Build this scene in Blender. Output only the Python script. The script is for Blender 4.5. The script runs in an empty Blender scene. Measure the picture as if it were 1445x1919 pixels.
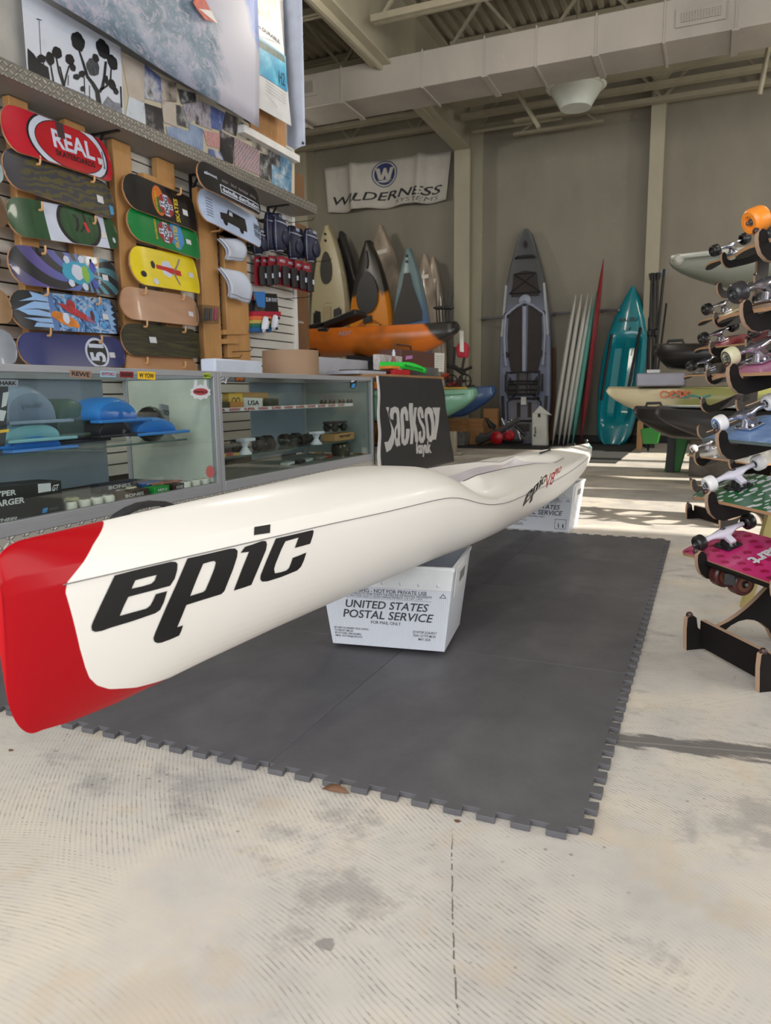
import bpy, bmesh, math, random
from math import sin, cos, pi, radians, sqrt, atan2
from mathutils import Vector, Matrix
from mathutils.bvhtree import BVHTree
random.seed(7)
S = bpy.context.scene
COL = S.collection
# ------------------------------------------------------------------ camera
F, CX, CY, H = 1390., 722.5, 959.5, .845
YAW, PIT, ROL = radians(-23.55), radians(9.1), radians(-.69)
FW = Vector((sin(YAW)*cos(PIT), cos(YAW)*cos(PIT), -sin(PIT)))
_r = Vector((cos(YAW), -sin(YAW), 0)); _u = _r.cross(FW)
RR = _r*cos(ROL) + _u*sin(ROL); UU = RR.cross(FW)
EYE = Vector((0, 0, H))
cam = bpy.data.cameras.new('camera'); camo = bpy.data.objects.new('camera', cam); COL.objects.link(camo)
camo.matrix_world = Matrix(((RR.x, UU.x, -FW.x, 0), (RR.y, UU.y, -FW.y, 0), (RR.z, UU.z, -FW.z, H), (0, 0, 0, 1)))
cam.sensor_fit = 'HORIZONTAL'; cam.sensor_width = 36; cam.lens = F/1445*36
cam.clip_start = .05; cam.clip_end = 100
cam.dof.use_dof = True; cam.dof.focus_distance = 2.2; cam.dof.aperture_fstop = 9
S.camera = camo
# ------------------------------------------------------------------ world, lights, exposure
S.view_settings.view_transform = 'Standard'; S.view_settings.look = 'None'
S.view_settings.exposure = 0.0; S.view_settings.gamma = 1; S.view_settings.use_curve_mapping = False
W = bpy.data.worlds.new('world'); S.world = W; W.use_nodes = True
W.node_tree.nodes['Background'].inputs[0].default_value = (.80, .90, 1, 1)
W.node_tree.nodes['Background'].inputs[1].default_value = .55
def lamp(name, kind, loc, energy, color=(1, 1, 1), rot=None, **k):
    d = bpy.data.lights.new(name, kind); d.energy = energy; d.color = color
    for a, v in k.items(): setattr(d, a, v)
    o = bpy.data.objects.new(name, d); COL.objects.link(o); o.location = loc
    if rot is not None: o.rotation_euler = Vector(rot).to_track_quat('-Z', 'Y').to_euler()
    return o
SUN = lamp('sun', 'SUN', (8, 7, 5), 8.5, (1, .93, .80), (-.85, .04, -.53), angle=.02)
lamp('front_window_daylight', 'AREA', (-.6, -3.3, 2.3), 350, (.96, .98, 1), (0, 1, -.5), shape='RECTANGLE', size=7.0, size_y=3.2)
lamp('right_window_daylight', 'AREA', (5.3, 2.0, 2.4), 190, (1, .98, .95), (-1, .05, -.25), shape='RECTANGLE', size=5.0, size_y=2.6)
for (x, y, e) in ((-.6, -1.9, 160), (1.8, 5.2, 80), (2.2, 9.6, 88), (-6.2, 9.0, 85), (-2.6, 6.4, 70)):
    lamp('ceiling_lamp_light', 'POINT', (x, y, 4.25), e, (1, .93, .82), shadow_soft_size=.22)
# ------------------------------------------------------------------ pixel of the photograph -> point on a plane of the room
def ray(x, y): return FW + RR*((x-CX)/F) - UU*((y-CY)/F)
def pX(x, y, X): d = ray(x, y); return EYE + d*(X/d.x)
def pY(x, y, Y): d = ray(x, y); return EYE + d*(Y/d.y)
def pZ(x, y, Z=0): d = ray(x, y); return EYE + d*((Z-H)/d.z)
def lerp(a, b, t): return a+(b-a)*t
def tab(T, x):
    if x <= T[0][0]: return T[0][1]
    for (a, b), (c, d) in zip(T, T[1:]):
        if x <= c: return b+(d-b)*(x-a)/(c-a)
    return T[-1][1]
def smooth(a, b, x):
    t = max(0, min(1, (x-a)/(b-a))); return t*t*(3-2*t)
# ------------------------------------------------------------------ materials
def lin(c): return tuple(((v/255/12.92) if v/255 <= .04045 else ((v/255+.055)/1.055)**2.4) for v in c)
MATS = {}
def M(name, rgb, rough=.5, metal=0, var=.08, scale=8, bump=0, bscale=60, coat=0, trans=0, alpha=1, emit=0, spec=.5, stretch=None):
    """procedural material: base colour broken up by noise, optional bump"""
    if name in MATS: return MATS[name]
    m = bpy.data.materials.new(name); m.use_nodes = True; N = m.node_tree.nodes; L = m.node_tree.links
    b = N['Principled BSDF']; c = lin(rgb)
    tc = N.new('ShaderNodeTexCoord'); no = N.new('ShaderNodeTexNoise'); no.inputs['Scale'].default_value = scale; no.inputs['Detail'].default_value = 4
    src = tc.outputs['Object']
    if stretch:
        mp = N.new('ShaderNodeMapping'); mp.inputs['Scale'].default_value = stretch; L.new(src, mp.inputs[0]); src = mp.outputs[0]
    L.new(src, no.inputs['Vector'])
    cr = N.new('ShaderNodeValToRGB'); e = cr.color_ramp.elements
    e[0].position = .3; e[1].position = .7
    e[0].color = tuple(v*(1-var) for v in c)+(1,); e[1].color = tuple(min(1, v*(1+var)) for v in c)+(1,)
    L.new(no.outputs['Fac'], cr.inputs[0]); L.new(cr.outputs[0], b.inputs['Base Color'])
    b.inputs['Roughness'].default_value = rough; b.inputs['Metallic'].default_value = metal
    b.inputs['Coat Weight'].default_value = coat; b.inputs['Coat Roughness'].default_value = .05
    b.inputs['Specular IOR Level'].default_value = spec
    b.inputs['Transmission Weight'].default_value = trans; b.inputs['Alpha'].default_value = alpha
    if emit: L.new(cr.outputs[0], b.inputs['Emission Color']); b.inputs['Emission Strength'].default_value = emit
    if bump:
        n2 = N.new('ShaderNodeTexNoise'); n2.inputs['Scale'].default_value = bscale; L.new(src, n2.inputs['Vector'])
        bp = N.new('ShaderNodeBump'); bp.inputs['Strength'].default_value = bump; bp.inputs['Distance'].default_value = .01
        L.new(n2.outputs['Fac'], bp.inputs['Height']); L.new(bp.outputs[0], b.inputs['Normal'])
    MATS[name] = m; return m
class G:
    """tiny node-graph helper"""
    def __init__(s, name):
        s.m = bpy.data.materials.new(name); s.m.use_nodes = True; s.N = s.m.node_tree.nodes; s.L = s.m.node_tree.links
        s.b = s.N['Principled BSDF']; s.tc = s.N.new('ShaderNodeTexCoord'); s.o = s.tc.outputs['Object']; MATS[name] = s.m
    def _in(s, sock, v):
        if hasattr(v, 'is_output') or hasattr(v, 'links'): s.L.new(v, sock)
        elif isinstance(v, (tuple, list)) and len(v) == 3 and sock.type == 'RGBA': sock.default_value = tuple(v)+(1,)
        else: sock.default_value = v
    def math(s, op, a, b=0, c=0):
        n = s.N.new('ShaderNodeMath'); n.operation = op
        for i, v in enumerate((a, b, c)): s._in(n.inputs[i], v)
        return n.outputs[0]
    def noise(s, scale, detail=4, vec=None, rough=.5, dist=0, out='Fac'):
        n = s.N.new('ShaderNodeTexNoise'); n.inputs['Scale'].default_value = scale; n.inputs['Detail'].default_value = detail
        n.inputs['Roughness'].default_value = rough; n.inputs['Distortion'].default_value = dist; s.L.new(vec or s.o, n.inputs['Vector']); return n.outputs[out]
    def vor(s, scale, vec=None, out='Distance', feature='F1', rnd=1):
        n = s.N.new('ShaderNodeTexVoronoi'); n.feature = feature; n.inputs['Scale'].default_value = scale; n.inputs['Randomness'].default_value = rnd
        s.L.new(vec or s.o, n.inputs['Vector']); return n.outputs[out]
    def wave(s, scale, dist=0, dscale=1, vec=None, direction='X', typ='BANDS', rdir='X'):
        n = s.N.new('ShaderNodeTexWave'); n.wave_type = typ; n.bands_direction = direction; n.rings_direction = rdir; n.inputs['Scale'].default_value = scale
        n.inputs['Distortion'].default_value = dist; n.inputs['Detail Scale'].default_value = dscale; s.L.new(vec or s.o, n.inputs['Vector']); return n.outputs['Fac']
    def map(s, scale=(1, 1, 1), loc=(0, 0, 0), rot=(0, 0, 0), vec=None):
        n = s.N.new('ShaderNodeMapping'); n.inputs['Scale'].default_value = scale; n.inputs['Location'].default_value = loc; n.inputs['Rotation'].default_value = rot
        s.L.new(vec or s.o, n.inputs[0]); return n.outputs[0]
    def ramp(s, fac, stops, const=False):
        n = s.N.new('ShaderNodeValToRGB'); r = n.color_ramp
        if const: r.interpolation = 'CONSTANT'
        while len(r.elements) < len(stops): r.elements.new(.5)
        for e, (p, c) in zip(r.elements, stops):
            e.position = p; e.color = (tuple(lin(c)) if isinstance(c, (tuple, list)) else (c, c, c))+(1,)
        s._in(n.inputs[0], fac); return n.outputs[0]
    def step(s, v, lo, hi):
        n = s.N.new('ShaderNodeMapRange'); n.interpolation_type = 'SMOOTHSTEP'
        s._in(n.inputs[0], v); n.inputs[1].default_value = lo; n.inputs[2].default_value = hi; return n.outputs[0]
    def mix(s, fac, a, b):
        n = s.N.new('ShaderNodeMix'); n.data_type = 'RGBA'; s._in(n.inputs['Factor'], fac)
        for k, v in ((6, a), (7, b)):
            s._in(n.inputs[k], lin(v) if isinstance(v, (tuple, list)) else v)
        return n.outputs[2]
    def xyz(s, vec=None):
        n = s.N.new('ShaderNodeSeparateXYZ'); s.L.new(vec or s.o, n.inputs[0]); return n.outputs
    def attr(s, name, out='Fac'):
        n = s.N.new('ShaderNodeAttribute'); n.attribute_name = name; return n.outputs[out]
    def bump(s, h, strength=.3, dist=.01):
        n = s.N.new('ShaderNodeBump'); n.inputs['Strength'].default_value = strength; n.inputs['Distance'].default_value = dist
        s.L.new(h, n.inputs['Height']); s.L.new(n.outputs[0], s.b.inputs['Normal'])
    def done(s, col, rough=.5, metal=0, coat=0, spec=.5):
        s._in(s.b.inputs['Base Color'], lin(col) if isinstance(col, tuple) else col)
        s._in(s.b.inputs['Roughness'], rough); s._in(s.b.inputs['Metallic'], metal)
        s.b.inputs['Coat Weight'].default_value = coat; s.b.inputs['Coat Roughness'].default_value = .06; s.b.inputs['Specular IOR Level'].default_value = spec
        return s.m
def glass(name='showcase_glass', a=.05, rgb=(224, 236, 232), rough=.02):
    m = bpy.data.materials.new(name); m.use_nodes = True; N = m.node_tree.nodes; L = m.node_tree.links
    N.remove(N['Principled BSDF']); t = N.new('ShaderNodeBsdfTransparent'); g = N.new('ShaderNodeBsdfGlossy'); x = N.new('ShaderNodeMixShader'); f = N.new('ShaderNodeLayerWeight')
    no = N.new('ShaderNodeTexNoise'); no.inputs['Scale'].default_value = 3; mr = N.new('ShaderNodeMapRange')
    mr.inputs[3].default_value = a*.6; mr.inputs[4].default_value = a*1.4; L.new(no.outputs['Fac'], mr.inputs[0])
    pw = N.new('ShaderNodeMath'); pw.operation = 'POWER'; L.new(f.outputs['Facing'], pw.inputs[0]); pw.inputs[1].default_value = 5
    ad = N.new('ShaderNodeMath'); ad.operation = 'MULTIPLY_ADD'; L.new(pw.outputs[0], ad.inputs[0]); ad.inputs[1].default_value = .5; L.new(mr.outputs[0], ad.inputs[2])
    t.inputs[0].default_value = lin(rgb)+(1,); g.inputs['Roughness'].default_value = rough; L.new(ad.outputs[0], x.inputs[0]); L.new(t.outputs[0], x.inputs[1]); L.new(g.outputs[0], x.inputs[2])
    L.new(x.outputs[0], N['Material Output'].inputs[0]); MATS[name] = m; return m
# ------------------------------------------------------------------ mesh builder
class MB:
    def __init__(s): s.v = []; s.f = []; s.mi = []; s.cur = 0; s.hard = False
    def add(s, vs, fs):
        o = len(s.v); s.v += [Vector(v) for v in vs]
        for f in fs: s.f.append([o+i for i in f]); s.mi.append(s.cur)
        return s
    def box(s, a, b):
        x0, x1 = sorted((a[0], b[0])); y0, y1 = sorted((a[1], b[1])); z0, z1 = sorted((a[2], b[2]))
        return s.add([(x0,y0,z0),(x1,y0,z0),(x1,y1,z0),(x0,y1,z0),(x0,y0,z1),(x1,y0,z1),(x1,y1,z1),(x0,y1,z1)],
                     [(3,2,1,0),(4,5,6,7),(0,1,5,4),(1,2,6,5),(2,3,7,6),(3,0,4,7)])
    def obox(s, c, ax, ay, az):
        """box from centre and three half-axis vectors"""
        c = Vector(c); ax, ay, az = Vector(ax), Vector(ay), Vector(az)
        vs = [c+ax*i+ay*j+az*k for k in (-1, 1) for i, j in ((-1,-1),(1,-1),(1,1),(-1,1))]
        fl = ax.cross(ay).dot(az) < 0
        fs = [(3,2,1,0),(4,5,6,7),(0,1,5,4),(1,2,6,5),(2,3,7,6),(3,0,4,7)]
        return s.add(vs, [f[::-1] for f in fs] if fl else fs)
    def bar(s, a, b, w, h, up=(0, 0, 1)):
        a, b = Vector(a), Vector(b); d = (b-a); l = d.length; d.normalize(); u = Vector(up); x = d.cross(u)
        if x.length < 1e-4: x = d.cross(Vector((1, 0, 0)))
        x.normalize(); u = x.cross(d)
        return s.obox((a+b)/2, d*(l/2), x*(w/2), u*(h/2))
    def cyl(s, a, b, r, r2=None, n=16, caps=True):
        return s.lathe(a, b, [(0, r), (1, r if r2 is None else r2)], n, caps)
    def lathe(s, a, b, prof, n=20, caps=True):
        """prof: (fraction along a-b, radius)"""
        a, b = Vector(a), Vector(b); d = (b-a); L = d.length; d.normalize(); x = d.orthogonal().normalized(); y = d.cross(x)
        vs = []; fs = []; k = len(prof)
        for t, r in prof:
            for i in range(n):
                t2 = 2*pi*i/n; vs.append(a+d*(t*L)+(x*cos(t2)+y*sin(t2))*r)
        for j in range(k-1):
            for i in range(n):
                i2 = (i+1) % n; fs.append((j*n+i, j*n+i2, (j+1)*n+i2, (j+1)*n+i))
        if caps: fs.append(tuple(range(n))[::-1]); fs.append(tuple((k-1)*n+i for i in range(n)))
        return s.add(vs, fs)
    def tube(s, pts, r, n=8, caps=True):
        pts = [Vector(p) for p in pts]; vs = []; fs = []; x = None
        for i, p in enumerate(pts):
            d = (pts[min(i+1, len(pts)-1)]-pts[max(i-1, 0)]).normalized()
            if x is None: x = d.orthogonal().normalized()
            x = (x-d*x.dot(d)).normalized(); y = d.cross(x); rr = r(i/(len(pts)-1)) if callable(r) else r
            for j in range(n): a = 2*pi*j/n; vs.append(p+(x*cos(a)+y*sin(a))*rr)
        for i in range(len(pts)-1):
            for j in range(n): j2 = (j+1) % n; fs.append((i*n+j, i*n+j2, (i+1)*n+j2, (i+1)*n+j))
        if caps: fs.append(tuple(range(n))[::-1]); fs.append(tuple((len(pts)-1)*n+j for j in range(n)))
        return s.add(vs, fs)
    def loft(s, secs, closed=True, caps=True):
        n = len(secs[0]); vs = [p for sec in secs for p in sec]; fs = []
        for i in range(len(secs)-1):
            for j in range(n if closed else n-1): j2 = (j+1) % n; fs.append((i*n+j, i*n+j2, (i+1)*n+j2, (i+1)*n+j))
        if caps and closed: fs.append(tuple(range(n))[::-1]); fs.append(tuple((len(secs)-1)*n+j for j in range(n)))
        return s.add(vs, fs)
    def prism(s, poly, d):
        """polygon of 3d points, pushed along vector d"""
        n = len(poly); P = [Vector(p) for p in poly]; d = Vector(d)
        nrm = Vector((0, 0, 0))
        for i in range(n): nrm += P[i].cross(P[(i+1) % n])
        if nrm.dot(d) > 0: P = P[::-1]
        vs = P+[p+d for p in P]
        fs = [tuple(range(n)), tuple(range(n, 2*n))[::-1]]+[(i, i+n, (i+1) % n+n, (i+1) % n) for i in range(n)]
        return s.add(vs, fs)
    def sheet(s, fn, nu, nv):
        vs = [fn(i/nu, j/nv) for j in range(nv+1) for i in range(nu+1)]
        return s.add(vs, [(j*(nu+1)+i, j*(nu+1)+i+1, (j+1)*(nu+1)+i+1, (j+1)*(nu+1)+i) for j in range(nv) for i in range(nu)])
    def quad(s, a, b, c, d): return s.add([a, b, c, d], [(0, 1, 2, 3)])
    def ball(s, c, r, n=12, sq=(1, 1, 1)):
        vs = []; fs = []; c = Vector(c)
        for i in range(n//2+1):
            for j in range(n):
                t = pi*i/(n//2); p = 2*pi*j/n; vs.append(c+Vector((sin(t)*cos(p)*sq[0], sin(t)*sin(p)*sq[1], cos(t)*sq[2]))*r)
        for i in range(n//2):
            for j in range(n): j2 = (j+1) % n; fs.append((i*n+j, (i+1)*n+j, (i+1)*n+j2, i*n+j2))
        return s.add(vs, fs)
    def mesh(s, name, off=Vector((0, 0, 0)), angle=35, merge=True):
        me = bpy.data.meshes.new(name); me.from_pydata([v-off for v in s.v], [], s.f)
        for p, i in zip(me.polygons, s.mi): p.material_index = i
        bm = bmesh.new(); bm.from_mesh(me)
        if merge: bmesh.ops.remove_doubles(bm, verts=bm.verts, dist=1e-5)
        bm.normal_update()
        for f in bm.faces: f.smooth = True
        ca = cos(radians(angle))
        for e in bm.edges:
            if len(e.link_faces) == 2 and e.link_faces[0].normal.dot(e.link_faces[1].normal) < ca: e.smooth = False
        bm.to_mesh(me); bm.free(); return me
def off_of(o):
    v = Vector((0, 0, 0))
    while o: v += o.location; o = o.parent
    return v
def part(name, mb, mats, parent, label=None, angle=35, bevel=0, solid=0, stuff=False, seg=2):
    me = mb.mesh(name, off_of(parent), angle)
    for m in (mats if isinstance(mats, (list, tuple)) else [mats]): me.materials.append(m)
    o = bpy.data.objects.new(name, me); COL.objects.link(o); o.parent = parent
    if label: o['label'] = label
    if stuff: o['kind'] = 'stuff'
    if solid: md = o.modifiers.new('solid', 'SOLIDIFY'); md.thickness = solid; md.offset = 0
    if bevel: md = o.modifiers.new('bevel', 'BEVEL'); md.width = bevel; md.segments = seg; md.limit_method = 'ANGLE'; md.harden_normals = False
    return o
def tag(o, label, cat, group=None, kind=None):
    o['label'] = label; o['category'] = cat
    if group: o['group'] = group
    if kind: o['kind'] = kind
    return o
def thing(name, label, cat, loc=(0, 0, 0), group=None):
    o = bpy.data.objects.new(name, None); COL.objects.link(o); o.location = loc; o.empty_display_size = .1
    return tag(o, label, cat, group)
def solo(name, label, cat, mb, mats, group=None, angle=35, bevel=0, solid=0, kind=None, loc=None, seg=2):
    xs = [v.x for v in mb.v]; ys = [v.y for v in mb.v]; zs = [v.z for v in mb.v]
    c = Vector(loc) if loc is not None else Vector(((min(xs)+max(xs))/2, (min(ys)+max(ys))/2, min(zs)))
    me = mb.mesh(name, c, angle)
    for m in (mats if isinstance(mats, (list, tuple)) else [mats]): me.materials.append(m)
    o = bpy.data.objects.new(name, me); COL.objects.link(o); o.location = c
    if solid: md = o.modifiers.new('solid', 'SOLIDIFY'); md.thickness = solid; md.offset = 0
    if bevel: md = o.modifiers.new('bevel', 'BEVEL'); md.width = bevel; md.segments = seg; md.limit_method = 'ANGLE'
    return tag(o, label, cat, group, kind)
def struct(name, mb, mats, angle=35, bevel=0):
    me = mb.mesh(name, Vector((0, 0, 0)), angle)
    for m in (mats if isinstance(mats, (list, tuple)) else [mats]): me.materials.append(m)
    o = bpy.data.objects.new(name, me); COL.objects.link(o); o['kind'] = 'structure'
    if bevel: md = o.modifiers.new('bevel', 'BEVEL'); md.width = bevel; md.segments = 2; md.limit_method = 'ANGLE'
    return o
def copy_tree(o, parent=None):
    c = o.copy(); COL.objects.link(c); c.parent = parent
    for ch in list(o.children): copy_tree(ch, c)
    return c
# ------------------------------------------------------------------ flat artwork: filled outlines and lettering mapped onto surfaces
def fill2d(polys):
    """polys: list of closed 2d outlines (holes allowed) -> verts, faces"""
    cu = bpy.data.curves.new('o', 'CURVE'); cu.dimensions = '2D'; cu.fill_mode = 'FRONT'
    for P in polys:
        sp = cu.splines.new('POLY'); sp.points.add(len(P)-1); sp.use_cyclic_u = True
        for q, p in zip(sp.points, P): q.co = (p[0], p[1], 0, 1)
    return _curve_mesh(cu)
def _curve_mesh(cu):
    o = bpy.data.objects.new('o', cu); COL.objects.link(o)
    dg = bpy.context.evaluated_depsgraph_get(); dg.update()
    me = bpy.data.meshes.new_from_object(o.evaluated_get(dg))
    vs = [(v.co.x, v.co.y) for v in me.vertices]; fs = [tuple(p.vertices) for p in me.polygons]
    bpy.data.objects.remove(o); bpy.data.curves.remove(cu); bpy.data.meshes.remove(me); return vs, fs
def text2d(s, bold=0, shear=0, space=1, line=1, align='CENTER'):
    cu = bpy.data.curves.new('t', 'FONT'); cu.body = s; cu.size = 1; cu.shear = shear; cu.offset = bold; cu.space_character = space; cu.space_line = line; cu.align_x = align
    cu.fill_mode = 'FRONT'; cu.resolution_u = 3
    return _curve_mesh(cu)
def fit(vf, x0=0, x1=1, y0=0, y1=1):
    vs, fs = vf
    if not vs: return vf
    a, b = min(v[0] for v in vs), max(v[0] for v in vs); c, d = min(v[1] for v in vs), max(v[1] for v in vs)
    return [(x0+(v[0]-a)/(b-a)*(x1-x0), y0+(v[1]-c)/(d-c)*(y1-y0)) for v in vs], fs
def onto(mb, vf, q, lift=.0015, flip=False):
    """map unit-square artwork onto the quad q = (lower left, lower right, upper right, upper left)"""
    a, b, c, d = [Vector(p) for p in q]; n = (b-a).cross(d-a).normalized()*lift
    vs, fs = vf
    mb.add([a*(1-u)*(1-v)+b*u*(1-v)+c*u*v+d*(1-u)*v+n for u, v in vs], fs); return mb
def letter(mb, s, q, bold=0, shear=0, space=1, lift=.0015, line=1, align='CENTER'): return onto(mb, fit(text2d(s, bold, shear, space, line, align)), q, lift)
def sub(q, x0, x1, y0, y1):
    a, b, c, d = [Vector(p) for p in q]
    f = lambda u, v: a*(1-u)*(1-v)+b*u*(1-v)+c*u*v+d*(1-u)*v
    return f(x0, y0), f(x1, y0), f(x1, y1), f(x0, y1)
def disc(cx, cy, rx, ry=None, n=28, a0=0, a1=2*pi): ry = ry or rx; return [(cx+rx*cos(a0+(a1-a0)*i/n), cy+ry*sin(a0+(a1-a0)*i/n)) for i in range(n)]
def dense(vf, step):
    """cut flat artwork into small faces so that it can follow a curved surface"""
    vs, fs = vf; bm = bmesh.new(); bv = [bm.verts.new((x, y, 0)) for x, y in vs]
    for f in fs:
        try: bm.faces.new([bv[i] for i in f])
        except ValueError: pass
    for ax in (0, 1):
        lo = min(v[ax] for v in vs); hi = max(v[ax] for v in vs); k = lo+step
        while k < hi:
            co = (k, 0, 0) if ax == 0 else (0, k, 0); no = (1, 0, 0) if ax == 0 else (0, 1, 0)
            bmesh.ops.bisect_plane(bm, geom=bm.verts[:]+bm.edges[:]+bm.faces[:], plane_co=co, plane_no=no); k += step
    bm.verts.index_update(); r = [(v.co.x, v.co.y) for v in bm.verts], [tuple(v.index for v in f.verts) for f in bm.faces]; bm.free(); return r
def tree_of(mb): return BVHTree.FromPolygons([v[:] for v in mb.v], mb.f)
# ================================================================== the room
YB = 12.7; XL = -3.5; ZC = 5.9
def concrete():
    g = G('concrete_floor'); p = g.xyz()
    big = g.noise(.9, 5, rough=.6); mid = g.noise(4.5, 6, rough=.65); fine = g.noise(55, 4)
    base = g.ramp(g.math('ADD', g.math('MULTIPLY', big, .6), g.math('MULTIPLY', mid, .4)), [(.36, (176, 172, 169)), (.48, (199, 194, 188)), (.60, (216, 207, 193)), (.72, (205, 200, 195))])
    # worn bluish grey blotches
    w = g.step(g.noise(2.3, 7, g.map((1, 1.2, 1), (3, 1, 0)), .7), .56, .66)
    base = g.mix(g.math('MULTIPLY', w, .55), base, (141, 138, 138))
    # trowel arcs: fine concentric ridges
    arcs = g.wave(36, .9, .8, g.map((1, 1, 1), (.9, -.1, 0)), typ='RINGS', rdir='Z')
    arcs2 = g.wave(33, 1.1, .7, g.map((1, 1, 1), (-.6, -2.6, 0)), typ='RINGS', rdir='Z')
    sel = g.step(g.noise(1.1, 2), .45, .55)
    a = g.math('ADD', g.math('MULTIPLY', arcs, sel), g.math('MULTIPLY', arcs2, g.math('SUBTRACT', 1, sel)))
    am = g.math('MULTIPLY', g.step(a, .60, .92), g.step(g.noise(2.0, 4, g.map((1, 1, 1), (7, 2, 0))), .30, .55))
    pits = g.math('MULTIPLY', am, g.step(g.noise(60, 4, g.map((.4, 1, 1)), .6), .50, .60))
    base = g.mix(g.math('MULTIPLY', pits, .42), base, (112, 110, 110))
    base = g.mix(g.math('MULTIPLY', am, .22), base, (128, 125, 122))
    tan = g.step(g.noise(3.4, 5, g.map((1, 1, 1), (5, 5, 0)), .65), .54, .66); base = g.mix(g.math('MULTIPLY', tan, .35), base, (200, 180, 150))
    dk = g.math('SQRT', g.math('ADD', g.math('POWER', g.math('ADD', p[0], .505), 2), g.math('POWER', g.math('SUBTRACT', p[1], .906), 2))); base = g.mix(g.math('MULTIPLY', g.step(g.math('ADD', dk, g.math('MULTIPLY', g.math('SUBTRACT', g.noise(60, 4), .5), .03)), .017, .012), .6), base, (104, 102, 104))
    specks = g.math('MULTIPLY', g.step(g.vor(26, rnd=1), .13, .07), g.step(g.noise(3.1, 3, g.map((1, 1, 1), (1, 9, 0))), .5, .64))
    base = g.mix(g.math('MULTIPLY', specks, .6), base, (100, 98, 97))
    # black smear along the sawn joint that crosses the floor
    d = g.math('ABSOLUTE', g.math('SUBTRACT', p[1], g.math('ADD', g.math('MULTIPLY', p[0], .2), 1.815)))
    edge = g.math('ADD', d, g.math('MULTIPLY', g.math('SUBTRACT', g.noise(9, 6, g.map((.5, 2.2, 1)), .75), .5), .22))
    sm = g.math('MULTIPLY', g.step(edge, .050, .022), g.step(p[0], -.9, -.2))
    base = g.mix(g.math('MULTIPLY', sm, .85), base, (86, 84, 84))
    line = g.math('MULTIPLY', g.step(d, .004, .0015), g.step(p[0], -.35, -.15)); base = g.mix(g.math('MULTIPLY', line, .7), base, (150, 146, 142))
    # hairline crack
    d2 = g.math('ABSOLUTE', g.math('SUBTRACT', p[0], g.math('ADD', g.math('MULTIPLY', p[1], -.36), g.math('ADD', .02, g.math('MULTIPLY', g.noise(5, 3), .03)))))
    cr = g.math('MULTIPLY', g.step(d2, .0022, .0006), g.math('MULTIPLY', g.step(p[1], 1.3, 1.2), g.step(g.noise(70, 2), .42, .5)))
    base = g.mix(cr, base, (96, 92, 88))
    g.bump(g.math('ADD', g.math('MULTIPLY', a, .5), fine), .05, .0012)
    return g.done(base, g.math('ADD', .42, g.math('MULTIPLY', mid, .3)))
mfloor = concrete()
struct('floor', MB().box((-12, -4.2, -.1), (6.2, 14, 0)), mfloor)
def paint(name, rgb, streak=True):
    g = G(name); v = g.noise(1.2, 5, g.map((1, 1, .5)), .6); f = g.noise(40, 2)
    c = g.ramp(v, [(.3, tuple(x*.93 for x in rgb)), (.7, tuple(min(255, x*1.05) for x in rgb))])
    sc = g.step(g.noise(3.2, 6, g.map((1, 1, 1.2), (4, 0, 2)), .72), .66, .72); c = g.mix(g.math('MULTIPLY', sc, .3), c, tuple(min(255, x*1.22) for x in rgb))
    g.bump(f, .05, .003); return g.done(c, .62)
mwall = paint('taupe_wall_paint', (136, 130, 117)); mcol = paint('cream_column_paint', (166, 160, 140)); mgrey = paint('white_grey_wall_paint', (178, 176, 172))
mroof = M('painted_roof_steel', (150, 143, 124), .6, var=.06)
struct('wall_back', MB().box((-12, YB, 0), (6.2, YB+.25, ZC)), mwall)
struct('baseboard_back', MB().box((-5, YB-.02, 0), (3, YB, .12)), M('black_base', (26, 27, 32), .5))
# right wall: a row of openings to the daylight, wide piers between
mb = MB()
y = -4.2
for (a, b) in ((.2, 3.6), (4.35, 6.35), (6.7, 7.5), (7.75, 9.0), (9.25, 10.4)):
    mb.box((6.0, y, 0), (6.2, a, ZC)); mb.box((6.0, a, 2.95 if a < 1 else 5.3), (6.2, b, ZC)); mb.box((6.0, a, 0), (6.2, b, .12)); y = b
mb.box((6.0, y, 0), (6.2, 14, ZC)); struct('wall_right', mb, mwall)
# front wall behind the camera, with the shop window opening
mb = MB(); mb.box((-12, -4.2, 0), (-4.4, -4.0, ZC)); mb.box((3.4, -4.2, 0), (6.2, -4.0, ZC)); mb.box((-4.4, -4.2, 4.0), (3.4, -4.0, ZC)); mb.box((-4.4, -4.2, 0), (3.4, -4.0, .4)); struct('wall_front', mb, mwall)
struct('sun_block_panel', MB().box((7.6, -4, 0), (7.9, 4.1, 6)), mwall)   # unseen panel added outside only to keep the sun off the first window
struct('wall_left', MB().box((-12.2, -4.2, 0), (-12, 14, ZC)), mwall)
# corrugated roof deck
mb = MB(); prof = []
x = -12.
while x < 6.2:
    prof += [(x, ZC), (x+.05, ZC), (x+.075, ZC+.05), (x+.125, ZC+.05)]; x += .15
mb.loft([[(a, -4.2, z) for a, z in prof], [(a, 14, z) for a, z in prof]], closed=False)
mb.box((-12.2, -4.2, ZC+.06), (6.2, 14, ZC+.2)); struct('ceiling', mb, mroof, angle=20)
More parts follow.
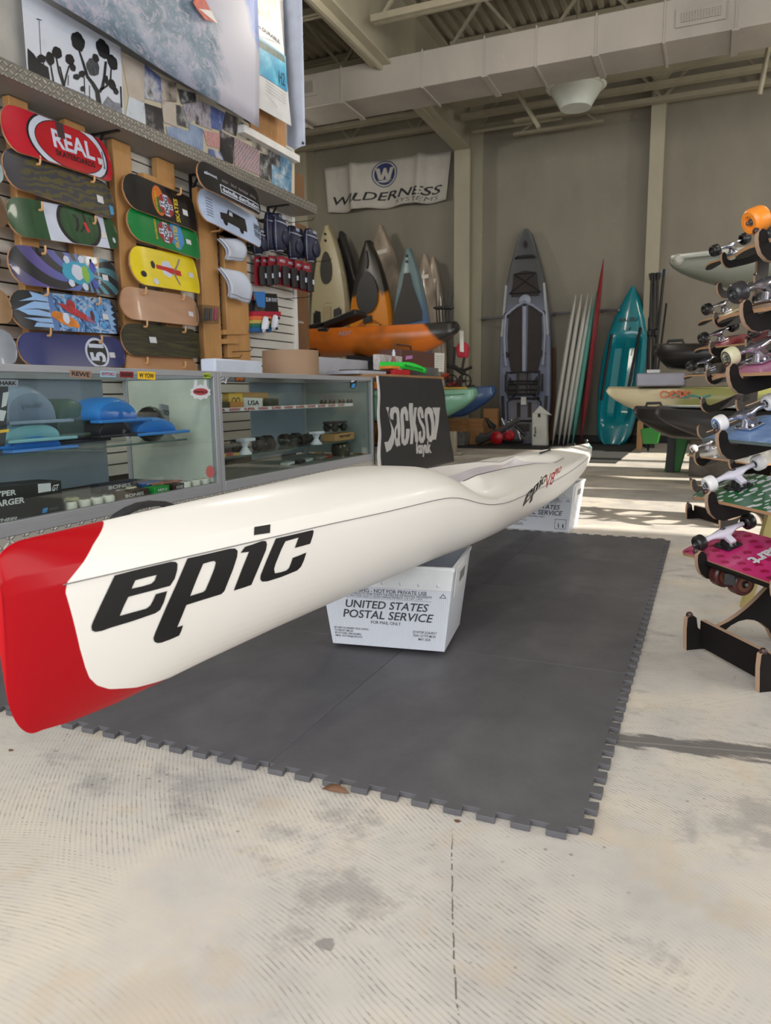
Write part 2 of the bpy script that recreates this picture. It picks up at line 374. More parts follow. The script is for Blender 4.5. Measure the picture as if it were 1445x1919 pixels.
# columns on the back wall and the rigid-frame rafter
a = pY(1212, 420, YB-.3); b = pY(1238.5, 420, YB-.3)
struct('trim_1', MB().box((a.x, YB-.3, 0), (b.x, YB, ZC)), mcol)
a = pY(851, 438, YB-.45); b = pY(880, 438, YB-.45); zt = pY(850, 283, YB-.45).z
mb = MB(); mb.box((a.x, YB-.45, 0), (b.x, YB-.4, zt)); mb.box((a.x+.11, YB-.4, 0), (b.x-.11, YB, zt)); mb.box((a.x-.02, YB-.06, 0), (b.x+.1, YB, ZC)); struct('trim_2', mb, mcol)
xm = (a.x+b.x)/2
mb = MB(); mb.add([(a.x, YB-.45, zt), (b.x, YB-.45, zt), (b.x, -4, zt+.35), (a.x, -4, zt+.35), (a.x, YB-.45, zt+.03), (b.x, YB-.45, zt+.03), (b.x, -4, zt+.38), (a.x, -4, zt+.38)], [(0,1,2,3)[::-1],(4,5,6,7),(0,1,5,4),(1,2,6,5),(2,3,7,6),(3,0,4,7)])
mb.box((xm-.02, -4, zt+.02), (xm+.02, YB-.1, ZC)); mb.box((a.x, -4, ZC-.1), (b.x, YB, ZC-.05)); struct('trim_3', mb, mcol)
a = pY(562, 500, YB-.3); b = pY(579, 500, YB-.3); struct('trim_4', MB().box((a.x-.3, YB-.3, 0), (b.x, YB, ZC)), mcol)
# open-web joists that carry the roof deck
def joist(n, Y, x0, x1, zb, zt, ext=0):
    mb = MB()
    for z in (zb, zt): mb.box((x0, Y-.06, z), (x1, Y-.01, z+.07)); mb.box((x0, Y+.01, z), (x1, Y+.06, z+.07))
    x = x0+.1; up = True; s = (zt-zb)*.85
    while x < x1-s: mb.bar((x, Y, zb+.03 if up else zt+.03), (x+s, Y, zt+.03 if up else zb+.03), .036, .036); x += s; up = not up
    struct('trim_%d' % n, mb, mroof)
n = 5
zj = pY(1000, 229, 12.3).z; zk_ = pY(650, 270, 12.3).z
for Y in (12.3, 11.72, 11.2, 10.1, 8.4, 6.9): joist(n, Y, -3.75, 6.0, zj, ZC-.09); n += 1
for Y in (12.3, 11.6, 10.9, 9.6, 8.2): joist(n, Y, -12, -4.05, zk_, ZC-.09); n += 1
mb = MB()
for Y in (11.72, 12.3): mb.box((pY(963, 258, Y).x, Y-.04, zj-.16), (pY(1131, 235, Y).x, Y+.04, zj-.12))
mb.bar((pY(1000, 240, 12.3).x, 12.3, zj), (pY(963, 258, 12.3).x+.1, 12.3, zj-.14), .03, .03); mb.bar((pY(1100, 225, 12.3).x, 12.3, zj), (pY(1120, 238, 12.3).x, 12.3, zj-.14), .03, .03); struct('trim_%d' % n, mb, mroof); n += 1
mb = MB()
for (q0, q1) in (((968, 170), (1010, 239)), ((1441, 88), (1423, 178))):
    mb.tube([pY(q0[0], q0[1], 10.7), pY(q1[0], q1[1], 10.7)], .03)
mb.tube([(-3.7, 12.15, zj-.05), (-2.3, 12.15, zj-.05)], .03); struct('trim_%d' % n, mb, mroof); n += 1
# ------------------------------------------------------------------ duct and lamp under the roof
mduct = paint('duct_paint', (166, 160, 152)); zb = pY(1000, 124.1, 9).z; zt = pY(860, 81, 9).z
duct = thing('air_duct', 'long square cream ventilation duct hung under the ceiling', 'duct', (-2, 9.25, zb))
part('duct_body', MB().box((-9, 9, zb), (5.5, 9.62, zt)), mduct, duct, bevel=.01)
k = 0
for px in (378, 540, 640, 792, 908, 1005, 1117, 1245, 1380, 1560):
    X = pY(px+0, 150-(px-700)*.188+10, 9).x; mb = MB()
    w = .035 if k % 2 == 0 else .012
    mb.box((X-w, 8.985, zb-.02), (X+w, 9.64, zb-.001)); mb.box((X-.008, 8.988, zb-.015), (X+.008, 9.0, zt+.015)); part('duct_flange', mb, mduct, duct); k += 1
def vent(q):
    a, b = pY(q[0], q[3], 8.99), pY(q[2], q[1], 8.99); mb = MB(); mb.box((a.x-.05, 8.975, a.z-.04), (b.x+.05, 8.99, b.z+.04)); f = part('vent_frame', mb, mduct, duct)
    mb = MB(); mb.box((a.x, 8.972, a.z), (b.x, 8.976, b.z)); part('vent_opening', mb, M('vent_dark', (48, 45, 42), .7), f, 'dark slot grid of the vent')
    mb = MB(); nx = 14
    for i in range(nx): X = lerp(a.x, b.x, (i+.5)/nx); mb.box((X-.006, 8.964, a.z), (X+.006, 8.972, b.z))
    for i in range(6): z = lerp(a.z, b.z, (i+.5)/6); mb.box((a.x, 8.966, z-.006), (b.x, 8.972, z+.006))
    part('louvre', mb, mduct, f)
vent((572, 152, 588, 176)); vent((1276, 10, 1352, 44))
YLMP = 10.5; c = pY(1080, 152, YLMP); c2 = pY(1080, 203, YLMP)
lt = thing('ceiling_lamp', 'round white ribbed ceiling lamp hanging below the duct', 'lamp', c2)
zl, zh = c2.z, c.z; R0 = .27; g = lambda z: (c.x, YLMP, z)
h = zh-zl; ls = YLMP/8.5
part('lens', MB().lathe(g(zl), g(zh), [(a, b*ls) for a, b in [(0, .001), (.0, .16), (.12, .175), (.6, .255), (.72, .27), (.74, .29), (.8, .29), (.82, .27)]], 32, False), M('frosted_lens', (226, 232, 222), .25, trans=.25, var=.03), lt, angle=20)
part('rim', MB().lathe(g(zl+h*.72), g(zl+h*.84), [(0, .29*ls), (.5, .31*ls), (1, .29*ls)], 32, True), M('lamp_rim', (214, 216, 206), .4), lt)
part('housing', MB().lathe(g(zl+h*.82), g(zh+.1), [(0, .26*ls), (.7, .2*ls), (1, .12*ls)], 24), M('lamp_rim', (214, 216, 206), .4), lt)
part('stem', MB().cyl(g(zh+.1), g(ZC), .02), mroof, lt)
# ------------------------------------------------------------------ foam floor tiles
mfoam = None
g = G('foam_mat'); w = g.step(g.noise(3, 5, g.map((1, .6, 1)), .6), .45, .7); c = g.ramp(g.noise(7, 6, rough=.7), [(.3, (78, 77, 81)), (.7, (92, 91, 95))])
c = g.mix(g.math('MULTIPLY', w, .22), c, (116, 115, 118)); c = g.mix(g.math('MULTIPLY', g.step(g.vor(3.1), .035, .02), .5), c, (58, 58, 62)); 
g.bump(g.noise(190, 3), .25, .002); mfoam = g.done(c, g.math('ADD', .62, g.math('MULTIPLY', w, -.12)))
XE = [-2.10, -1.58, -.885, -.19]; YE = [1.345, 2.21, 3.075, 3.73, 4.385]; TH = .013
def teeth(a, b, side, outer, pitch=.069, depth=.024):
    """edge from a to b with dovetail teeth; side = unit vector pointing out of the tile"""
    a, b = Vector(a), Vector(b); L = (b-a).length; d = (b-a)/L; n = max(2, round(L/pitch)); P = []; s = Vector(side)
    p = L/n
    for i in range(n):
        for t, o in ((.22, 0), (.16, 1), (.72, 1), (.66, 0)): P.append(a+d*((i+t)*p)+s*(depth*o if outer else depth*(o-.5)))
    return P
lab_c = ['left', 'middle', 'right']; lab_r = ['front', 'second', 'third', 'rear']
for i in range(3):
    for j in range(4):
        x0, x1, y0, y1 = XE[i], XE[i+1], YE[j], YE[j+1]; e = .0007; P = []
        P += [(x0+e, y0+e, 0)] + (teeth((x0, y0, 0), (x1, y0, 0), (0, -1, 0), True) if j == 0 else [])
        P += [(x1-e, y0+e, 0)] + (teeth((x1, y0, 0), (x1, y1, 0), (1, 0, 0), True) if i == 2 else [])
        P += [(x1-e, y1-e, 0)] + (teeth((x1, y1, 0), (x0, y1, 0), (0, 1, 0), True) if j == 3 else [])
        P += [(x0+e, y1-e, 0)] + (teeth((x0, y1, 0), (x0, y0, 0), (-1, 0, 0), True) if i == 0 else [])
        solo('foam_floor_tile', 'grey interlocking foam floor tile, %s row from the camera, %s column of the mat under the long white boat' % (lab_r[j], lab_c[i]), 'floor mat', MB().prism([Vector(p)+Vector((0, 0, .0005)) for p in P], (0, 0, TH)), mfoam, 'foam tiles under the long white boat', bevel=.0012)
# dark carpets before the back wall
mcar = M('dark_carpet', (52, 52, 52), .9, var=.15, scale=30, bump=.3, bscale=300)
solo('floor_runner', 'charcoal carpet runner lying along the foot of the back wall', 'carpet', MB().box((-5.0, 10.9, .0005), (-2.2, 12.66, .012)), mcar)
solo('floor_runner', 'dark carpet square with a clean right edge beside the sunlit strips', 'carpet', MB().box((-2.2, 9.0, .0005), (-.98, 12.66, .013)), mcar)
# ================================================================== the long white surf ski on its two mail tubs
Y0, Y1 = .715, 6.0
def k_xc(y): return -.915+.05*(y-.72)/5.28
def k_hb(y):
    t = max(.0, min(1, (y-.72)/5.28)); return .010+.272*(max(0, sin(pi*t**.95)))**.85
ZS = [(.7, .566), (1.0, .566), (1.4, .561), (1.68, .553), (1.95, .548), (2.07, .54), (2.17, .518), (2.28, .49), (2.4, .47), (2.55, .459), (4.0, .455), (5.0, .44), (6.0, .42)]
ZK = [(.7, .346), (.77, .341), (.82, .332), (.92, .323), (1.1, .317), (1.5, .310), (2.0, .303), (2.3, .300), (4.6, .299), (5.3, .303), (5.8, .325), (6.0, .35)]
ZD = [(.7, .637), (.78, .640), (1.0, .643), (1.4, .643), (2.0, .630), (2.2, .615), (2.35, .585), (2.55, .565), (3.0, .545), (3.9, .475), (4.25, .485), (4.6, .485), (5.2, .465), (6.0, .438)]
def bowk(y):
    if y < .762: s = (y-.715)/.047; return tab(ZK, .762)+.09*(1-sqrt(max(0, 1-(1-s)**2)))
    return tab(ZK, y)
def bowd(y):
    if y < .77: s = (y-.715)/.055; return tab(ZD, .77)-.036*(1-sqrt(max(0, 1-(1-s)**2)))
    return catmull(ZD, y)
def catmull(T, x):
    # smooth version of tab: average over a short window
    w = .03 if x < 1 else .06
    return (tab(T, x-w)+2*tab(T, x)+tab(T, x+w))/4 if x > .9 else tab(T, x)
NL, ND = 14, 16
def k_section(y, half):
    """half section from the keel up to the seam, then over the deck to the middle line"""
    hb = k_hb(y); zk = bowk(y); zs = catmull(ZS, y); zd = bowd(y); t = (y-Y0)/(Y1-Y0)
    full = sin(pi*max(0, min(1, t)))**.7
    P = []
    for i in range(NL):
        s = i/NL; x = hb*(1-(1-s)**(1.25+1.5*full)); z = zk+(zs-zk)*s**(1.05+.75*full); P.append((x, z))
    P.append((hb, zs))
    n = []; hd = zd-zs; cw = min(hb*.62, .155)
    ch = min(.030, hb*.35)
    fl = smooth(1.2, 2.05, y)*(1-smooth(2.3, 2.6, y))          # knee hump: broad and flat on top
    for i in range(1, ND+1):
        s = i/ND
        if s < .12: n.append((hb-ch*.45*s/.12, zs+min(.026, hd*.38)*s/.12))
        else:
            u = (s-.12)/.88; x = (hb-ch*.45)*(1-u); z0 = zs+min(.026, hd*.38); q = 1-(1-u)**(1.45+1.9*fl); n.append((x, z0+(zd-z0)*q))
    for i, (x, z) in enumerate(n):          # hollow behind the knee hump for the paddle stroke
        s = (i+1)/ND; dn = math.exp(-((y-2.47)/.17)**2)*sin(pi*min(1, max(0, (s-.08)/.75))); n[i] = (x-.022*dn, z-.040*dn)
    # cockpit range: side deck up to the coaming, then down into the well
    w = smooth(2.36, 2.56, y)*(1-smooth(4.15, 4.35, y))
    if w > 0:
        hol = math.exp(-((y-2.47)/.17)**2); zc = tab([(2.3, .57), (2.55, .556), (3.0, .540), (3.5, .512), (3.93, .472), (4.3, .48)], y); zf = tab([(2.3, .36), (3.1, .34), (3.4, .40), (3.75, .42), (4.0, .40), (4.2, .44)], y)
        cr = smooth(2.34, 2.6, y)
        c = []
        for i in range(1, ND+1):
            s = i/ND
            if s < .12: c.append((hb-.012*s/.12, zs+.02*s/.12))
            elif s < .55: u = (s-.12)/.43; c.append((lerp(hb-.012, cw, u**.85), lerp(zs+.02, zc, u**(1.15+1.3*hol))-.012*hol*sin(pi*u)))
            elif s < .62: c.append((cw-.012, zc-.004))
            elif s < .85: u = (s-.55)/.30; c.append((cw-.014-.02*u, lerp(zc-.01, zf+.01, u)))
            else: u = (s-.85)/.15; c.append((lerp(cw-.05, 0, u), zf))
        n = [(lerp(a[0], b[0], w), lerp(a[1], b[1], w)) for a, b in zip(n, c)]
    return P+n
ys = [Y0+.10*(i/22)**2.2 for i in range(23)]
y = .84
while y < 2.0: ys.append(y); y += .04
while y < 4.5: ys.append(y); y += .025
while y < 5.9: ys.append(y); y += .06
ys += [5.92, 5.96, 5.985, 6.0]
hull = MB(); secs = []
for y in ys:
    h = k_section(y, 0); xc = k_xc(y)
    full = [Vector((xc+x, y, z)) for x, z in h]+[Vector((xc-x, y, z)) for x, z in h[-2:0:-1]]
    secs.append(full)
hull.loft(secs)
HT = tree_of(hull)
def hull_hit(x, y, lift=.0012):
    d = ray(x, y).normalized(); p, n, i, dist = HT.ray_cast(EYE, d)
    if p is None:      # just off the outline: nearest point of the hull
        best = min((HT.find_nearest(EYE+d*(.9+.02*i)) for i in range(260)), key=lambda r: r[3]); p, n = best[0], best[1]
    if n.dot(d) > 0: n = -n
    return p+n*lift
ski = thing('surf_ski', 'long white surf ski with red bow resting across two white mail tubs', 'kayak', (-.89, 3.3, .3))
# paint: red bow with a rounded white panel; signed distance stored per vertex
g = G('ski_gelcoat'); red = g.attr('paint'); c = g.mix(g.step(red, -.0006, .0006), (236, 233, 228), (170, 0, 18))
c2 = g.noise(3, 4); g.done(c, g.math('ADD', .3, g.math('MULTIPLY', c2, .1)), coat=.06, spec=.2)
ho = part('hull', hull, MATS['ski_gelcoat'], ski, angle=50)
# white panel outline traced on the right flank, as points on the hull
def yz(q): p = hull_hit(*q); return (p.y, p.z)
edge = [yz(q) for q in ((196, 977), (176, 1020), (152, 1060), (126, 1092))]
low = [yz(q) for q in ((123, 1110), (150, 1215), (160, 1250), (168, 1270), (182, 1284), (205, 1291), (255, 1288), (322, 1273), (420, 1230))]
OUT = [(edge[0][0]-.004, .70)]+edge+low+[(1.30, .30), (7, .25), (7, .7)]
def sdf(p, poly):
    d = 9; ins = False
    for (ax, az), (bx, bz) in zip(poly, poly[1:]+poly[:1]):
        ex, ez = bx-ax, bz-az; wx, wz = p[0]-ax, p[1]-az; t = max(0, min(1, (wx*ex+wz*ez)/(ex*ex+ez*ez+1e-12)))
        d = min(d, sqrt((wx-ex*t)**2+(wz-ez*t)**2))
        if (az > p[1]) != (bz > p[1]) and p[0] < (bx-ax)*(p[1]-az)/(bz-az)+ax: ins = not ins
    return -d if ins else d
me = ho.data
# finer mesh around the painted edge
bm = bmesh.new(); bm.from_mesh(me); off = off_of(ski)
es = [e for e in bm.edges if min(v.co.y for v in e.verts)+off.y < 1.45]
bmesh.ops.subdivide_edges(bm, edges=es, cuts=3, use_grid_fill=True)
bm.to_mesh(me); bm.free()
at = me.attributes.new('paint', 'FLOAT', 'POINT')
for i, v in enumerate(me.vertices):
    p = v.co+off; at.data[i].value = sdf((p.y, p.z), OUT) if p.y < 2.2 else -1
# seam line, coaming line, deck strip
def follow(y0, y1, k, n, side=1, lift=.001):
    R = []
    for i in range(n+1):
        y = lerp(y0, y1, i/n); h = k_section(y, 0); x, z = h[k]; R.append(Vector((k_xc(y)+side*(x+lift), y, z+lift*.3)))
    return R
mline = M('seam_grey', (120, 118, 116), .5)
for sd in (1, -1): part('seam_line', MB().tube(follow(.80, 5.97, NL, 120, sd), .0011, 5), mline, ski)
mb = MB(); kc = NL+9
mb.tube(follow(2.46, 4.2, kc, 60, 1), .0016, 5); mb.tube(follow(2.46, 4.2, kc, 60, -1), .0016, 5); part('cockpit_rim_line', mb, M('rim_dark', (88, 84, 84), .5), ski)
# glossy lilac-white seat bucket liner inside the cockpit
mb = MB(); rows = []
for i in range(40):
    y = lerp(2.5, 4.2, i/39); h = k_section(y, 0); row = []
    for k in range(NL+10, NL+ND+1): row.append(Vector((k_xc(y)+h[k][0]-.002, y, h[k][1]+.003)))
    row += [Vector((2*k_xc(y)-p.x, p.y, p.z)) for p in row[-2::-1]]; rows.append(row)
mb.loft(rows, closed=False); part('seat_bucket', mb, M('glossy_white_liner', (226, 220, 226), .12, coat=.8, var=.02), ski, 'glossy lilac white seat bucket')
# carry handle at the bow
hp = [(207, 975), (222, 966), (240, 955), (262, 946), (285, 942), (305, 943), (325, 950), (342, 955)]
Yh = [1.00, 1.015, 1.035, 1.065, 1.095, 1.12, 1.15, 1.165]
hpts = []
for q, yy in zip(hp, Yh):
    p = pY(q[0], q[1]+1, yy); hpts.append(p)
mb = MB(); secs2 = []
for i, p in enumerate(hpts):
    t = (hpts[min(i+1, 7)]-hpts[max(i-1, 0)]).normalized(); sd = Vector((1, 0, 0)); up = sd.cross(t).normalized(); w = .010 if 0 < i < 7 else .007; th = .005 if 0 < i < 7 else .002
    secs2.append([p+sd*w-up*th, p+sd*w+up*th, p-sd*w+up*th, p-sd*w-up*th])
mb.loft(secs2); part('carry_handle', mb, M('black_webbing', (30, 29, 31), .75, bump=.4, bscale=200), ski, 'black webbing carry handle', bevel=.002)
# lettering on the flank
def Z4(p): return (p[0]*.4429, 940+p[1]*.4427)
E_O = [(484,312),(560,292),(640,273),(722,254),(742,255),(750,264),(748,290),(738,325),(718,356),(640,377),(585,391),(541,403),(523,440),(505,483),(560,468),(618,452),(634,440),(645,420),(658,391),(680,385),(706,378),(692,425),(676,458),(655,472),(560,505),(470,532),(428,547),(402,551),(388,545),(385,528),(392,508),(430,425)]
E_H = [(571,333),(620,320),(662,310),(652,335),(638,347),(600,358),(555,368)]
P_O = [(792,240),(880,220),(970,199),(993,198),(1004,208),(1002,232),(985,285),(965,335),(948,378),(935,391),(860,414),(787,437),(768,484),(748,531),(773,523),(766,545),(756,566),(720,582),(682,596),(664,598),(652,592),(648,578),(655,556),(700,450),(745,350)]
P_H = [(858,263),(885,255),(905,251),(912,258),(905,285),(885,335),(868,374),(858,382),(835,389),(803,399),(830,330)]
I_D = [(1075,108),(1143,97),(1141,133),(1073,143)]
I_B = [(1035,191),(1070,180),(1108,166),(1124,167),(1128,180),(1124,204),(1093,279),(1062,352),(1025,365),(988,376),(1020,292),(1052,212),(1016,217)]
C_O = [(1166,156),(1240,139),(1322,120),(1326,126),(1322,145),(1311,178),(1280,187),(1246,196),(1262,152),(1234,160),(1206,168),(1190,200),(1165,262),(1158,285),(1162,303),(1188,298),(1212,290),(1222,280),(1230,260),(1237,238),(1266,227),(1295,215),(1284,250),(1272,275),(1256,291),(1190,318),(1130,337),(1108,338),(1100,328),(1102,310),(1130,240)]
mletter = M('black_vinyl', (14, 13, 15), .45, var=.25, scale=120)
lt = None
for nm, polys in (('e', [E_O, E_H]), ('p', [P_O, P_H]), ('i', [I_B]), ('i_dot', [I_D]), ('c', [C_O])):
    vs, fs = dense(fill2d([[(p[0]*.01, -p[1]*.01) for p in P] for P in polys]), .25)
    pts = [hull_hit(*Z4((v[0]*100, -v[1]*100))) for v in vs]
    mb = MB(); mb.add(pts, fs); part('letter_%s' % nm.replace('i_dot', 'dot'), mb, mletter, ski, 'black letter of the word epic on the flank', angle=60)
# the same word again, with V8 PRO, further aft: laid along the hull by its length and height
def along(vf, q, step=.06):
    """artwork in the unit square onto the flank; q = pixel corners"""
    vs, fs = dense(vf, step); R = []
    for u, v in vs:
        x = q[0][0]*(1-u)*(1-v)+q[1][0]*u*(1-v)+q[2][0]*u*v+q[3][0]*(1-u)*v; y = q[0][1]*(1-u)*(1-v)+q[1][1]*u*(1-v)+q[2][1]*u*v+q[3][1]*(1-u)*v
        R.append(hull_hit(x, y) or Vector((0, 0, .5)))
    mb = MB(); mb.add(R, fs); return mb
def aft(px):  # px on the aft word -> uses the hull itself
    return hull_hit(*px)
QA = [(979, 953), (1024, 920), (1024, 888), (984, 912)]
allp = {}
polys = [[(p[0], -p[1]) for p in P] for P in (E_O, E_H, P_O, P_H, I_B, I_D, C_O)]
part('model_word', along(fit(fill2d(polys)), QA), mletter, ski, 'small black word epic aft of the cockpit side')
mredv = M('red_vinyl', (176, 28, 34), .45)
part('model_number', along(fit(text2d('V8', .0, .25)), [(1022, 917), (1038, 904), (1040, 884), (1024, 890)]), mredv, ski, 'red V8 lettering')
part('model_suffix', along(fit(text2d('PRO', .01, .25)), [(1038, 894), (1051, 884), (1053, 873), (1040, 881)]), mredv, ski, 'small red PRO lettering')
# bungee line, red tie and stern fitting on the aft deck
def deck_at(y, f=0): 
    h = k_section(y, 0); return Vector((k_xc(y)+f*k_hb(y), y, h[-1][1]))
mb = MB(); mb.tube([deck_at(lerp(4.3, 5.35, i/12), -.05+.1*sin(i))+Vector((0, 0, .012)) for i in range(13)], .005, 6); mb.ball(deck_at(5.35)+Vector((0, 0, .012)), .012); part('deck_line', mb, M('black_cord', (22, 22, 24), .6), ski)
mb = MB(); p = deck_at(5.88)
mb.cyl(p+Vector((0, 0, -.005)), p+Vector((0, 0, .02)), .012); mb.cyl(p+Vector((0, 0, .02)), p+Vector((0, 0, .032)), .02, .014); part('rudder_fitting', mb, M('dark_metal', (70, 70, 72), .35, .8), ski)
mteal = M('worn_teal_stern', (150, 200, 194), .3, coat=.4, var=.1, scale=14)
mb = MB()
for sd in (1, -1):
    for (k0, k1) in ((NL-2, NL+4),):
        rr = []
        for i in range(14):
            y = lerp(5.55, 5.995, i/13); h = k_section(y, 0); rr.append([Vector((k_xc(y)+sd*(h[k][0]+.0012), y, h[k][1]+.001)) for k in range(k0, k1+1)])
        mb.loft(rr, closed=False)
part('stern_stripe', mb, mteal, ski, 'worn teal stripe at the stern')
# ------------------------------------------------------------------ white corrugated mail tubs
mtub = G('corrugated_plastic'); gg = mtub; fl = gg.wave(52, 0, 1, gg.map((1, .0, 0)), direction='X'); c = gg.ramp(fl, [(0, (205, 210, 220)), (1, (216, 219, 226))]); gg.bump(fl, .25, .002); mtub = gg.done(c, .42)
mink = M('grey_print', (62, 62, 66), .6); mrim = M('tub_rim', (222, 224, 226), .4)
def tub(name, label, fl, fr, bl_dy, ztop, sk):
    """fl, fr: front bottom corners on the floor"""
    t = thing('mail_tub', label, 'mail tub', ((fl.x+fr.x)/2, fl.y+bl_dy/2, .0), 'white mail tubs under the long boat')
    fl = Vector(fl); fr = Vector(fr); e = (fr-fl).normalized(); n = Vector((-e.y, e.x, 0)); up = Vector((0, 0, 1)); w = (fr-fl).length; ex, ey = .036, .028
    def ring(z, inset=0):
        t = z/ztop; a = fl-e*(ex*t-inset)-n*(ey*t-inset); b = fr+e*(ex*t-inset)-n*(ey*t-inset); c = fr+n*(bl_dy+ey*t-inset)+e*(ex*t-inset); d = fl+n*(bl_dy+ey*t-inset)-e*(ex*t-inset)
        return [p+up*(z+zb0) for p in (a, b, c, d)]
    zb0 = .0145 if name == 'near' else .0005
    H2 = ztop-zb0
    global_ring = ring
    mb = MB(); mb.loft([ring(0), ring(H2), ring(H2, .005), ring(.006, .005)], caps=True); part('tub_body', mb, mtub, t, bevel=.001)
    mb = MB(); mb.loft([[p+(p-Vector(((fl.x+fr.x)/2, fl.y+bl_dy/2, p.z))).normalized()*.004 for p in ring(H2-.012)], [p+(p-Vector(((fl.x+fr.x)/2, fl.y+bl_dy/2, p.z))).normalized()*.004 for p in ring(H2+.001)], ring(H2+.001, .006), ring(H2-.012, .006), [p+(p-Vector(((fl.x+fr.x)/2, fl.y+bl_dy/2, p.z))).normalized()*.004 for p in ring(H2-.012)]], caps=False); part('rim', mb, mrim, t)
    A = ring(0); B = ring(H2); q = (A[0], A[1], B[1], B[0])
    # welded flap along the top of the front face
    mb = MB(); s = sub(q, .0, 1, .73, .985); nn = (q[1]-q[0]).cross(q[3]-q[0]).normalized(); mb.prism([p+nn*.0032 for p in s], -nn*.003); fp = part('front_flap', mb, mrim, t, bevel=.002)
    mb = MB()
    for u in (.2, .34, .48, .62, .76, .90): c = sub(q, u, u+.01, .79, .80)[0]; part('rivet', MB().ball(c+nn*.004, .006, 8, (1, .4, 1)), mtub, fp)
    # handle flange on the right side
    qs = (A[1], A[2], B[2], B[1]); n2 = (qs[1]-qs[0]).cross(qs[3]-qs[0]).normalized(); mb = MB(); s = sub(qs, .12, .88, .62, .95); mb.prism([p+n2*.004 for p in s], -n2*.003); hf = part('side_flap', mb, mrim, t, bevel=.002)
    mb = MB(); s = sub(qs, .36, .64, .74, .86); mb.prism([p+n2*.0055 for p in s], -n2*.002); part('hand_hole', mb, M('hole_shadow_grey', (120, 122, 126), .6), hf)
    if name == 'near': qt = lambda x0, x1, y0, y1: sub(q, x0, x1, y0, y1)
    else: qt = lambda x0, x1, y0, y1: sub(q, x0, x1, y0, y1)
    mb = MB()
    letter(mb, 'UNITED STATES', qt(.17, .84, .47, .565), .012, .25); part('main_lettering', mb, mink, t); mb = MB(); letter(mb, 'POSTAL SERVICE', qt(.135, .885, .345, .445), .012, .25); part('main_lettering', mb, mink, t)
    mb = MB(); letter(mb, 'WARNING - NOT FOR PRIVATE USE', qt(.18, .82, .665, .71), .006); part('small_lettering', mb, mink, t); mb = MB(); letter(mb, 'MAXIMUM PENALTY FOR THEFT OR MISUSE OF POSTAL PROPERTY', qt(.12, .86, .63, .653)); part('small_lettering', mb, mink, t); mb = MB(); letter(mb, '$1,000 FINE AND 3 YEARS IMPRISONMENT (18 USC 1707)', qt(.19, .79, .602, .625)); part('small_lettering', mb, mink, t); mb = MB()
    letter(mb, 'FOR MAIL ONLY', qt(.37, .62, .285, .322)); part('small_lettering', mb, mink, t)
    mb = MB(); onto(mb, ([(0, 0), (1, 0), (1, 1), (0, 1)], [(0, 1, 2, 3)]), qt(.12, .86, .656, .6585)); onto(mb, ([(0, 0), (1, 0), (1, 1), (0, 1)], [(0, 1, 2, 3)]), qt(.12, .86, .594, .5965))
    onto(mb, fit(fill2d([[(0, 0), (1, 0), (.5, 1)], [(.16, .1), (.84, .1), (.5, .8)]])), qt(.915, .97, .645, .70)); part('rule_and_triangle', mb, mink, t)
    mb = MB(); letter(mb, 'RETURN TO NEAREST POST OFFICE\nTO REPORT MISUSE\nIPS HOTLINE 1-800-654-8896\nEMAIL: HOTLINE@USPS.GOV', qt(.04, .34, .09, .22), .004, align='LEFT'); part('fine_print', mb, mink, t); mb = MB()
    if name == 'near': letter(mb, 'ZCWTSP-23-B-0017\nPSIN 1217TP-MOX\nMAY 2024', qt(.72, .92, .12, .235), .004)
    else:
        f4 = fill2d([[(0, 0), (1, 0), (1, 1), (0, 1)], [(.03, .04), (.97, .04), (.97, .96), (.03, .96)], [(.3, .15), (.4, .15), (.36, .6), (.3, .6)], [(.68, .15), (.8, .15), (.78, .55), (.68, .5)]]); onto(mb, fit(f4), qt(.78, .955, .06, .27))
    part('fine_print', mb, mink, t)
    return t
tub('near', 'white corrugated mail tub under the forward part of the boat, standing on the grey mat', pZ(624, 1213, .0145), pZ(833, 1230, .0145), .292, .295, 0)
tub('far', 'smaller looking white mail tub under the aft part of the boat, on bare concrete', pZ(950, 990, 0), pZ(1064.5, 998, 0), .27, .294, 0)
# ================================================================== left partition: slat wall, shelf, pictures
XW = -3.45
mslat = M('slat_cream', (210, 208, 202), .45, var=.03); mslot = M('slat_groove', (58, 52, 46), .8)
g = G('diamond_plate')
def dpat(g, sc):
    r1 = g.map((sc*.45, sc*.45, sc*.45), rot=(radians(45), 0, 0)); a = g.xyz(r1)
    def lug(y, z, off):
        fy = g.math('SUBTRACT', g.math('FRACT', g.math('ADD', y, off)), .5); fz = g.math('SUBTRACT', g.math('FRACT', g.math('ADD', z, off)), .5); return fy, fz
    fy, fz = lug(a[1], a[2], 0); l1 = g.math('ADD', g.math('POWER', g.math('MULTIPLY', fy, 2.3), 2), g.math('POWER', g.math('MULTIPLY', fz, 6.5), 2))
    gy, gz = lug(a[1], a[2], .5); l2 = g.math('ADD', g.math('POWER', g.math('MULTIPLY', gy, 6.5), 2), g.math('POWER', g.math('MULTIPLY', gz, 2.3), 2))
    return g.math('MAXIMUM', g.step(l1, 1, .3), g.step(l2, 1, .3))
h = dpat(g, 55); n_ = g.noise(6, 4); g.bump(h, 1.0, .006); mdia = g.done(g.mix(h, (122, 119, 113), (164, 161, 156)), g.math('ADD', .30, g.math('MULTIPLY', n_, .2)), .45)
mgrey = M('shelf_grey', (150, 146, 140), .6, var=.04)
za = pX(552, 595.4, XW).z; zb2 = pX(552, 658.2, XW).z; pit = (za-zb2)/4; YE1 = pX(552, 640, XW).y; YS0 = 1.2
ZSH = pX(300, 270.5, -3.2).z           # under side of the shelf
sw = thing('slatwall_panel', 'cream slat wall panel with dark grooves behind the skateboard decks', 'wall panel', (XW, 3.5, 0))
mb = MB(); z = za
while z > .4: z -= pit
zs_ = []
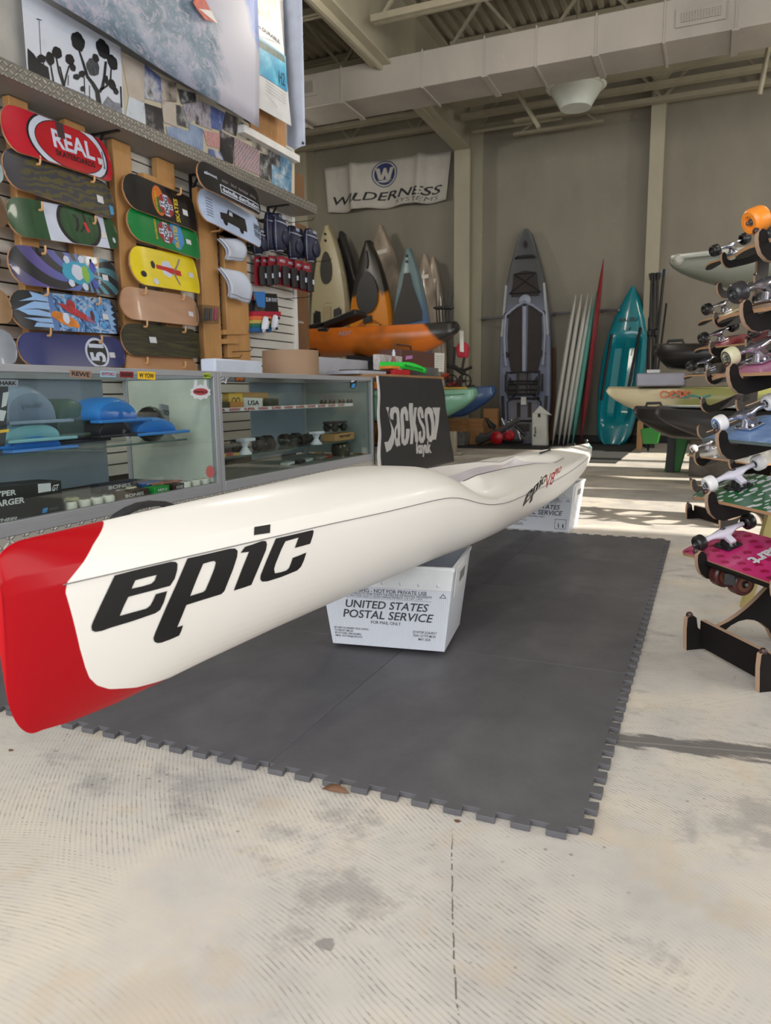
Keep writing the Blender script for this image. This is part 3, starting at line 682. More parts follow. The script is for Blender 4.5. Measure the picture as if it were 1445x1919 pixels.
while z < ZSH: zs_.append(z); z += pit
for z0_, z1_ in zip(zs_, zs_[1:]+[ZSH-.001]):
    mb.box((XW-.02, YS0, z0_+.005), (XW, YE1, min(z1_-.005, ZSH-.002)))
part('slat_board', mb, mslat, sw)
part('groove_backing', MB().box((XW-.03, YS0, .3), (XW-.02, YE1, ZSH-.002)), mslot, sw)
part('end_trim', MB().box((XW-.03, YE1, .3), (XW+.012, YE1+.05, ZSH-.002)), M('white_trim', (222, 222, 222), .4), sw)
struct('trim_%d' % n, MB().box((XW-.2, YS0, 0), (XW-.032, YE1+.04, 4.4)), M('partition_paint', (176, 174, 170), .6)); n += 1
mply = M('brown_hardboard', (112, 80, 52), .65, var=.14, scale=5, stretch=(1, 4, .6))
a = pX(556, 660, XW-.05); b = pX(579.5, 660, XW-.05)
pw = thing('plywood_end_panel', 'brown hardboard panel standing at the far end of the slat wall', 'panel', (XW, (a.y+b.y)/2, .3))
part('board', MB().box((XW-.06, YE1+.055, .3), (XW-.045, b.y, ZSH-.01)), mply, pw)
mb = MB(); letter(mb, 'Jobo', [pX(*q, XW-.0445) for q in ((559, 606), (569, 608), (569, 602), (559, 600))], .01); part('painted_mark', mb, M('chalk_white', (206, 208, 210), .6), pw)
part('board', MB().box((XW-.06, YE1+.055, ZSH+.08), (XW-.045, b.y-.02, ZSH+.42)), mply, pw)
# shelf with tread-plate lip
sh = thing('wall_shelf', 'long grey shelf with a diamond plate lip above the skateboard decks', 'shelf', (-3.3, 3.6, ZSH))
YSE = pX(594, 396, -3.2).y; hl = pX(150, 181, -3.2).z-pX(150, 203, -3.2).z
part('shelf_board', MB().box((XW+.001, YS0, ZSH), (-3.204, YSE, ZSH+.03)), mgrey, sh)
part('diamond_plate_lip', MB().box((-3.204, YS0, ZSH-.002), (-3.198, YSE, ZSH+.076)), mdia, sh, 'embossed diamond plate lip')
mbk = M('black_steel', (24, 23, 24), .45)
for (q, s) in (((175, 236), .26), ((358, 325), .26), ((505, 412), .26)):
    p = pX(q[0], q[1], XW+.02); mb = MB(); mb.bar((XW+.012, p.y, ZSH-.005), (-3.24, p.y, ZSH-.005), .02, .012); mb.bar((XW+.012, p.y, ZSH), (XW+.012, p.y, ZSH-.24), .022, .014); mb.bar((XW+.012, p.y, ZSH-.12), (XW+.09, p.y, ZSH-.01), .012, .012); part('bracket', mb, mbk, sh)
# gallery above the shelf -------------------------------------------------
def img(name, stops, scale, kind=0, st=(1, 1, 1), loc=(0, 0, 0), dist=0):
    g = G(name); v = g.map(st, loc); f = g.noise(scale, 6, v, .62, dist) if kind == 0 else g.wave(scale, dist or 4, 2, v)
    return g.done(g.ramp(f, stops), .45)
XG = XW+.03
def flat(q, X, th=.004):
    P = [pX(p[0], p[1], X) for p in q]; return P
def sheet_of(P, th=.004): return MB().prism(P, (-th, 0, 0))
po = thing('palm_photo', 'black and white photo print of round-headed palm trees leaning above the shelf', 'picture', pX(140, 120, XG))
q = flat([(53, 150), (233, 232), (226, 88), (40, -22)], XG)
part('print', sheet_of(q), img('pale_sky_print', [(.2, (196, 204, 222)), (.6, (214, 220, 234)), (.8, (180, 184, 196))], 2), po)
mblk = M('print_black', (22, 22, 26), .5, var=.2)
def pxart(polys, X, mat, par, name, lift=.002):
    vs, fs = fill2d([[(p[0], -p[1]) for p in P] for P in polys]); mb = MB(); mb.add([pX(v[0], -v[1], X+lift) for v in vs], fs); return part(name, mb, mat, par)
def blob(x, y, rx, ry, a=0, k=0): 
    R = []
    for i in range(32):
        t = 2*pi*i/32; r = 1+.045*sin(5*t+k)+.03*sin(9*t+k*2); R.append((x+r*(rx*cos(t)*cos(a)-ry*sin(t)*sin(a)), y+r*(rx*cos(t)*sin(a)+ry*sin(t)*cos(a))))
    return R
def stroke(pts, w0, w1):
    L = []; Rr = []
    for i, p in enumerate(pts):
        a = pts[max(0, i-1)]; b = pts[min(len(pts)-1, i+1)]; dx, dy = b[0]-a[0], b[1]-a[1]; d = sqrt(dx*dx+dy*dy) or 1; w = lerp(w0, w1, i/(len(pts)-1))
        L.append((p[0]-dy/d*w, p[1]+dx/d*w)); Rr.append((p[0]+dy/d*w, p[1]-dx/d*w))
    return L+Rr[::-1]
def Zp(x, y): return (40+x*.18, y*.18)
for k, (x, y, rx, ry, a) in enumerate(((590, 432, 66, 105, -.35), (850, 510, 62, 112, -.4), (950, 650, 48, 85, -.35), (372, 548, 48, 66, -.4), (300, 610, 44, 72, -.2), (505, 620, 44, 60, -.4), (210, 610, 48, 42, .5), (535, 700, 30, 45, -.4), (632, 770, 34, 36, 0), (575, 800, 36, 30, .3), (775, 605, 32, 48, -.4), (945, 880, 36, 60, -.4), (985, 950, 26, 38, -.4), (886, 830, 18, 45, 0), (640, 925, 26, 30, 0), (745, 700, 64, 95, -.3))):
    pxart([[Zp(*p) for p in blob(x, y, rx, ry, a, k)]], XG, M('print_grey', (70, 72, 80), .5, var=.4, scale=30) if k == 15 else mblk, po, 'palm_crown', .0022 if k == 15 else .003)
for pts, w0, w1 in (([(600, 520), (640, 640), (690, 800), (745, 870), (790, 950), (815, 1110)], 8, 26), ([(880, 640), (865, 800), (845, 910), (812, 960)], 12, 18), ([(935, 720), (930, 830), (890, 895), (830, 935)], 7, 12), ([(365, 600), (390, 740), (440, 900)], 8, 9), ([(400, 690), (425, 790), (450, 890)], 7, 9), ([(500, 680), (470, 780), (445, 900)], 8, 9), ([(305, 670), (335, 850)], 7, 9), ([(490, 780), (488, 890)], 4, 4), ([(655, 800), (662, 980)], 5, 5), ([(710, 890), (712, 1030)], 4, 4), ([(185, 210), (205, 600)], 2.5, 2.5), ([(160, 195), (215, 212)], 6, 3), ([(1035, 900), (1045, 1120)], 8, 8), ([(230, 650), (240, 720)], 5, 5)):
    pxart([[Zp(*p) for p in stroke(pts, w0, w1)]], XG, mblk, po, 'palm_trunk', .0026)
pxart([[Zp(*p) for p in ((65, 500), (130, 560), (180, 640), (280, 700), (300, 830), (78, 760), (68, 640))]], XG, mblk, po, 'dark_hedge', .0024)
pxart([[Zp(*p) for p in ((300, 830), (440, 890), (700, 1000), (790, 1060), (780, 1130), (420, 960))]], XG, M('print_street_grey', (120, 124, 136), .5, var=.5, scale=25), po, 'street', .0015)
pxart([[Zp(*p) for p in ((840, 1090), (900, 1000), (960, 1060), (1040, 1080), (1060, 1230), (1000, 1200))]], XG, M('print_street_grey', (120, 124, 136)), po, 'undergrowth', .0015)
# collage of clippings
co = thing('photo_collage', 'long collage of overlapping skate magazine clippings standing on the shelf', 'collage', pX(400, 260, XG))
part('backing_board', sheet_of(flat([(232, 235), (552, 374), (552, 280), (226, 95)], XG-.004)), M('collage_backing', (196, 188, 168), .6), co)
cl_m = [img('clip_a', [(.3, (178, 166, 156)), (.6, (196, 186, 176)), (.75, (150, 140, 136))], 6), img('clip_b', [(.3, (52, 66, 130)), (.5, (86, 104, 160)), (.62, (190, 190, 198)), (.75, (30, 28, 40))], 5),
        img('clip_c', [(.35, (18, 16, 20)), (.55, (44, 40, 46)), (.7, (150, 148, 152))], 7), img('clip_d', [(.3, (160, 178, 208)), (.55, (120, 140, 176)), (.7, (70, 74, 96))], 6),
        img('clip_e', [(.3, (206, 198, 190)), (.5, (150, 140, 130)), (.62, (60, 58, 60))], 8), img('clip_f', [(.3, (90, 108, 140)), (.5, (176, 168, 176)), (.66, (60, 60, 74))], 9, st=(1, 2, 1)),
        img('clip_g', [(.35, (26, 24, 26)), (.5, (80, 80, 84)), (.66, (176, 176, 176))], 11), img('clip_h', [(.3, (40, 90, 130)), (.5, (110, 150, 180)), (.65, (200, 206, 210)), (.8, (24, 40, 60))], 8)]
g = G('clip_red'); wv = g.wave(26, 2, 3, g.map((1, 1, .2)), direction='Y'); MRED = g.done(g.ramp(wv, [(.45, (208, 196, 192)), (.55, (178, 40, 56))]), .5)
g = G('clip_grid'); br = g.N.new('ShaderNodeTexBrick'); g.L.new(g.map((1, 14, 14), rot=(0, radians(90), 0)), br.inputs['Vector']); br.inputs['Scale'].default_value = 1.0; br.inputs['Color1'].default_value = lin((52, 36, 58))+(1,); br.inputs['Color2'].default_value = lin((150, 88, 104))+(1,); br.inputs['Mortar'].default_value = lin((186, 172, 178))+(1,); br.inputs['Mortar Size'].default_value = .06; MGRID = g.done(br.outputs['Color'], .5)
def Zc(x, y): return (220+x*.1384, 100+y*.1384)
def Zd(x, y): return (380+x*.166, 160+y*.166)
clips = [(cl_m[0], [Zc(*p) for p in ((160, 600), (365, 660), (370, 150), (50, 10))]), (cl_m[1], [Zc(*p) for p in ((370, 610), (600, 665), (590, 330), (370, 145))]), (cl_m[4], [Zc(*p) for p in ((600, 640), (805, 660), (800, 400), (585, 330))]),
    (cl_m[6], [Zc(*p) for p in ((870, 690), (1070, 660), (1060, 540), (820, 480))]), (img('clip_bmx', [(.3, (206, 214, 226)), (.62, (196, 204, 216)), (.7, (60, 62, 70))], 9), [Zc(*p) for p in ((110, 870), (390, 1000), (365, 670), (160, 580))]), (cl_m[2], [Zc(*p) for p in ((400, 1000), (640, 1110), (600, 745), (365, 670))]),
    (cl_m[0], [Zc(*p) for p in ((630, 930), (810, 1000), (790, 680), (600, 640))]), (cl_m[6], [Zc(*p) for p in ((805, 960), (960, 1010), (890, 720), (790, 690))]), (cl_m[5], [Zc(*p) for p in ((960, 960), (1080, 880), (1090, 660), (890, 700))]),
    (cl_m[5], [Zc(*p) for p in ((1060, 950), (1290, 1040), (1280, 720), (1100, 620))]), (cl_m[3], [Zc(*p) for p in ((690, 1140), (850, 1200), (800, 1000), (660, 990))]), (cl_m[3], [Zc(*p) for p in ((800, 1180), (985, 1240), (980, 1060), (810, 1000))]),
    (cl_m[3], [Zc(*p) for p in ((980, 1260), (1160, 1330), (1160, 1030), (970, 940))]), (MRED, [Zc(*p) for p in ((1220, 1250), (1390, 1290), (1385, 1080), (1165, 1045))]), (cl_m[1], [Zd(*p) for p in ((100, 480), (240, 520), (250, 310), (90, 225))]), (cl_m[2], [Zd(*p) for p in ((215, 490), (380, 575), (400, 370), (260, 290))]),
    (cl_m[4], [Zd(*p) for p in ((400, 600), (600, 640), (560, 500), (420, 400))]), (MGRID, [Zd(*p) for p in ((360, 900), (650, 1020), (630, 730), (360, 590))]), (cl_m[2], [Zd(*p) for p in ((195, 830), (345, 890), (355, 590), (195, 510))]), (cl_m[1], [Zd(*p) for p in ((70, 790), (240, 850), (200, 750), (70, 710))]),
    (cl_m[4], [Zd(*p) for p in ((570, 700), (740, 780), (710, 570), (570, 500))]), (cl_m[6], [Zd(*p) for p in ((740, 880), (880, 920), (870, 640), (740, 610))]), (cl_m[6], [Zd(*p) for p in ((650, 1040), (780, 1090), (770, 800), (650, 760))]), (cl_m[7], [Zd(*p) for p in ((880, 1000), (1005, 1060), (1005, 730), (870, 660))]), (cl_m[7], [Zd(*p) for p in ((780, 1120), (1000, 1210), (1005, 1010), (780, 880))])]
for i, (m, q) in enumerate(clips): part('clipping', sheet_of(flat(q, XG+.001*(1+i % 4)), .0012), m, co)
# surf banner, poster, white banner, ledge
XBN = XW+.16
g = G('surf_print'); v = g.map((1, 1, 1.3), rot=(radians(-25), 0, 0)); f = g.noise(2.6, 8, v, .66, 1.2); foam = g.step(g.noise(8, 9, v, .76, 2.2), .50, .60); p = g.xyz()
sw_ = g.math('ADD', g.math('MULTIPLY', p[1], 1.05), g.math('MULTIPLY', p[2], .25))
c = g.ramp(f, [(.32, (96, 118, 138)), (.48, (124, 144, 164)), (.62, (166, 172, 194))]); c = g.mix(g.math('MULTIPLY', foam, .8), c, (190, 184, 202))
c = g.mix(g.step(g.math('ADD', sw_, g.math('MULTIPLY', f, .6)), .62, .85), c, (192, 192, 208)); c = g.mix(g.step(g.math('SUBTRACT', g.math('ADD', g.math('MULTIPLY', p[1], 1.5), p[2]), g.math('MULTIPLY', f, .4)), 1.35, 1.5), c, (112, 138, 206)); MS = g.done(c, .5)
sb = thing('surf_banner', 'large hanging fabric banner printed with a breaking wave and surfboard', 'banner', pX(330, 60, XBN))
A_, B_, C_ = pX(60, -22, XBN), pX(484, 240.5, XBN), pX(477, -5, XBN); ztop = 4.25
def banner(u, v):
    y = lerp(A_.y, B_.y, u); zb_ = lerp(A_.z, B_.z, u); return Vector((XBN+.012*sin(u*9)+.03*sin(v*3), y, lerp(zb_, ztop, v)))
part('cloth', MB().sheet(banner, 30, 12), MS, sb, solid=.002)
mb = MB(); vs, fs = fill2d([[(362, 5), (372, -20), (385, 0), (396, 22), (404, 42), (384, 36), (370, 18)]]); mb.add([pX(x, y, XBN+.05) for x, y in vs], fs); part('printed_surfboard', mb, M('print_orange', (196, 84, 66), .5, var=.35, scale=20), sb)
mb = MB(); vs, fs = fill2d([[(372, 16), (404, 42), (408, 44), (396, 20)]]); mb.add([pX(x, y, XBN+.052) for x, y in vs], fs); part('printed_surfboard', mb, M('print_white', (224, 218, 216), .5), sb)
wb = thing('blank_banner', 'plain white banner hanging at the far end of the picture wall', 'banner', pY(560, 150, YE1+.08))
q = [pY(*p, YE1+.08) for p in ((535, 288), (571.5, 272), (564.5, 0), (520, 12))]; mb = MB(); q2 = [q[0]+Vector((0, .02, 0)), q[1], q[2]+(q[2]-q[1])*.55, q[3]+(q[3]-q[0])*.55]
mb.sheet(lambda u, v: (q2[0]*(1-u)*(1-v)+q2[1]*u*(1-v)+q2[2]*u*v+q2[3]*(1-u)*v)+Vector((0, .012*sin(u*7+v*2), 0)), 8, 10); part('cloth', mb, M('white_vinyl', (202, 212, 236), .45), wb, solid=.003)
mb = MB(); mb.ball(pY(568, 268, YE1+.07), .012, 8); part('eyelet', mb, mbk, wb)
XP = XBN-.03
dp = thing('beach_poster', 'tilted white poster with a turquoise beach photo beside the wave banner', 'poster', pX(510, 120, XP))
q = flat([(478, 198), (546, 236), (521, -20), (462, -60)], XP); part('sheet', sheet_of(q), M('poster_paper', (206, 208, 212), .45), dp)
def Zs(x, y): return (200+x*.263, y*.263)
def onp(pts, mat, nm, lift=.003): pxart([[Zs(*p) for p in pts]], XP, mat, dp, nm, lift)
onp(((1060, -60), (1210, -40), (1235, 215), (1060, 95)), img('poster_sand', [(.3, (150, 190, 200)), (.5, (190, 180, 160)), (.7, (160, 140, 120))], 7), 'beach_picture')
onp(((1060, 90), (1235, 210), (1245, 315), (1075, 250)), M('poster_paper', (206, 208, 212), .45), 'heading_panel', .0034)
onp(((1075, 255), (1275, 400), (1288, 655), (1085, 525)), img('poster_sea', [(.3, (20, 120, 176)), (.55, (40, 160, 200)), (.75, (120, 200, 216))], 6), 'sea_picture', .0034)
onp(((1078, 275), (1265, 400), (1272, 450), (1080, 330)), M('poster_shore', (70, 92, 84), .5, var=.4, scale=30), 'shore_picture', .0038)
mb = MB(); letter(mb, 'no DURABLE', [pX(*Zs(*p), XP+.004) for p in ((1068, 190), (1232, 310), (1230, 285), (1066, 160))], .02); part('lettering', mb, M('print_black', (22, 22, 26)), dp); mb = MB(); letter(mb, 'H2', [pX(*Zs(*p), XP+.0045) for p in ((1228, 590), (1270, 615), (1268, 525), (1226, 500))]); part('lettering', mb, M('print_black', (22, 22, 26)), dp)
mb = MB()
for i in range(5): letter(mb, 'strong light boards for every day on the water', [pX(*Zs(*p), XP+.004) for p in ((1130, 580+i*22), (1275-(60 if i == 4 else 0), 682+i*22), (1275-(60 if i == 4 else 0), 672+i*22), (1130, 568+i*22))])
part('small_print', mb, M('print_black', (22, 22, 26)), dp)
mb = MB(); mb.box((XG, pX(485, 245, XG).y-.3, pX(500, 262, XG+.05).z-.04), (XG+.06, YE1+.03, pX(500, 262, XG+.05).z+.015)); solo('picture_ledge', 'narrow white ledge under the beach poster', 'ledge', mb, M('white_trim', (222, 222, 222)))
solo('plywood_strip', 'bare plywood strip showing under the beach poster', 'panel', sheet_of(flat([(470, 250), (536, 280), (536, 190), (470, 160)], XG+.012), .01), M('plywood', (170, 126, 82), .6, var=.12, stretch=(1, 6, 1)))
# ------------------------------------------------------------------ wooden deck racks
mwood = M('maple_rack', (186, 140, 88), .5, var=.10, scale=6, stretch=(2, 2, .5)); mpeg = M('peg_wood', (206, 160, 110), .5)
XD = XW+.145
def upright(par, x0, x1, y0, y1, X=XW+.03, depth=.05):
    a = pX(x0, (y0+y1)/2, X+depth); b = pX(x1, (y0+y1)/2, X+depth); zt = min(ZSH-.004, pX((x0+x1)/2, y0, X+depth).z); zl = pX((x0+x1)/2, y1, X+depth).z
    mb = MB(); mb.box((X, a.y, zl), (X+depth, b.y, zt)); part('upright', mb, mwood, par, bevel=.006)
def rack(label, ups, pegs, rungs=()):
    p0 = pX(ups[0][0], 450, XW+.03); r = thing('deck_rack', label, 'display rack', (XW+.05, p0.y, 1.0))
    for u in ups: upright(r, *u)
    for (x, y) in pegs:
        a = pX(x, y, XW+.08); b = pX(x, y, XD+.012); mb = MB(); mb.cyl((XW+.05, b.y, b.z-.03), (XD+.008, b.y, b.z-.03), .007); mb.tube([(XD-.02, b.y, b.z-.03), (XD+.010, b.y, b.z-.029), (XD+.016, b.y, b.z-.018), (XD+.016, b.y, b.z+.010)], .0062, 8); part('peg', mb, mpeg, r)
    for (q0, q1) in rungs:
        a = pX(*q0, XW+.07); b = pX(*q1, XW+.07); mb = MB(); mb.bar(a, b, .06, .035); part('cross_rail', mb, mwood, r)
    return r
rack('left wooden peg rack holding the red oval deck and five decks below it', [(38, 73, 180, 700), (140, 176, 230, 700)], [(74, 296), (78, 382), (84, 464), (89, 542), (94, 618), (176, 330), (178, 408), (182, 486), (186, 560), (190, 632)])
rack('middle wooden peg rack holding the green and the yellow deck', [(225, 258, 262, 700), (306, 337, 298, 700)], [(273, 541), (275, 603), (276, 672), (344, 553), (347, 614), (347, 680), (338, 355)], [((262, 330), (318, 352))])
rack('right wooden rack behind the white shirts, mostly without decks', [(378, 411, 360, 700), (424, 466, 425, 700)], [(412, 424)], [((413, 623), (456, 622)), ((413, 640), (442, 640))])
# ------------------------------------------------------------------ skateboard decks
QUADF = ([(0, 0), (1, 0), (1, 1), (0, 1)], [(0, 1, 2, 3)])
class Deck:
    def __init__(s, name, label, L, R, mid, base, bands=(), X=None, pointy=0, wide=None, ply=(198, 150, 112), group=None, square=0):
        X = X or XD; A = pX(*L, X); B = pX(*R, X); s.e = (B-A); s.len = s.e.length; s.e.normalize(); s.A = A
        if wide is None: wide = abs(pX(*mid[0], X).z-pX(*mid[1], X).z)
        s.w = wide/2; s.up = (Vector((-.16, 0, 1))-s.e*Vector((-.16, 0, 1)).dot(s.e)).normalized(); s.n = s.e.cross(s.up).normalized()
        if s.n.x < 0: s.n = -s.n
        s.pointy = pointy; s.square = square; s.root = thing(name, label, 'skateboard deck', (A+B)/2, group)
        mats = [M('deck_'+str(base), base, .28, var=.06, scale=5, stretch=(1, 1, 4), coat=.10), M('ply_edge', ply, .5)]; us = []
        for b in bands: mats.append(b[2])
        cut = sorted(set([0, .006, .02, .045, .08, .12, .17, .22, .3, .4, .5, .6, .7, .78, .83, .88, .92, .955, .98, .994, 1]+[b[0] for b in bands]+[b[1] for b in bands]))
        mb = MB(); rows = []
        NV = 8
        for u in cut:
            rows.append([s.pt(u, lerp(-1, 1, j/NV), 0) for j in range(NV+1)]+[s.pt(u, lerp(1, -1, j/NV), -.011) for j in range(NV+1)])
        n_ = len(rows[0]); base_i = len(mb.v); mb.v += [p for r in rows for p in r]
        for i in range(len(rows)-1):
            um = (cut[i]+cut[i+1])/2; mi = 0
            for k, b in enumerate(bands):
                if b[0] <= um <= b[1]: mi = 2+k
            for j in range(n_):
                j2 = (j+1) % n_; mb.f.append([i*n_+j, i*n_+j2, (i+1)*n_+j2, (i+1)*n_+j]); mb.mi.append(mi if j < NV else 1)
        mb.f.append(list(range(n_))[::-1]); mb.mi.append(1); mb.f.append([(len(rows)-1)*n_+j for j in range(n_)]); mb.mi.append(1)
        me = part('board', mb, mats, s.root, angle=50)
        bm = bmesh.new(); bm.from_mesh(me.data); bmesh.ops.recalc_face_normals(bm, faces=bm.faces); bm.to_mesh(me.data); bm.free()
    def hw(s, u):
        r = .115 if not s.square else .07
        if u < r+s.pointy: t = 1-u/(r+s.pointy); k = sqrt(max(0, 1-t**2.3))
        elif u > 1-r: t = 1-(1-u)/r; k = sqrt(max(0, 1-t**(2.3 if not s.square else 4)))
        else: k = 1
        return s.w*max(k, .04)*(1-.05*s.pointy*0)
    def pt(s, u, v, d):
        k = 0
        if u < .2: k = ((.2-u)/.2)**1.7
        elif u > .82: k = ((u-.82)/.18)**1.7
        h = s.hw(u); return s.A+s.e*(u*s.len)+s.up*(v*h)+s.n*(d-.020*k+.003*v*v)
    def art(s, vf, mat, name, lift=.0012, step=.08, label=None):
        """artwork: x 0..1 along the deck, y in half widths"""
        vs, fs = dense(vf, step); P = []
        for x, y in vs:
            x = max(.006, min(.994, x)); h = s.hw(x)/s.w; P.append(s.pt(x, max(-.985, min(.985, y/h)), lift))
        mb = MB(); mb.add(P, fs); return part(name, mb, mat, s.root, label, angle=60)
    def text(s, st, x0, x1, y0, y1, mat, name, bold=.01, shear=0, rot=0, lift=.0022, space=1):
        vf = fit(text2d(st, bold, shear, space)); vs, fs = vf
        if rot: vs = [((1-v) if rot == 1 else v, u if rot == 1 else 1-u) for u, v in vs]
        return s.art(([(lerp(x0, x1, u), lerp(y0, y1, v)) for u, v in vs], fs), mat, name, lift, .1)
    def sticker(s, x, y, w=.055, h=.35, mat=None):
        m = mat or M('price_sticker', (206, 208, 216), .5); return s.art(fit(QUADF, x-w/2, x+w/2, y-h/2, y+h/2), m, 'price_sticker', .0026)
def P2(pts): return [tuple(p) for p in pts]
white = M('deck_white_ink', (198, 206, 226), .35); black = M('deck_black_ink', (20, 20, 24), .35)
R1 = M('deck_red_ink', (176, 16, 32), .35)
d = Deck('skateboard_deck', 'red skateboard deck with a white oval ring and big white REAL lettering', (7.5, 233), (212.5, 306), ((110, 228), (110, 313)), (186, 18, 44))
for rx, ry, m, l in ((.385, 1.42, black, .0010), (.367, 1.33, white, .0014), (.318, 1.08, black, .0018), (.312, 1.04, R1, .0022)): d.art(fill2d([disc(.565, 0, rx, ry, 48)]), m, 'oval_ring', l)
d.text('REAL', .405, .80, -.22, .60, white, 'lettering', .03, lift=.003); d.text('SKATEBOARDS', .41, .785, -.58, -.32, black, 'lettering', .03, lift=.003); d.sticker(.86, -.15, .06, .3); d.art(fit(QUADF, .46, .53, .3, 1.0), M('hang_tag_dark', (62, 44, 50), .5), 'hang_tag', .0036)
def flames(nm, c1, c2):
    g = G(nm); v = g.map((1, 1.0, 1.6), rot=(radians(-14), 0, 0)); f = g.wave(5.5, 7, 2.4, v, direction='Z'); k = g.noise(7, 4, v, .6, 1.5); p = g.xyz()
    t = g.math('MULTIPLY', g.step(g.math('ADD', f, g.math('MULTIPLY', k, .5)), .78, .84), g.step(g.math('ADD', p[1], g.math('MULTIPLY', k, .25)), -.20, -.10)); return g.done(g.mix(t, c1, c2), .35, coat=.2)
d = Deck('skateboard_deck', 'dark grey skateboard deck with olive flame pattern under the red deck', (10, 308), (217.5, 381), ((110, 309), (110, 384)), (58, 58, 68), [(0, 1, flames('olive_flames', (56, 56, 66), (84, 78, 44)))]); d.sticker(.83, -.1, .065, .4); d.art(fit(QUADF, .925, .975, -.75, -.2), M('blue_sticker', (66, 150, 206), .5), 'blue_sticker', .002)
GR = M('deck_green_stain', (36, 74, 44), .3, var=.25, scale=6, stretch=(1, 5, 1), coat=.2)
d = Deck('skateboard_deck', 'green stained deck with white middle and a winking green face sticking out its tongue', (16.6, 402.5), (223.5, 437), ((116, 395), (116, 466)), (44, 82, 52), [(0, .30, GR), (.30, .86, white), (.86, 1, GR)])
d.art(fill2d([disc(.605, .15, .205, 1.35, 40)]), black, 'face_outline', .0012); d.art(fill2d([disc(.605, .15, .175, 1.15, 40)]), M('deck_green_stain', (36, 74, 44)), 'face', .0018)
d.art(fill2d([stroke([(.56, .62), (.59, .4), (.585, .05), (.56, -.3)], .012, .012)]), black, 'smile_line', .0026); d.art(fill2d([stroke([(.655, .8), (.665, .35), (.64, -.05), (.60, -.3)], .012, .009)]), black, 'smile_line', .0026)
d.art(fill2d([P2([(.64, .25), (.665, .3), (.69, -.2), (.665, -.3)])]), M('tongue_red', (196, 44, 52), .4), 'tongue', .003); d.sticker(.825, -.3, .05, .3, M('faint_sticker', (210, 206, 200), .5)); d.art(fill2d([disc(.935, -.45, .018, .16)]), white, 'round_sticker', .002)
g = G('swirl_art'); p = g.xyz(); ly = g.math('ADD', p[1], -.12); an = g.math('ARCTAN2', p[2], ly); rr = g.math('SQRT', g.math('ADD', g.math('MULTIPLY', ly, ly), g.math('MULTIPLY', p[2], p[2])))
wv = g.math('SINE', g.math('ADD', g.math('MULTIPLY', an, 14), g.math('MULTIPLY', rr, 26))); col = g.ramp(g.math('ADD', g.math('MULTIPLY', p[1], 1.25), .5), [(.0, (50, 50, 74)), (.25, (86, 76, 150)), (.55, (70, 96, 170)), (.8, (70, 140, 160)), (1, (52, 52, 50))]); SW = g.done(g.mix(g.step(wv, -.1, .1), (22, 24, 36), col), .3, coat=.25)
d = Deck('skateboard_deck', 'purple and blue swirl striped deck with a turquoise splash in the middle', (21, 493), (226, 523), ((116, 475.7), (116, 548)), (48, 48, 70), [(0, 1, SW)])
d.art(fill2d([blob(.57, 0, .15, .62, 0, 2)]), M('turquoise_ink', (48, 150, 186), .35), 'splash', .0014); d.art(fill2d([blob(.565, .02, .055, .42, 0, 4)]), white, 'splash', .002); d.art(fill2d([blob(.64, -.02, .035, .45, 0, 3)]), M('lime_ink', (124, 176, 62), .35), 'splash', .0024)
for (x, y) in ((.725, .4), (.715, -.5)): d.art(fill2d([disc(x, y, .028, .3)]), M('blue_ink', (62, 78, 170), .35), 'blob', .0024)
for (x, y) in ((.48, .62), (.485, -.62), (.62, .75), (.61, -.72)): d.art(fill2d([blob(x, y, .028, .2, 0, x*9)]), white, 'white_blob', .0028)
d.sticker(.835, -.05, .06, .32); d.text('flyer', .755, .785, -.45, .4, white, 'lettering', .01, rot=1)
d = Deck('skateboard_deck', 'black and blue deck with jagged pale blue spikes and fiery splashes', (24, 578), (226, 594.5), ((116, 548), (116, 619.4)), (28, 30, 36), [(.30, .36, M('deck_mid_blue', (80, 116, 176), .35, var=.2)), (.36, .93, img('battle_art', [(.30, (24, 28, 40)), (.42, (40, 84, 140)), (.52, (96, 150, 206)), (.6, (180, 196, 216)), (.68, (40, 50, 80))], 16, dist=2))])
PB = M('pale_blue_ink', (140, 178, 226), .35)
for P in ([(.31, .78), (.16, .95), (.18, .68), (.07, .42), (.2, .52), (.31, .5)], [(.31, .3), (.17, .42), (.03, -.02), (.2, .1), (.31, .08)], [(.31, -.08), (.2, .05), (.05, .0), (.12, -.25), (.31, -.3)], [(.31, -.38), (.08, -.4), (.2, -.6), (.31, -.6)], [(.31, -.66), (.17, -.62), (.14, -.85), (.31, -.86)], [(.31, .45), (.18, .46), (.18, .2), (.31, .33)]): d.art(fill2d([P]), PB, 'spike', .002)
d.art(fill2d([blob(.43, -.38, .09, .42, .2, 1)]), M('flame_orange', (206, 120, 36), .4, var=.3, scale=20), 'splash', .0024); d.art(fill2d([blob(.44, -.3, .03, .3, 0, 3)]), white, 'splash', .0028); d.art(fill2d([blob(.56, .0, .07, .5, .3, 5)]), M('splash_red', (166, 40, 48), .4, var=.4, scale=30), 'splash', .0024); d.art(fill2d([blob(.51, .42, .04, .3, 0, 6)]), M('splash_red', (166, 40, 48)), 'splash', .0026)
d.art(fill2d([blob(.70, -.06, .065, .45, 0, 7)]), M('sky_ink', (74, 150, 214), .4), 'splash', .0024); d.art(fill2d([blob(.70, -.05, .02, .3, 0, 8)]), M('splash_dark_red', (92, 20, 30), .4), 'splash', .0028); d.sticker(.835, -.05, .06, .32)
for (x, y) in ((.80, .45), (.80, -.55)): d.art(fill2d([disc(x, y, .025, .16)]), M('sky_ink', (74, 150, 214)), 'blob', .0024)
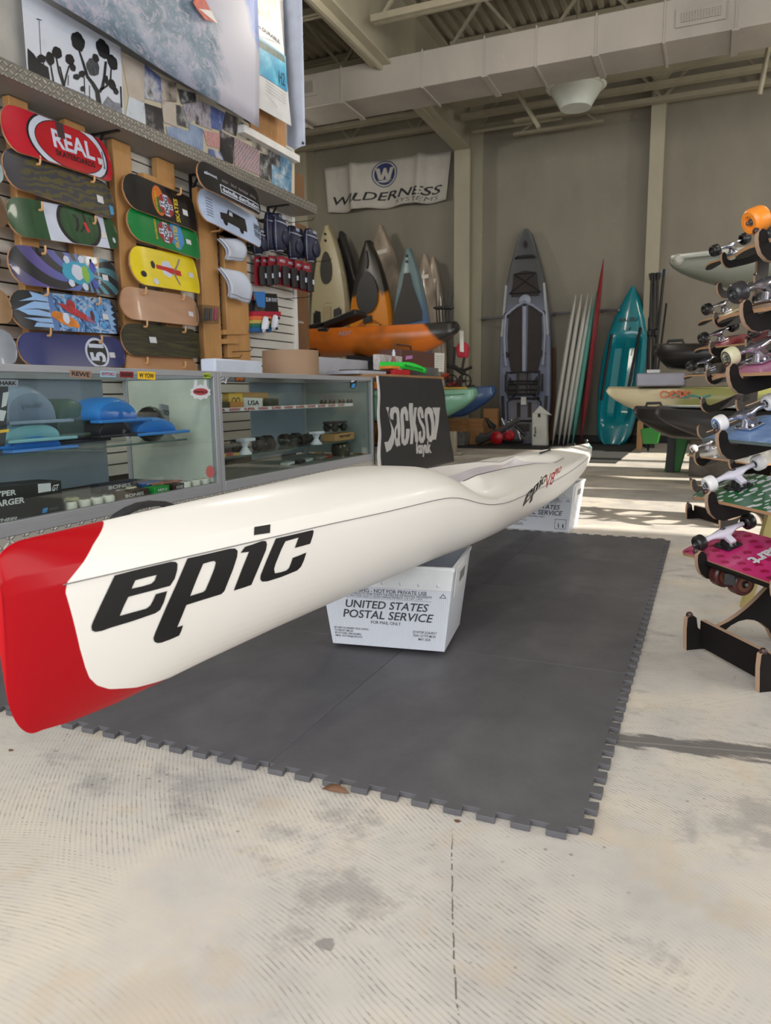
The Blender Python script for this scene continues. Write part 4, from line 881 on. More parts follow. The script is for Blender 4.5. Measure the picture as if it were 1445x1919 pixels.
d.art(fill2d([P2([(.86, .8), (.95, .6), (.90, .45), (.955, .25), (.90, .1), (.955, -.1), (.90, -.25), (.95, -.45), (.89, -.55), (.93, -.75), (.87, -.8)])]), PB, 'spike', .002)
d = Deck('skateboard_deck', 'plain indigo deck with a black and white number 51 roundel behind the glass counter', (38, 652.6), (237.5, 661), ((133, 629), (133, 690)), (52, 58, 112))
d.art(fill2d([disc(.685, -.1, .118, .98, 40)]), white, 'roundel', .0012); d.art(fill2d([disc(.685, -.1, .098, .82, 40)]), black, 'roundel', .0018); d.text('51', .61, .76, -.68, .48, white, 'lettering', .04, rot=1); d.sticker(.835, -.2, .06, .35)
# middle rack
d = Deck('skateboard_deck', 'black wide deck with an orange sunset badge and a white cross logo', (235, 352), (370.5, 405), ((307, 341), (307, 408)), (30, 29, 30), pointy=.08, square=1)
def cross(d, cx, cy, badge):
    if badge: d.art(fill2d([disc(cx-.10, cy+.12, .085, .85)]), M('badge_orange', (206, 110, 40), .4), 'badge', .0010); d.art(fill2d([disc(cx-.10, cy-.1, .06, .45)]), M('badge_green', (24, 100, 48), .4), 'badge', .0014)
    d.art(fill2d([disc(cx, cy, .105, .66)]), M('cross_red', (150, 46, 50), .4), 'cross_ground', .0018); d.art(fill2d([[(cx-.032, cy-.6), (cx+.032, cy-.6), (cx+.032, cy-.16), (cx+.09, cy-.16), (cx+.09, cy+.16), (cx+.032, cy+.16), (cx+.032, cy+.6), (cx-.032, cy+.6), (cx-.032, cy+.16), (cx-.09, cy+.16), (cx-.09, cy-.16), (cx-.032, cy-.16)]]), white, 'cross', .0024)
    d.text('DOG', cx-.028, cx+.028, cy-.5, cy+.5, black, 'lettering', .03, rot=1, lift=.0034); d.text('T', cx-.08, cx-.035, cy-.12, cy+.12, black, 'lettering', .03, rot=1, lift=.0034); d.text('W', cx+.04, cx+.085, cy-.13, cy+.13, black, 'lettering', .03, rot=1, lift=.0034)
    d.text('SKATES', cx+.115, cx+.175, cy-.75, cy+.62, M('script_yellow', (206, 186, 40), .4), 'lettering', .03, rot=1, lift=.0034); d.text('SKATEBOARDS', cx-.155, cx-.125, cy-.6, cy+.6, M('script_yellow', (206, 186, 40)), 'lettering', .02, rot=1, lift=.0034)
cross(d, .525, -.12, True); d.sticker(.80, -.1, .075, .34)
d = Deck('skateboard_deck', 'bright green wide deck with a white cross logo and yellow script', (243, 413), (376.5, 458.7), ((307, 407), (307, 470.5)), (18, 124, 62), pointy=.08, square=1); d.art(fill2d([blob(.63, .05, .1, .85, 0, 3)]), M('splash_azure', (70, 140, 206), .4), 'splash', .0010); cross(d, .47, 0, False); d.sticker(.80, -.1, .075, .3)
d = Deck('skateboard_deck', 'yellow wide deck with a small red figure motif and two round stickers', (248, 494), (374.5, 518), ((307, 470.5), (307, 542)), (226, 204, 20), pointy=.08, square=1)
d.art(fill2d([blob(.49, .06, .085, .44, 0, 2)]), white, 'motif', .0012); d.art(fill2d([P2([(.33, .2), (.45, .17), (.56, .15), (.69, .08), (.69, -.2), (.56, -.18), (.45, -.05), (.33, -.02)])]), M('motif_red', (186, 30, 34), .4, var=.2, scale=30), 'motif', .0018)
d.art(fill2d([stroke([(.60, .05), (.66, .4), (.70, .74)], .014, .012)]), M('motif_grey', (130, 128, 120), .4), 'motif', .002); d.art(fill2d([stroke([(.58, -.1), (.62, -.5), (.64, -.7)], .014, .012)]), M('motif_grey', (130, 128, 120)), 'motif', .002); d.art(fill2d([blob(.285, .15, .03, .2, 0, 1)]), black, 'motif', .0014)
d.art(fill2d([disc(.135, -.42, .036, .16)]), black, 'round_sticker', .002); d.art(fill2d([disc(.285, -.72, .036, .16)]), white, 'round_sticker', .002); d.sticker(.855, -.02, .085, .28)
d = Deck('skateboard_deck', 'bare light maple deck with only a price sticker below the yellow deck', (230, 565.5), (375.5, 585.4), ((307, 545.8), (307, 605)), (178, 138, 110)); d.sticker(.855, -.2, .075, .32)
d = Deck('skateboard_deck', 'dark olive streaked deck with a white sticker near its left end', (232, 635), (378.5, 645), ((307, 612), (307, 670.6)), (44, 42, 26), [(0, 1, img('olive_streaks', [(.35, (28, 26, 18)), (.5, (46, 44, 24)), (.65, (72, 66, 30))], 10, st=(1, .5, 7)))]); d.sticker(.34, .05, .085, .38)
Deck('skateboard_deck', 'bare maple deck whose upper edge just shows above the glass counter', (240, 686), (374, 694), ((307, 671), (307, 724)), (182, 136, 98))
# right rack
d = Deck('skateboard_deck', 'black deck with a boxed white distribution logo under the shelf lip', (374, 322), (491, 383), ((430.5, 322), (430.5, 374)), (26, 25, 28), X=XD+.155)
d.art(fill2d([[(.29, -.75), (.95, -.75), (.95, -.12), (.29, -.12)]]), white, 'logo_box', .0012); d.art(fill2d([[(.302, -.68), (.938, -.68), (.938, -.19), (.302, -.19)]]), black, 'logo_box', .0018); d.text('dwindle distribution', .32, .925, -.62, -.25, white, 'lettering', .03); d.text('almost', .08, .26, .12, .36, white, 'lettering', .02); d.text('enjoi   blind  darkstar  cliche', .33, .9, .05, .4, M('grey_ink', (120, 112, 120), .4), 'lettering', .02)
d = Deck('skateboard_deck', 'white deck printed with a black off-road van beside the navy pads', (375, 377), (492, 440), ((430.5, 362), (430.5, 424)), (182, 200, 232), X=XD+.06)
d.art(fill2d([P2([(.29, -.42), (.29, .0), (.40, .12), (.42, .42), (.70, .42), (.715, -.05), (.715, -.42), (.66, -.42), (.64, -.6), (.60, -.6), (.58, -.42), (.40, -.42), (.38, -.62), (.34, -.62), (.32, -.42)])]), M('van_black', (30, 28, 26), .4, var=.2), 'van_print', .0014); d.art(fill2d([P2([(.43, .1), (.44, .34), (.49, .34), (.49, .1)])]), white, 'van_window', .002)
for x in (.36, .62): d.art(fill2d([disc(x, -.5, .032, .2)]), black, 'van_wheel', .002)
d.text('UNITED', .85, .99, .12, .5, black, 'lettering', .02); d.text('THE FATE', .85, .99, -.35, .05, black, 'lettering', .02)
mb = MB()
for i in range(7): d.text('wheel base', .09, .18, .42-i*.17, .5-i*.17, black, 'list_print', .01)
# partly seen decks at the left picture edge, noses of a further column
for (lab, L, mid, colr, X) in (('maroon deck tip at the left picture edge beside the red oval deck', (5, 232), 38, (70, 30, 44), 0), ('white and green deck tip at the left picture edge', (10, 320), 33, (150, 170, 180), 0), ('brown layered deck tip at the left picture edge beside the winking face', (18, 397), 38, (104, 78, 56), 0), ('dark navy deck tip at the left picture edge beside the swirl deck', (5, 482), 30, (34, 36, 48), 0), ('tan wood deck end at the left picture edge beside the spiky blue deck', (27, 576), 36, (150, 118, 84), 0), ('pale grey ribbed deck end at the left picture edge above the counter', (36, 652), 36, (150, 158, 172), 0)):
    B = pX(*L, XD); A = Vector((XD, B.y-.79, B.z)); v = proj = None
    wz = abs(pX(L[0], L[1]-mid, XD).z-pX(L[0], L[1]+mid, XD).z)
    dd = Deck.__new__(Deck)
    # left end lies outside the picture: give it through its pixel
    rel = A-EYE; dep = rel.dot(FW); Lp = (CX+F*rel.dot(RR)/dep, CY-F*rel.dot(UU)/dep)
    dd.__init__('skateboard_deck', lab, Lp, L, None, colr, wide=wz*.92)
# ------------------------------------------------------------------ goods hanging on the slat wall
mshirt = M('white_fabric', (196, 204, 222), .8, var=.04, bump=.15, bscale=40)
def shirt(label, q, X=XW+.16):
    P = [pX(*p, X) for p in q]; mb = MB()
    def f(u, v):
        p = P[0]*(1-u)*(1-v)+P[1]*u*(1-v)+P[2]*u*v+P[3]*(1-u)*v; return p+Vector((.03*v*(1-v)*4+.012*sin(u*6+v*4), 0, 0))
    mb.sheet(f, 10, 14); n0 = len(mb.v); t = thing('folded_shirt', label, 'shirt', (P[0]+P[1])/2); part('front_layer', mb, mshirt, t, solid=.008)
    mb = MB(); mb.sheet(lambda u, v: f(u*.98, v*.94+.05)+Vector((-.03, .012, .0)), 8, 10); part('back_layer', mb, mshirt, t, solid=.008)
    mb = MB(); mb.sheet(lambda u, v: f(u, .10+.035*v)+Vector((.006, 0, 0)), 10, 1); part('hem_band', mb, M('grey_hem', (140, 146, 156), .8), t)
    return t
shirt('white folded shirt hanging uppermost on the right wooden rack', [(424, 487), (455, 490), (452, 449), (413, 446)])
shirt('larger white folded shirt hanging on the rack above the clear acrylic box', [(430, 558), (467, 569), (460, 513), (414, 501)])
mb = MB(); q = [pX(*p, XW+.17) for p in ((411, 441), (441, 448), (464, 433), (432, 425))]; mb.prism(q, (.0, .0, .01)); solo('paper_sheet', 'loose white sheet resting on top of the hanging shirts', 'paper', mb, mshirt)
ab = thing('acrylic_box', 'clear acrylic box of small tools hanging on the wooden rack', 'box', pX(396, 606, XW+.15)); P = [pX(*p, XW+.19) for p in ((378, 604), (410, 607), (413, 574), (380, 571))]
gl2 = glass('acrylic', .06, (225, 228, 232))
part('box_shell', MB().prism(P, (-.07, 0, 0)), gl2, ab)
for x, c in ((386, (70, 70, 76)), (394, (90, 92, 98)), (403, (206, 84, 120))):
    mb = MB(); mb.cyl(pX(x, 600, XW+.15), pX(x+1, 578, XW+.15), .012, n=10); part('tool', mb, M('tool_%d' % c[0], c, .4), ab)
mhook = mbk
def peg(par, q0, q1, X0=XW+.003, X1=XW+.26):
    a = pX(*q0, X0); b = pX(*q1, X1); b.y = a.y; mb = MB(); mb.tube([a, a+Vector((.02, 0, 0)), (X1-.02, a.y, a.z+.0), (X1, a.y, a.z+.02)], .003, 6); return part('wall_hook', mb, mhook, par)
mnavy = M('navy_pad', (26, 30, 58), .5, var=.2, scale=20); mpipe = M('grey_piping', (150, 156, 172), .6)
def knee(label, c, w, h, X, tilt=0):
    C = pX(c[0], c[1], X); s = 1.0/ (F/((C-EYE).dot(FW))); W, Hh = w*s/.93, h*s; t = thing('knee_pad', label, 'knee pad', C, 'navy knee pads on the slat wall')
    def f(u, v, d=0):
        a = (u-.5)*pi; k = sin(pi*min(1, max(0, v*.9+.06)))**.45; return C+Vector((cos(a)*.085*k+d*cos(a)-.02+.02*tilt, sin(a)*W*.5*k+.3*W*(v-.5)*0, (v-.5)*Hh))
    part('pad_shell', MB().sheet(f, 12, 14), mnavy, t, solid=.012)
    mb = MB(); mb.ball(f(.5, .36), W*.34, 12, (.45, 1, 1.15)); part('knee_cap', mb, mnavy, t)
    mb = MB()
    for v in (.0, .70, ): mb.tube([f(u/12, v+(.10*abs(u/6-1) if v else 0), .007) for u in range(13)], .006, 6)
    for u in (.12, .9): mb.tube([f(u, v/10, .007) for v in range(0, 11)], .006, 6)
    part('piping', mb, mpipe, t); mb = MB(); a = f(.5, .88, .01); mb.obox(a, (.002, 0, 0), (0, W*.17, 0), (0, 0, Hh*.045)); part('label_patch', mb, mpipe, t)
    for z in (.22, .80): mb = MB(); mb.tube([f(0, z), f(0, z)+Vector((-.06, .01, 0)), f(1, z)+Vector((-.06, -.01, 0)), f(1, z)], .008, 6); part('strap', mb, mbk, t)
for k, (lab, c, w, h, X) in enumerate((('navy knee pad hanging lowest, half hidden behind the white van deck', (482, 453), 30, 46, XW+.10), ('navy knee pad tucked behind the frontmost navy pad, to its left', (507, 435), 30, 68, XW+.13), ('large navy knee pad hanging highest of the navy pads', (523, 436), 34, 66, XW+.19), ('navy knee pad in the middle of the row, left of the pale tagged one', (549, 455), 34, 58, XW+.15), ('navy knee pad almost hidden behind the pale tagged navy pad', (562, 458), 26, 54, XW+.12), ('navy knee pad with a pale tag at the right end of the navy row', (581, 460), 36, 58, XW+.20))): knee(lab, c, w, h, X)
mcard = M('red_card', (146, 34, 48), .5, var=.1)
def guard(label, x, y, X, wc=16, h=54):
    P = [pX(*p, X) for p in ((x, y+h), (x+wc, y+h+3), (x+wc, y+2), (x, y))]; t = thing('wrist_guard', label, 'wrist guard', (P[0]+P[1])/2, 'red carded wrist guards on the slat wall')
    part('card', MB().prism(P, (-.003, 0, 0)), mcard, t); c = (P[0]+P[1]+P[2]+P[3])/4; hh = (P[3].z-P[0].z); ww = (P[1].y-P[0].y)
    mb = MB(); secs = []
    for i in range(9):
        v = i/8; r = ww*.36*(1-.25*abs(v-.6)); z = lerp(P[0].z+hh*.03, P[0].z+hh*.68, v); secs.append([Vector((X+.028+.024*cos(a), c.y+.01+r*sin(a), z)) for a in [2*pi*j/12 for j in range(12)]])
    mb.loft(secs); part('guard', mb, M('black_pad', (24, 22, 26), .6), t)
    mb = MB(); letter(mb, 'PRO', sub(P, .2, .8, .80, .9), .02); part('lettering', mb, white, t)
    mb = MB(); mb.obox((X+.056, c.y+.015, P[0].z+hh*.35), (.002, 0, 0), (0, ww*.08, 0), (0, 0, hh*.08)); part('tag', mb, white, t)
nm = ['first', 'second', 'third', 'fourth', 'fifth', 'sixth', 'seventh']
for k, (x, y, X) in enumerate(((477, 480, XW+.05), (490, 480, XW+.08), (503, 478, XW+.11), (521, 480, XW+.15), (537, 484, XW+.13), (553, 488, XW+.16), (567, 492, XW+.18))): guard('wrist guard on a red card, %s from the left in the red row' % nm[k], x, y, X)
rp = thing('knee_pad', 'rainbow striped knee pads with white caps', 'knee pad', pX(505, 618, XW+.12))
P = [pX(*p, XW+.10) for p in ((474, 620), (521, 622), (521, 551), (468, 546))]
part('card', MB().prism([pX(*p, XW+.10) for p in ((497, 588), (523, 590), (519, 551), (495, 549))], (-.004, 0, 0)), M('print_black', (22, 22, 26)), rp); part('card', MB().prism([pX(*p, XW+.105) for p in ((483, 574), (497, 577), (497, 547), (476, 546))], (-.004, 0, 0)), M('card_blue', (52, 120, 196), .5), rp)
mb = MB(); letter(mb, 'SLIM KNIT', [pX(*p, XW+.106) for p in ((498, 565), (520, 566), (519, 559), (498, 557))], .02); part('lettering', mb, white, rp)
for i, (c, y0, y1) in enumerate((((170, 30, 56), 583, 592), ((216, 108, 66), 592, 599), ((190, 168, 88), 599, 606), ((30, 104, 88), 606, 613), ((38, 92, 150), 613, 622))):
    mb = MB(); P = [pX(*p, XW+.115) for p in ((476-i*.8, y1), (527-i*5, y1+1), (527-i*4, y0+1), (477-i*.6, y0))]; mb.prism(P, (-.05, 0, 0)); part('stripe_sleeve', mb, M('rainbow_%d' % i, c, .8), rp, bevel=.004)
for (x, y) in ((496, 608), (514, 605)):
    C = pX(x, y, XW+.13); mb = MB(); u = Vector((0, .022, .05)); v = Vector((0, .042, -.02)); secs = []
    for i in range(9):
        t = lerp(-1, 1, i/8); r = sqrt(max(.02, 1-t**4)); secs.append([C+u*1.3*t+v*(cos(a)*r*.8)+Vector((.035*sin(a)*r if sin(a) > 0 else 0, 0, 0)) for a in [2*pi*j/16 for j in range(16)]])
    mb.loft(secs); cp = part('white_cap', mb, M('cap_white', (206, 212, 226), .3), rp)
    mb = MB()
    for t in (-.75, .55): p = C+u*1.3*t+Vector((.03, 0, 0)); mb.cyl(p, p+Vector((.012, 0, 0)), .011, n=10)
    part('cap_bolt', mb, mnavy, cp)
bk = thing('knee_pad', 'black pad hanging behind the rainbow knee pads, left side', 'knee pad', pX(472, 600, XW+.07)); part('pad', MB().prism([pX(*p, XW+.07) for p in ((466, 618), (476, 615), (480, 562), (468, 562))], (-.05, 0, 0)), M('black_pad', (24, 22, 26)), bk, bevel=.01); part('card', MB().prism([pX(*p, XW+.075) for p in ((466, 562), (476, 562), (475, 548), (466, 546))], (-.004, 0, 0)), mcard, bk)
hk = thing('hook_set', 'bare black wire hooks on the lower slat wall grooves', 'wall hooks', pX(535, 570, XW))
for q0, q1 in (((534, 560), (575, 562)), ((400, 672), (460, 670)), ((540, 418), (560, 424)), ((575, 492), (590, 496)), ((420, 660), (426, 660))): peg(hk, q0, q1)
# ================================================================== glass showcases
XF = -2.18; XBK = -2.74; ZT = pX(404, 697.4, XF).z+.004; ZB = pX(200, 944, XF).z; YJ = pX(411.5, 800, XF).y; YR = pX(700, 750, XF).y; YL = 1.22
malu = M('brushed_aluminium', (160, 162, 168), .42, .25, var=.06, scale=40, stretch=(1, .2, 6)); mgl = glass('showcase_glass', .035, (247, 251, 249)); mback = M('case_back_grey', (126, 138, 156), .4, var=.06); g = G('kick_plate'); hk_ = dpat(g, 50); g.bump(hk_, 1.0, .006); mkick = g.done(g.mix(hk_, (176, 173, 166), (214, 212, 206)), .38, .2); mcase = M('case_floor_grey', (120, 122, 120), .5)
def case(label, y0, y1, back):
    t = thing('glass_showcase', label, 'showcase', (-2.46, (y0+y1)/2, .0)); w = .028
    def fr(nm, a, b): part(nm, MB().box(a, b), malu, t, bevel=.002)
    for y in (y0, y1-w):
        fr('post', (XF-w, y, ZB-.05), (XF, y+w, ZT)); fr('post', (XBK, y, ZB-.05), (XBK+w, y+w, ZT))
    fr('top_rail', (XF-w, y0+w, ZT-.026), (XF+.001, y1-w, ZT)); fr('top_rail', (XBK, y0+w, ZT-.034), (XBK+w, y1-w, ZT)); fr('bottom_rail', (XF-w, y0+w, ZB-.05), (XF+.001, y1-w, ZB))
    for y in (y0, y1-w): fr('end_rail', (XBK+w, y, ZT-.034), (XF-w, y+w, ZT)); 
    part('front_glass', MB().box((XF-.012, y0+w, ZB), (XF-.006, y1-w, ZT-.034)), mgl, t); part('top_glass', MB().box((XBK+w, y0+w, ZT-.014), (XF-w, y1-w, ZT-.006)), mgl, t)
    part('end_glass', MB().box((XBK+w, y1-.016, ZB), (XF-w, y1-.010, ZT-.034)), mgl, t); part('end_glass', MB().box((XBK+w, y0+.010, ZB), (XF-w, y0+.016, ZT-.034)), mgl, t)
    part('case_floor', MB().box((XBK, y0+.004, ZB-.05), (XF-w-.001, y1-.004, ZB-.012)), mcase, t); part('kick_panel', MB().box((XF-.008, y0, .10), (XF-.001, y1, ZB-.051)), mkick, t, 'embossed diamond plate kick panel'); part('base', MB().box((XBK, y0+.01, .0005), (XF-.03, y1-.01, ZB-.055)), mcase, t)
    for (a, b) in back: part('rear_sliding_door', MB().box((XBK-.002, a, ZB), (XBK+.004, b, ZT-.034)), mback, t)
    return t
cl = case('left glass showcase with wheel fenders on its shelf', YL, YJ-.002, [(YL+.03, pX(196, 800, XBK).y)])
cr = case('right glass showcase beside the black draped table, with trucks and parts', YJ+.002, YR, [(pX(470, 800, XBK).y, YR-.03)])
# mirrored end partition inside the left case and cream back panel
part('end_panel', MB().box((XBK+.03, YJ-.026, ZB), (XF-.03, YJ-.020, ZT-.036)), M('pale_green_panel', (200, 204, 194), .35), cl, 'pale cream end panel')
part('end_panel', MB().box((XBK+.03, YR-.026, ZB), (XF-.03, YR-.020, ZT-.036)), M('grey_green_panel', (128, 136, 136), .3), cr, 'grey end panel')
def shelf(par, z, y0, y1, x1=XF-.06, nm='glass_shelf'): part(nm, MB().box((XBK+.03, y0, z-.008), (x1, y1, z)), mgl, par, bevel=0); part('shelf_edge', MB().box((x1, y0, z-.008), (x1+.001, y1, z)), M('glass_edge_green', (58, 86, 84), .2), par)
zS1 = pX(140, 840, XF-.07).z; zS1 = (pX(60, 855, XF-.12).z+pX(300, 819, XF-.12).z)/2
shelf(cl, zS1, YL+.04, 2.86, XF-.09)
zR1 = pX(560, 761, XF-.08).z; zR2 = pX(560, 838, XF-.08).z
shelf(cr, zR1, YJ+.03, pX(662, 752, XF-.08).y, XF-.075); shelf(cr, zR2, YJ+.03, pX(664, 830, XF-.08).y, XF-.075)
yy1 = pX(662, 752, XF-.07).y
mb = MB(); mb.box((XF-.074, YJ+.03, zR1-.014), (XF-.072, yy1, zR1+.006)); st = part('label_strip', mb, M('strip_white', (206, 208, 214), .4), cr)
mb = MB(); y = YJ+.05; k = 0
while y < yy1-.12: letter(mb, 'INDEPENDENT' if k % 2 else 'SUPER', [Vector((XF-.071, y, zR1-.011)), Vector((XF-.071, y+.10, zR1-.011)), Vector((XF-.071, y+.10, zR1+.003)), Vector((XF-.071, y, zR1+.003))], .02); y += .135; k += 1
part('strip_lettering', mb, M('strip_red', (176, 44, 50), .4), st)
for (x) in (415+43, 585, 612): 
    pass
mb = MB(); mb.box((XBK+.02, pX(582, 800, XBK+.03).y, ZB), (XBK+.03, pX(582, 800, XBK+.03).y+.05, ZT-.04)); part('door_stile', mb, mwood, cr)
# stickers on the glass
def sticker(par, pts, m, txt=None, tm=None, X=XF-.0045, nm='sticker', bold=.02):
    P = [pX(*p, X) for p in pts]; s = part(nm, MB().prism(P, (-.0008, 0, 0)), m, par)
    if txt: mb = MB(); letter(mb, txt, sub([p+Vector((.0004, 0, 0)) for p in P], .08, .92, .2, .8), bold, lift=.0006); part('sticker_lettering', mb, tm, s)
    return s
blk = M('print_black', (22, 22, 26)); XR = XF+.0025
sticker(cl, [(131, 706), (171, 710), (171, 695.5), (131, 693)], M('sticker_taupe', (150, 120, 104), .5), 'REWE', blk, XR); sticker(cl, [(188, 706), (217, 707), (217, 696), (188, 695)], M('sticker_paleblue', (150, 190, 216), .5), 'KRYPTONICS', M('strip_red', (176, 44, 50)), XR)
sticker(cl, [(225, 707), (250, 708), (250, 697), (225, 696)], M('sticker_darkred', (132, 20, 30), .5), 'RADIO', blk, XR); sticker(cl, [(258, 710), (291, 712), (291, 697), (258, 696)], M('sticker_yellow', (232, 186, 30), .5), 'W YOW', blk, XR); sticker(cl, [(382, 709), (396, 708), (394, 699), (380, 700)], M('sticker_lime', (176, 200, 50), .5), 'BIG', blk, XR)
s = sticker(cl, [(355+20*cos(2*pi*i/20)*(1.0 if i % 2 else .86)+21, 735-15*sin(2*pi*i/20)*(1.0 if i % 2 else .8)) for i in range(20)], M('sticker_white', (214, 218, 226), .4), None, None); mb = MB(); mb.prism([pX(376+14*cos(2*pi*i/20), 734-6.5*sin(2*pi*i/20), XF-.003) for i in range(20)], (-.0006, 0, 0)); part('emblem', mb, M('emblem_red', (176, 66, 74), .4), s); mb = MB(); letter(mb, 'Ocean Bay Co', [pX(*p, XF-.0026) for p in ((364, 737), (388, 738), (388, 732), (364, 731))], .02); part('sticker_lettering', mb, blk, s)
for x in (366, 384): mb = MB(); mb.prism([pX(x-3, 724, XF-.0042), pX(x+4, 724, XF-.0042), pX(x+3, 712, XF-.0042), pX(x-1, 712, XF-.0042)], (-.0006, 0, 0)); part('claw', mb, M('sticker_white', (214, 218, 226)), s)
s = sticker(cl, [(394+9*cos(2*pi*i/24)*(1 if i % 2 else .78), 884-13*sin(2*pi*i/24)*(1 if i % 2 else .78)) for i in range(24)], M('sun_sticker_red', (186, 96, 96), .5))
sticker(cl, [(-10, 724), (34, 724), (34, 712), (-10, 711)], M('clear_film', (120, 130, 140), .5), 'SHARK', blk, nm='window_decal', bold=.03)
star = [(448.5, 718), (419, 719), (408, 720), (409.5, 711), (416, 706), (420.5, 702), (421, 705), (435, 703), (424, 709), (424, 719)]
P_ = [(408, 720), (408.5, 714), (412, 709), (417, 707.5), (420.5, 701.5), (422.5, 706.5), (435, 703), (425.5, 710.5), (423.5, 719.5), (418, 714.5)]
s = sticker(cr, P_, M('sticker_white', (214, 218, 226))); mb = MB(); mb.prism([pX(*p, XF-.003) for p in ((412, 717), (412, 713), (416, 710), (419, 709.5), (420.5, 705.5), (422, 709), (428, 706.5), (423, 711), (422, 716), (418, 712.5))], (-.0006, 0, 0)); part('star_inner', mb, M('star_grey', (112, 118, 122), .4), s)
sticker(cr, [(440, 715), (459, 715.5), (459, 704), (440, 703)], blk, 'ELEMENT', M('badge_orange', (206, 110, 40)), XF-.0042)
s = sticker(cr, [(656, 727), (664, 729), (668, 722), (669, 711), (662, 709), (656, 714)], blk); mb = MB(); mb.prism([pX(*p, XF-.003) for p in ((658, 726), (664, 727.5), (667, 719), (661, 719))], (-.0006, 0, 0)); part('emblem', mb, M('sticker_blue', (60, 140, 206), .4), s); mb = MB(); mb.prism([pX(*p, XF-.003) for p in ((657, 716), (662, 716), (667, 712), (661, 710.5))], (-.0006, 0, 0)); part('emblem', mb, white, s)
# ------------------------------------------------------------------ wheel fenders and boxes in the left case
def fender(label, x0, x1, yb, yt, X, col, depth=.20, curved=1, badge=None, flange=.05):
    a = pX(x0, yb, X); b = pX(x1, yb, X); c = pX((x0+x1)/2, yt, X); z0 = a.z; h = c.z-(a.z+b.z)/2; L = b.y-a.y; m = M('fender_%d_%d_%d' % col, col, .35, var=.04); t = thing('wheel_fender', label, 'wheel fender', ((X-depth/2), (a.y+b.y)/2, z0), 'plastic wheel fenders in the showcase')
    # half barrel arched along y, rails along both sides
    rows = []
    for i in range(17):
        th = pi*i/16; rows.append((lerp(a.y+L*.08, b.y-L*.08, (1-cos(th))/2), z0+.012+h*.98*sin(th)**.75))
    mb = MB(); mb.loft([[Vector((X-.02, y, z)) for y, z in rows], [Vector((X-.005, y, z-.012)) for y, z in rows], ], closed=False)
    mb = MB(); mb.loft([[Vector((x, y, z0+.012+(z-z0-.012)*k)) for y, z in rows] for x, k in ((X-.012, .0), (X-.016, .80), (X-.03, .94), (X-.05, 1), (X-depth+.05, 1), (X-depth+.03, .94), (X-depth+.016, .8), (X-depth+.012, 0))], closed=False); part('arch', mb, m, t, solid=.004)
    for x in (X-.03, X-depth-.03): part('side_rail', MB().box((x, a.y-flange*.3, z0+.001), (x+.06, b.y+flange*.6, z0+.014)), m, t, bevel=.004)
    if badge: mb = MB(); mid = (a.y+b.y)/2; letter(mb, badge, [Vector((X-.010, mid-.045, z0+h*.42)), Vector((X-.010, mid+.045, z0+h*.42)), Vector((X-.010, mid+.045, z0+h*.58)), Vector((X-.010, mid-.045, z0+h*.58))], .02); part('embossed_word', mb, M('fender_word', tuple(int(v*.8) for v in col), .4), t)
    return t
zf = .0
fender('bright blue wheel fender at the bottom of the left stack of three', 22, 128, 850, 826, XF-.14, (44, 122, 206))
fender('mint blue wheel fender in the middle of the left stack of three', 12, 126, 832, 800, XF-.15, (130, 186, 200))
fender('pale grey blue wheel fender on top of the left stack', 14, 118, 797, 731, XF-.16, (132, 150, 176), badge='puff')
fender('dark green wheel fender in the middle of the glass shelf', 108, 186, 820, 755, XF-.22, (66, 92, 82), badge='puff')
fender('navy wheel fender lying flat under the dark green one', 108, 190, 833, 822, XF-.20, (30, 34, 56))
fender('black clear-sided wheel fender under the tilted blue one', 186, 256, 822, 792, XF-.13, (34, 38, 50))
fender('tilted azure wheel fender with a black mesh window', 184, 268, 794, 752, XF-.12, (42, 128, 214))
fender('small azure wheel fender at the right end of the glass shelf', 256, 340, 818, 790, XF-.12, (48, 130, 216))
mb = MB(); mb.ball(pX(282, 795, XF-.24), .085, 14, (.8, 1, 1)); bg = solo('plastic_bag', 'crumpled black plastic bag between the two azure fenders', 'bag', mb, M('black_bag', (22, 22, 26), .2, var=.3, scale=20, bump=.8, bscale=18))
gp = thing('product_card', 'grey card package leaning behind the small azure fender', 'package', pX(320, 800, XF-.30)); P = [pX(*p, XF-.28) for p in ((300, 806), (338, 808), (345, 766), (302, 757))]; part('card', MB().prism(P, (-.012, 0, 0)), M('grey_card', (140, 146, 152), .5), gp); mb = MB(); letter(mb, 'TOP', sub(P, .1, .45, .6, .8), .02); letter(mb, 'GT', sub(P, .62, .88, .45, .7), .03, .2); part('lettering', mb, blk, gp)
# charger box
hb_ = thing('charger_box', 'black charger carton in the lower left corner of the showcase', 'box', pX(60, 965, XF-.06)); q = [(-110, 1004), (119, 960), (115, 900), (-110, 921)]; P = [pX(*p, XF-.045) for p in q]
zb_ = ZB-.0115; P[0].z = zb_; P[1].z = zb_
part('carton', MB().prism(P, (-.12, 0, 0)), M('black_carton', (30, 31, 34), .4, var=.15, scale=3), hb_, bevel=.003)
Pq = P
mb = MB(); letter(mb, 'HYPER', [pX(*p, XF-.0445) for p in ((-20, 934), (30, 927), (30, 917), (-20, 923))], .03); letter(mb, 'CHARGER', [pX(*p, XF-.0445) for p in ((-34, 955), (46, 942), (46, 931), (-34, 942))], .03); letter(mb, 'WHEEL', [pX(*p, XF-.0445) for p in ((-14, 980), (34, 974), (34, 968), (-14, 974))], .03, .3); letter(mb, 'GT', [pX(*p, XF-.0445) for p in ((97, 921), (110, 918), (110, 907), (98, 909))], .03, .2); part('lettering', mb, M('carton_white', (206, 208, 212), .5), hb_)
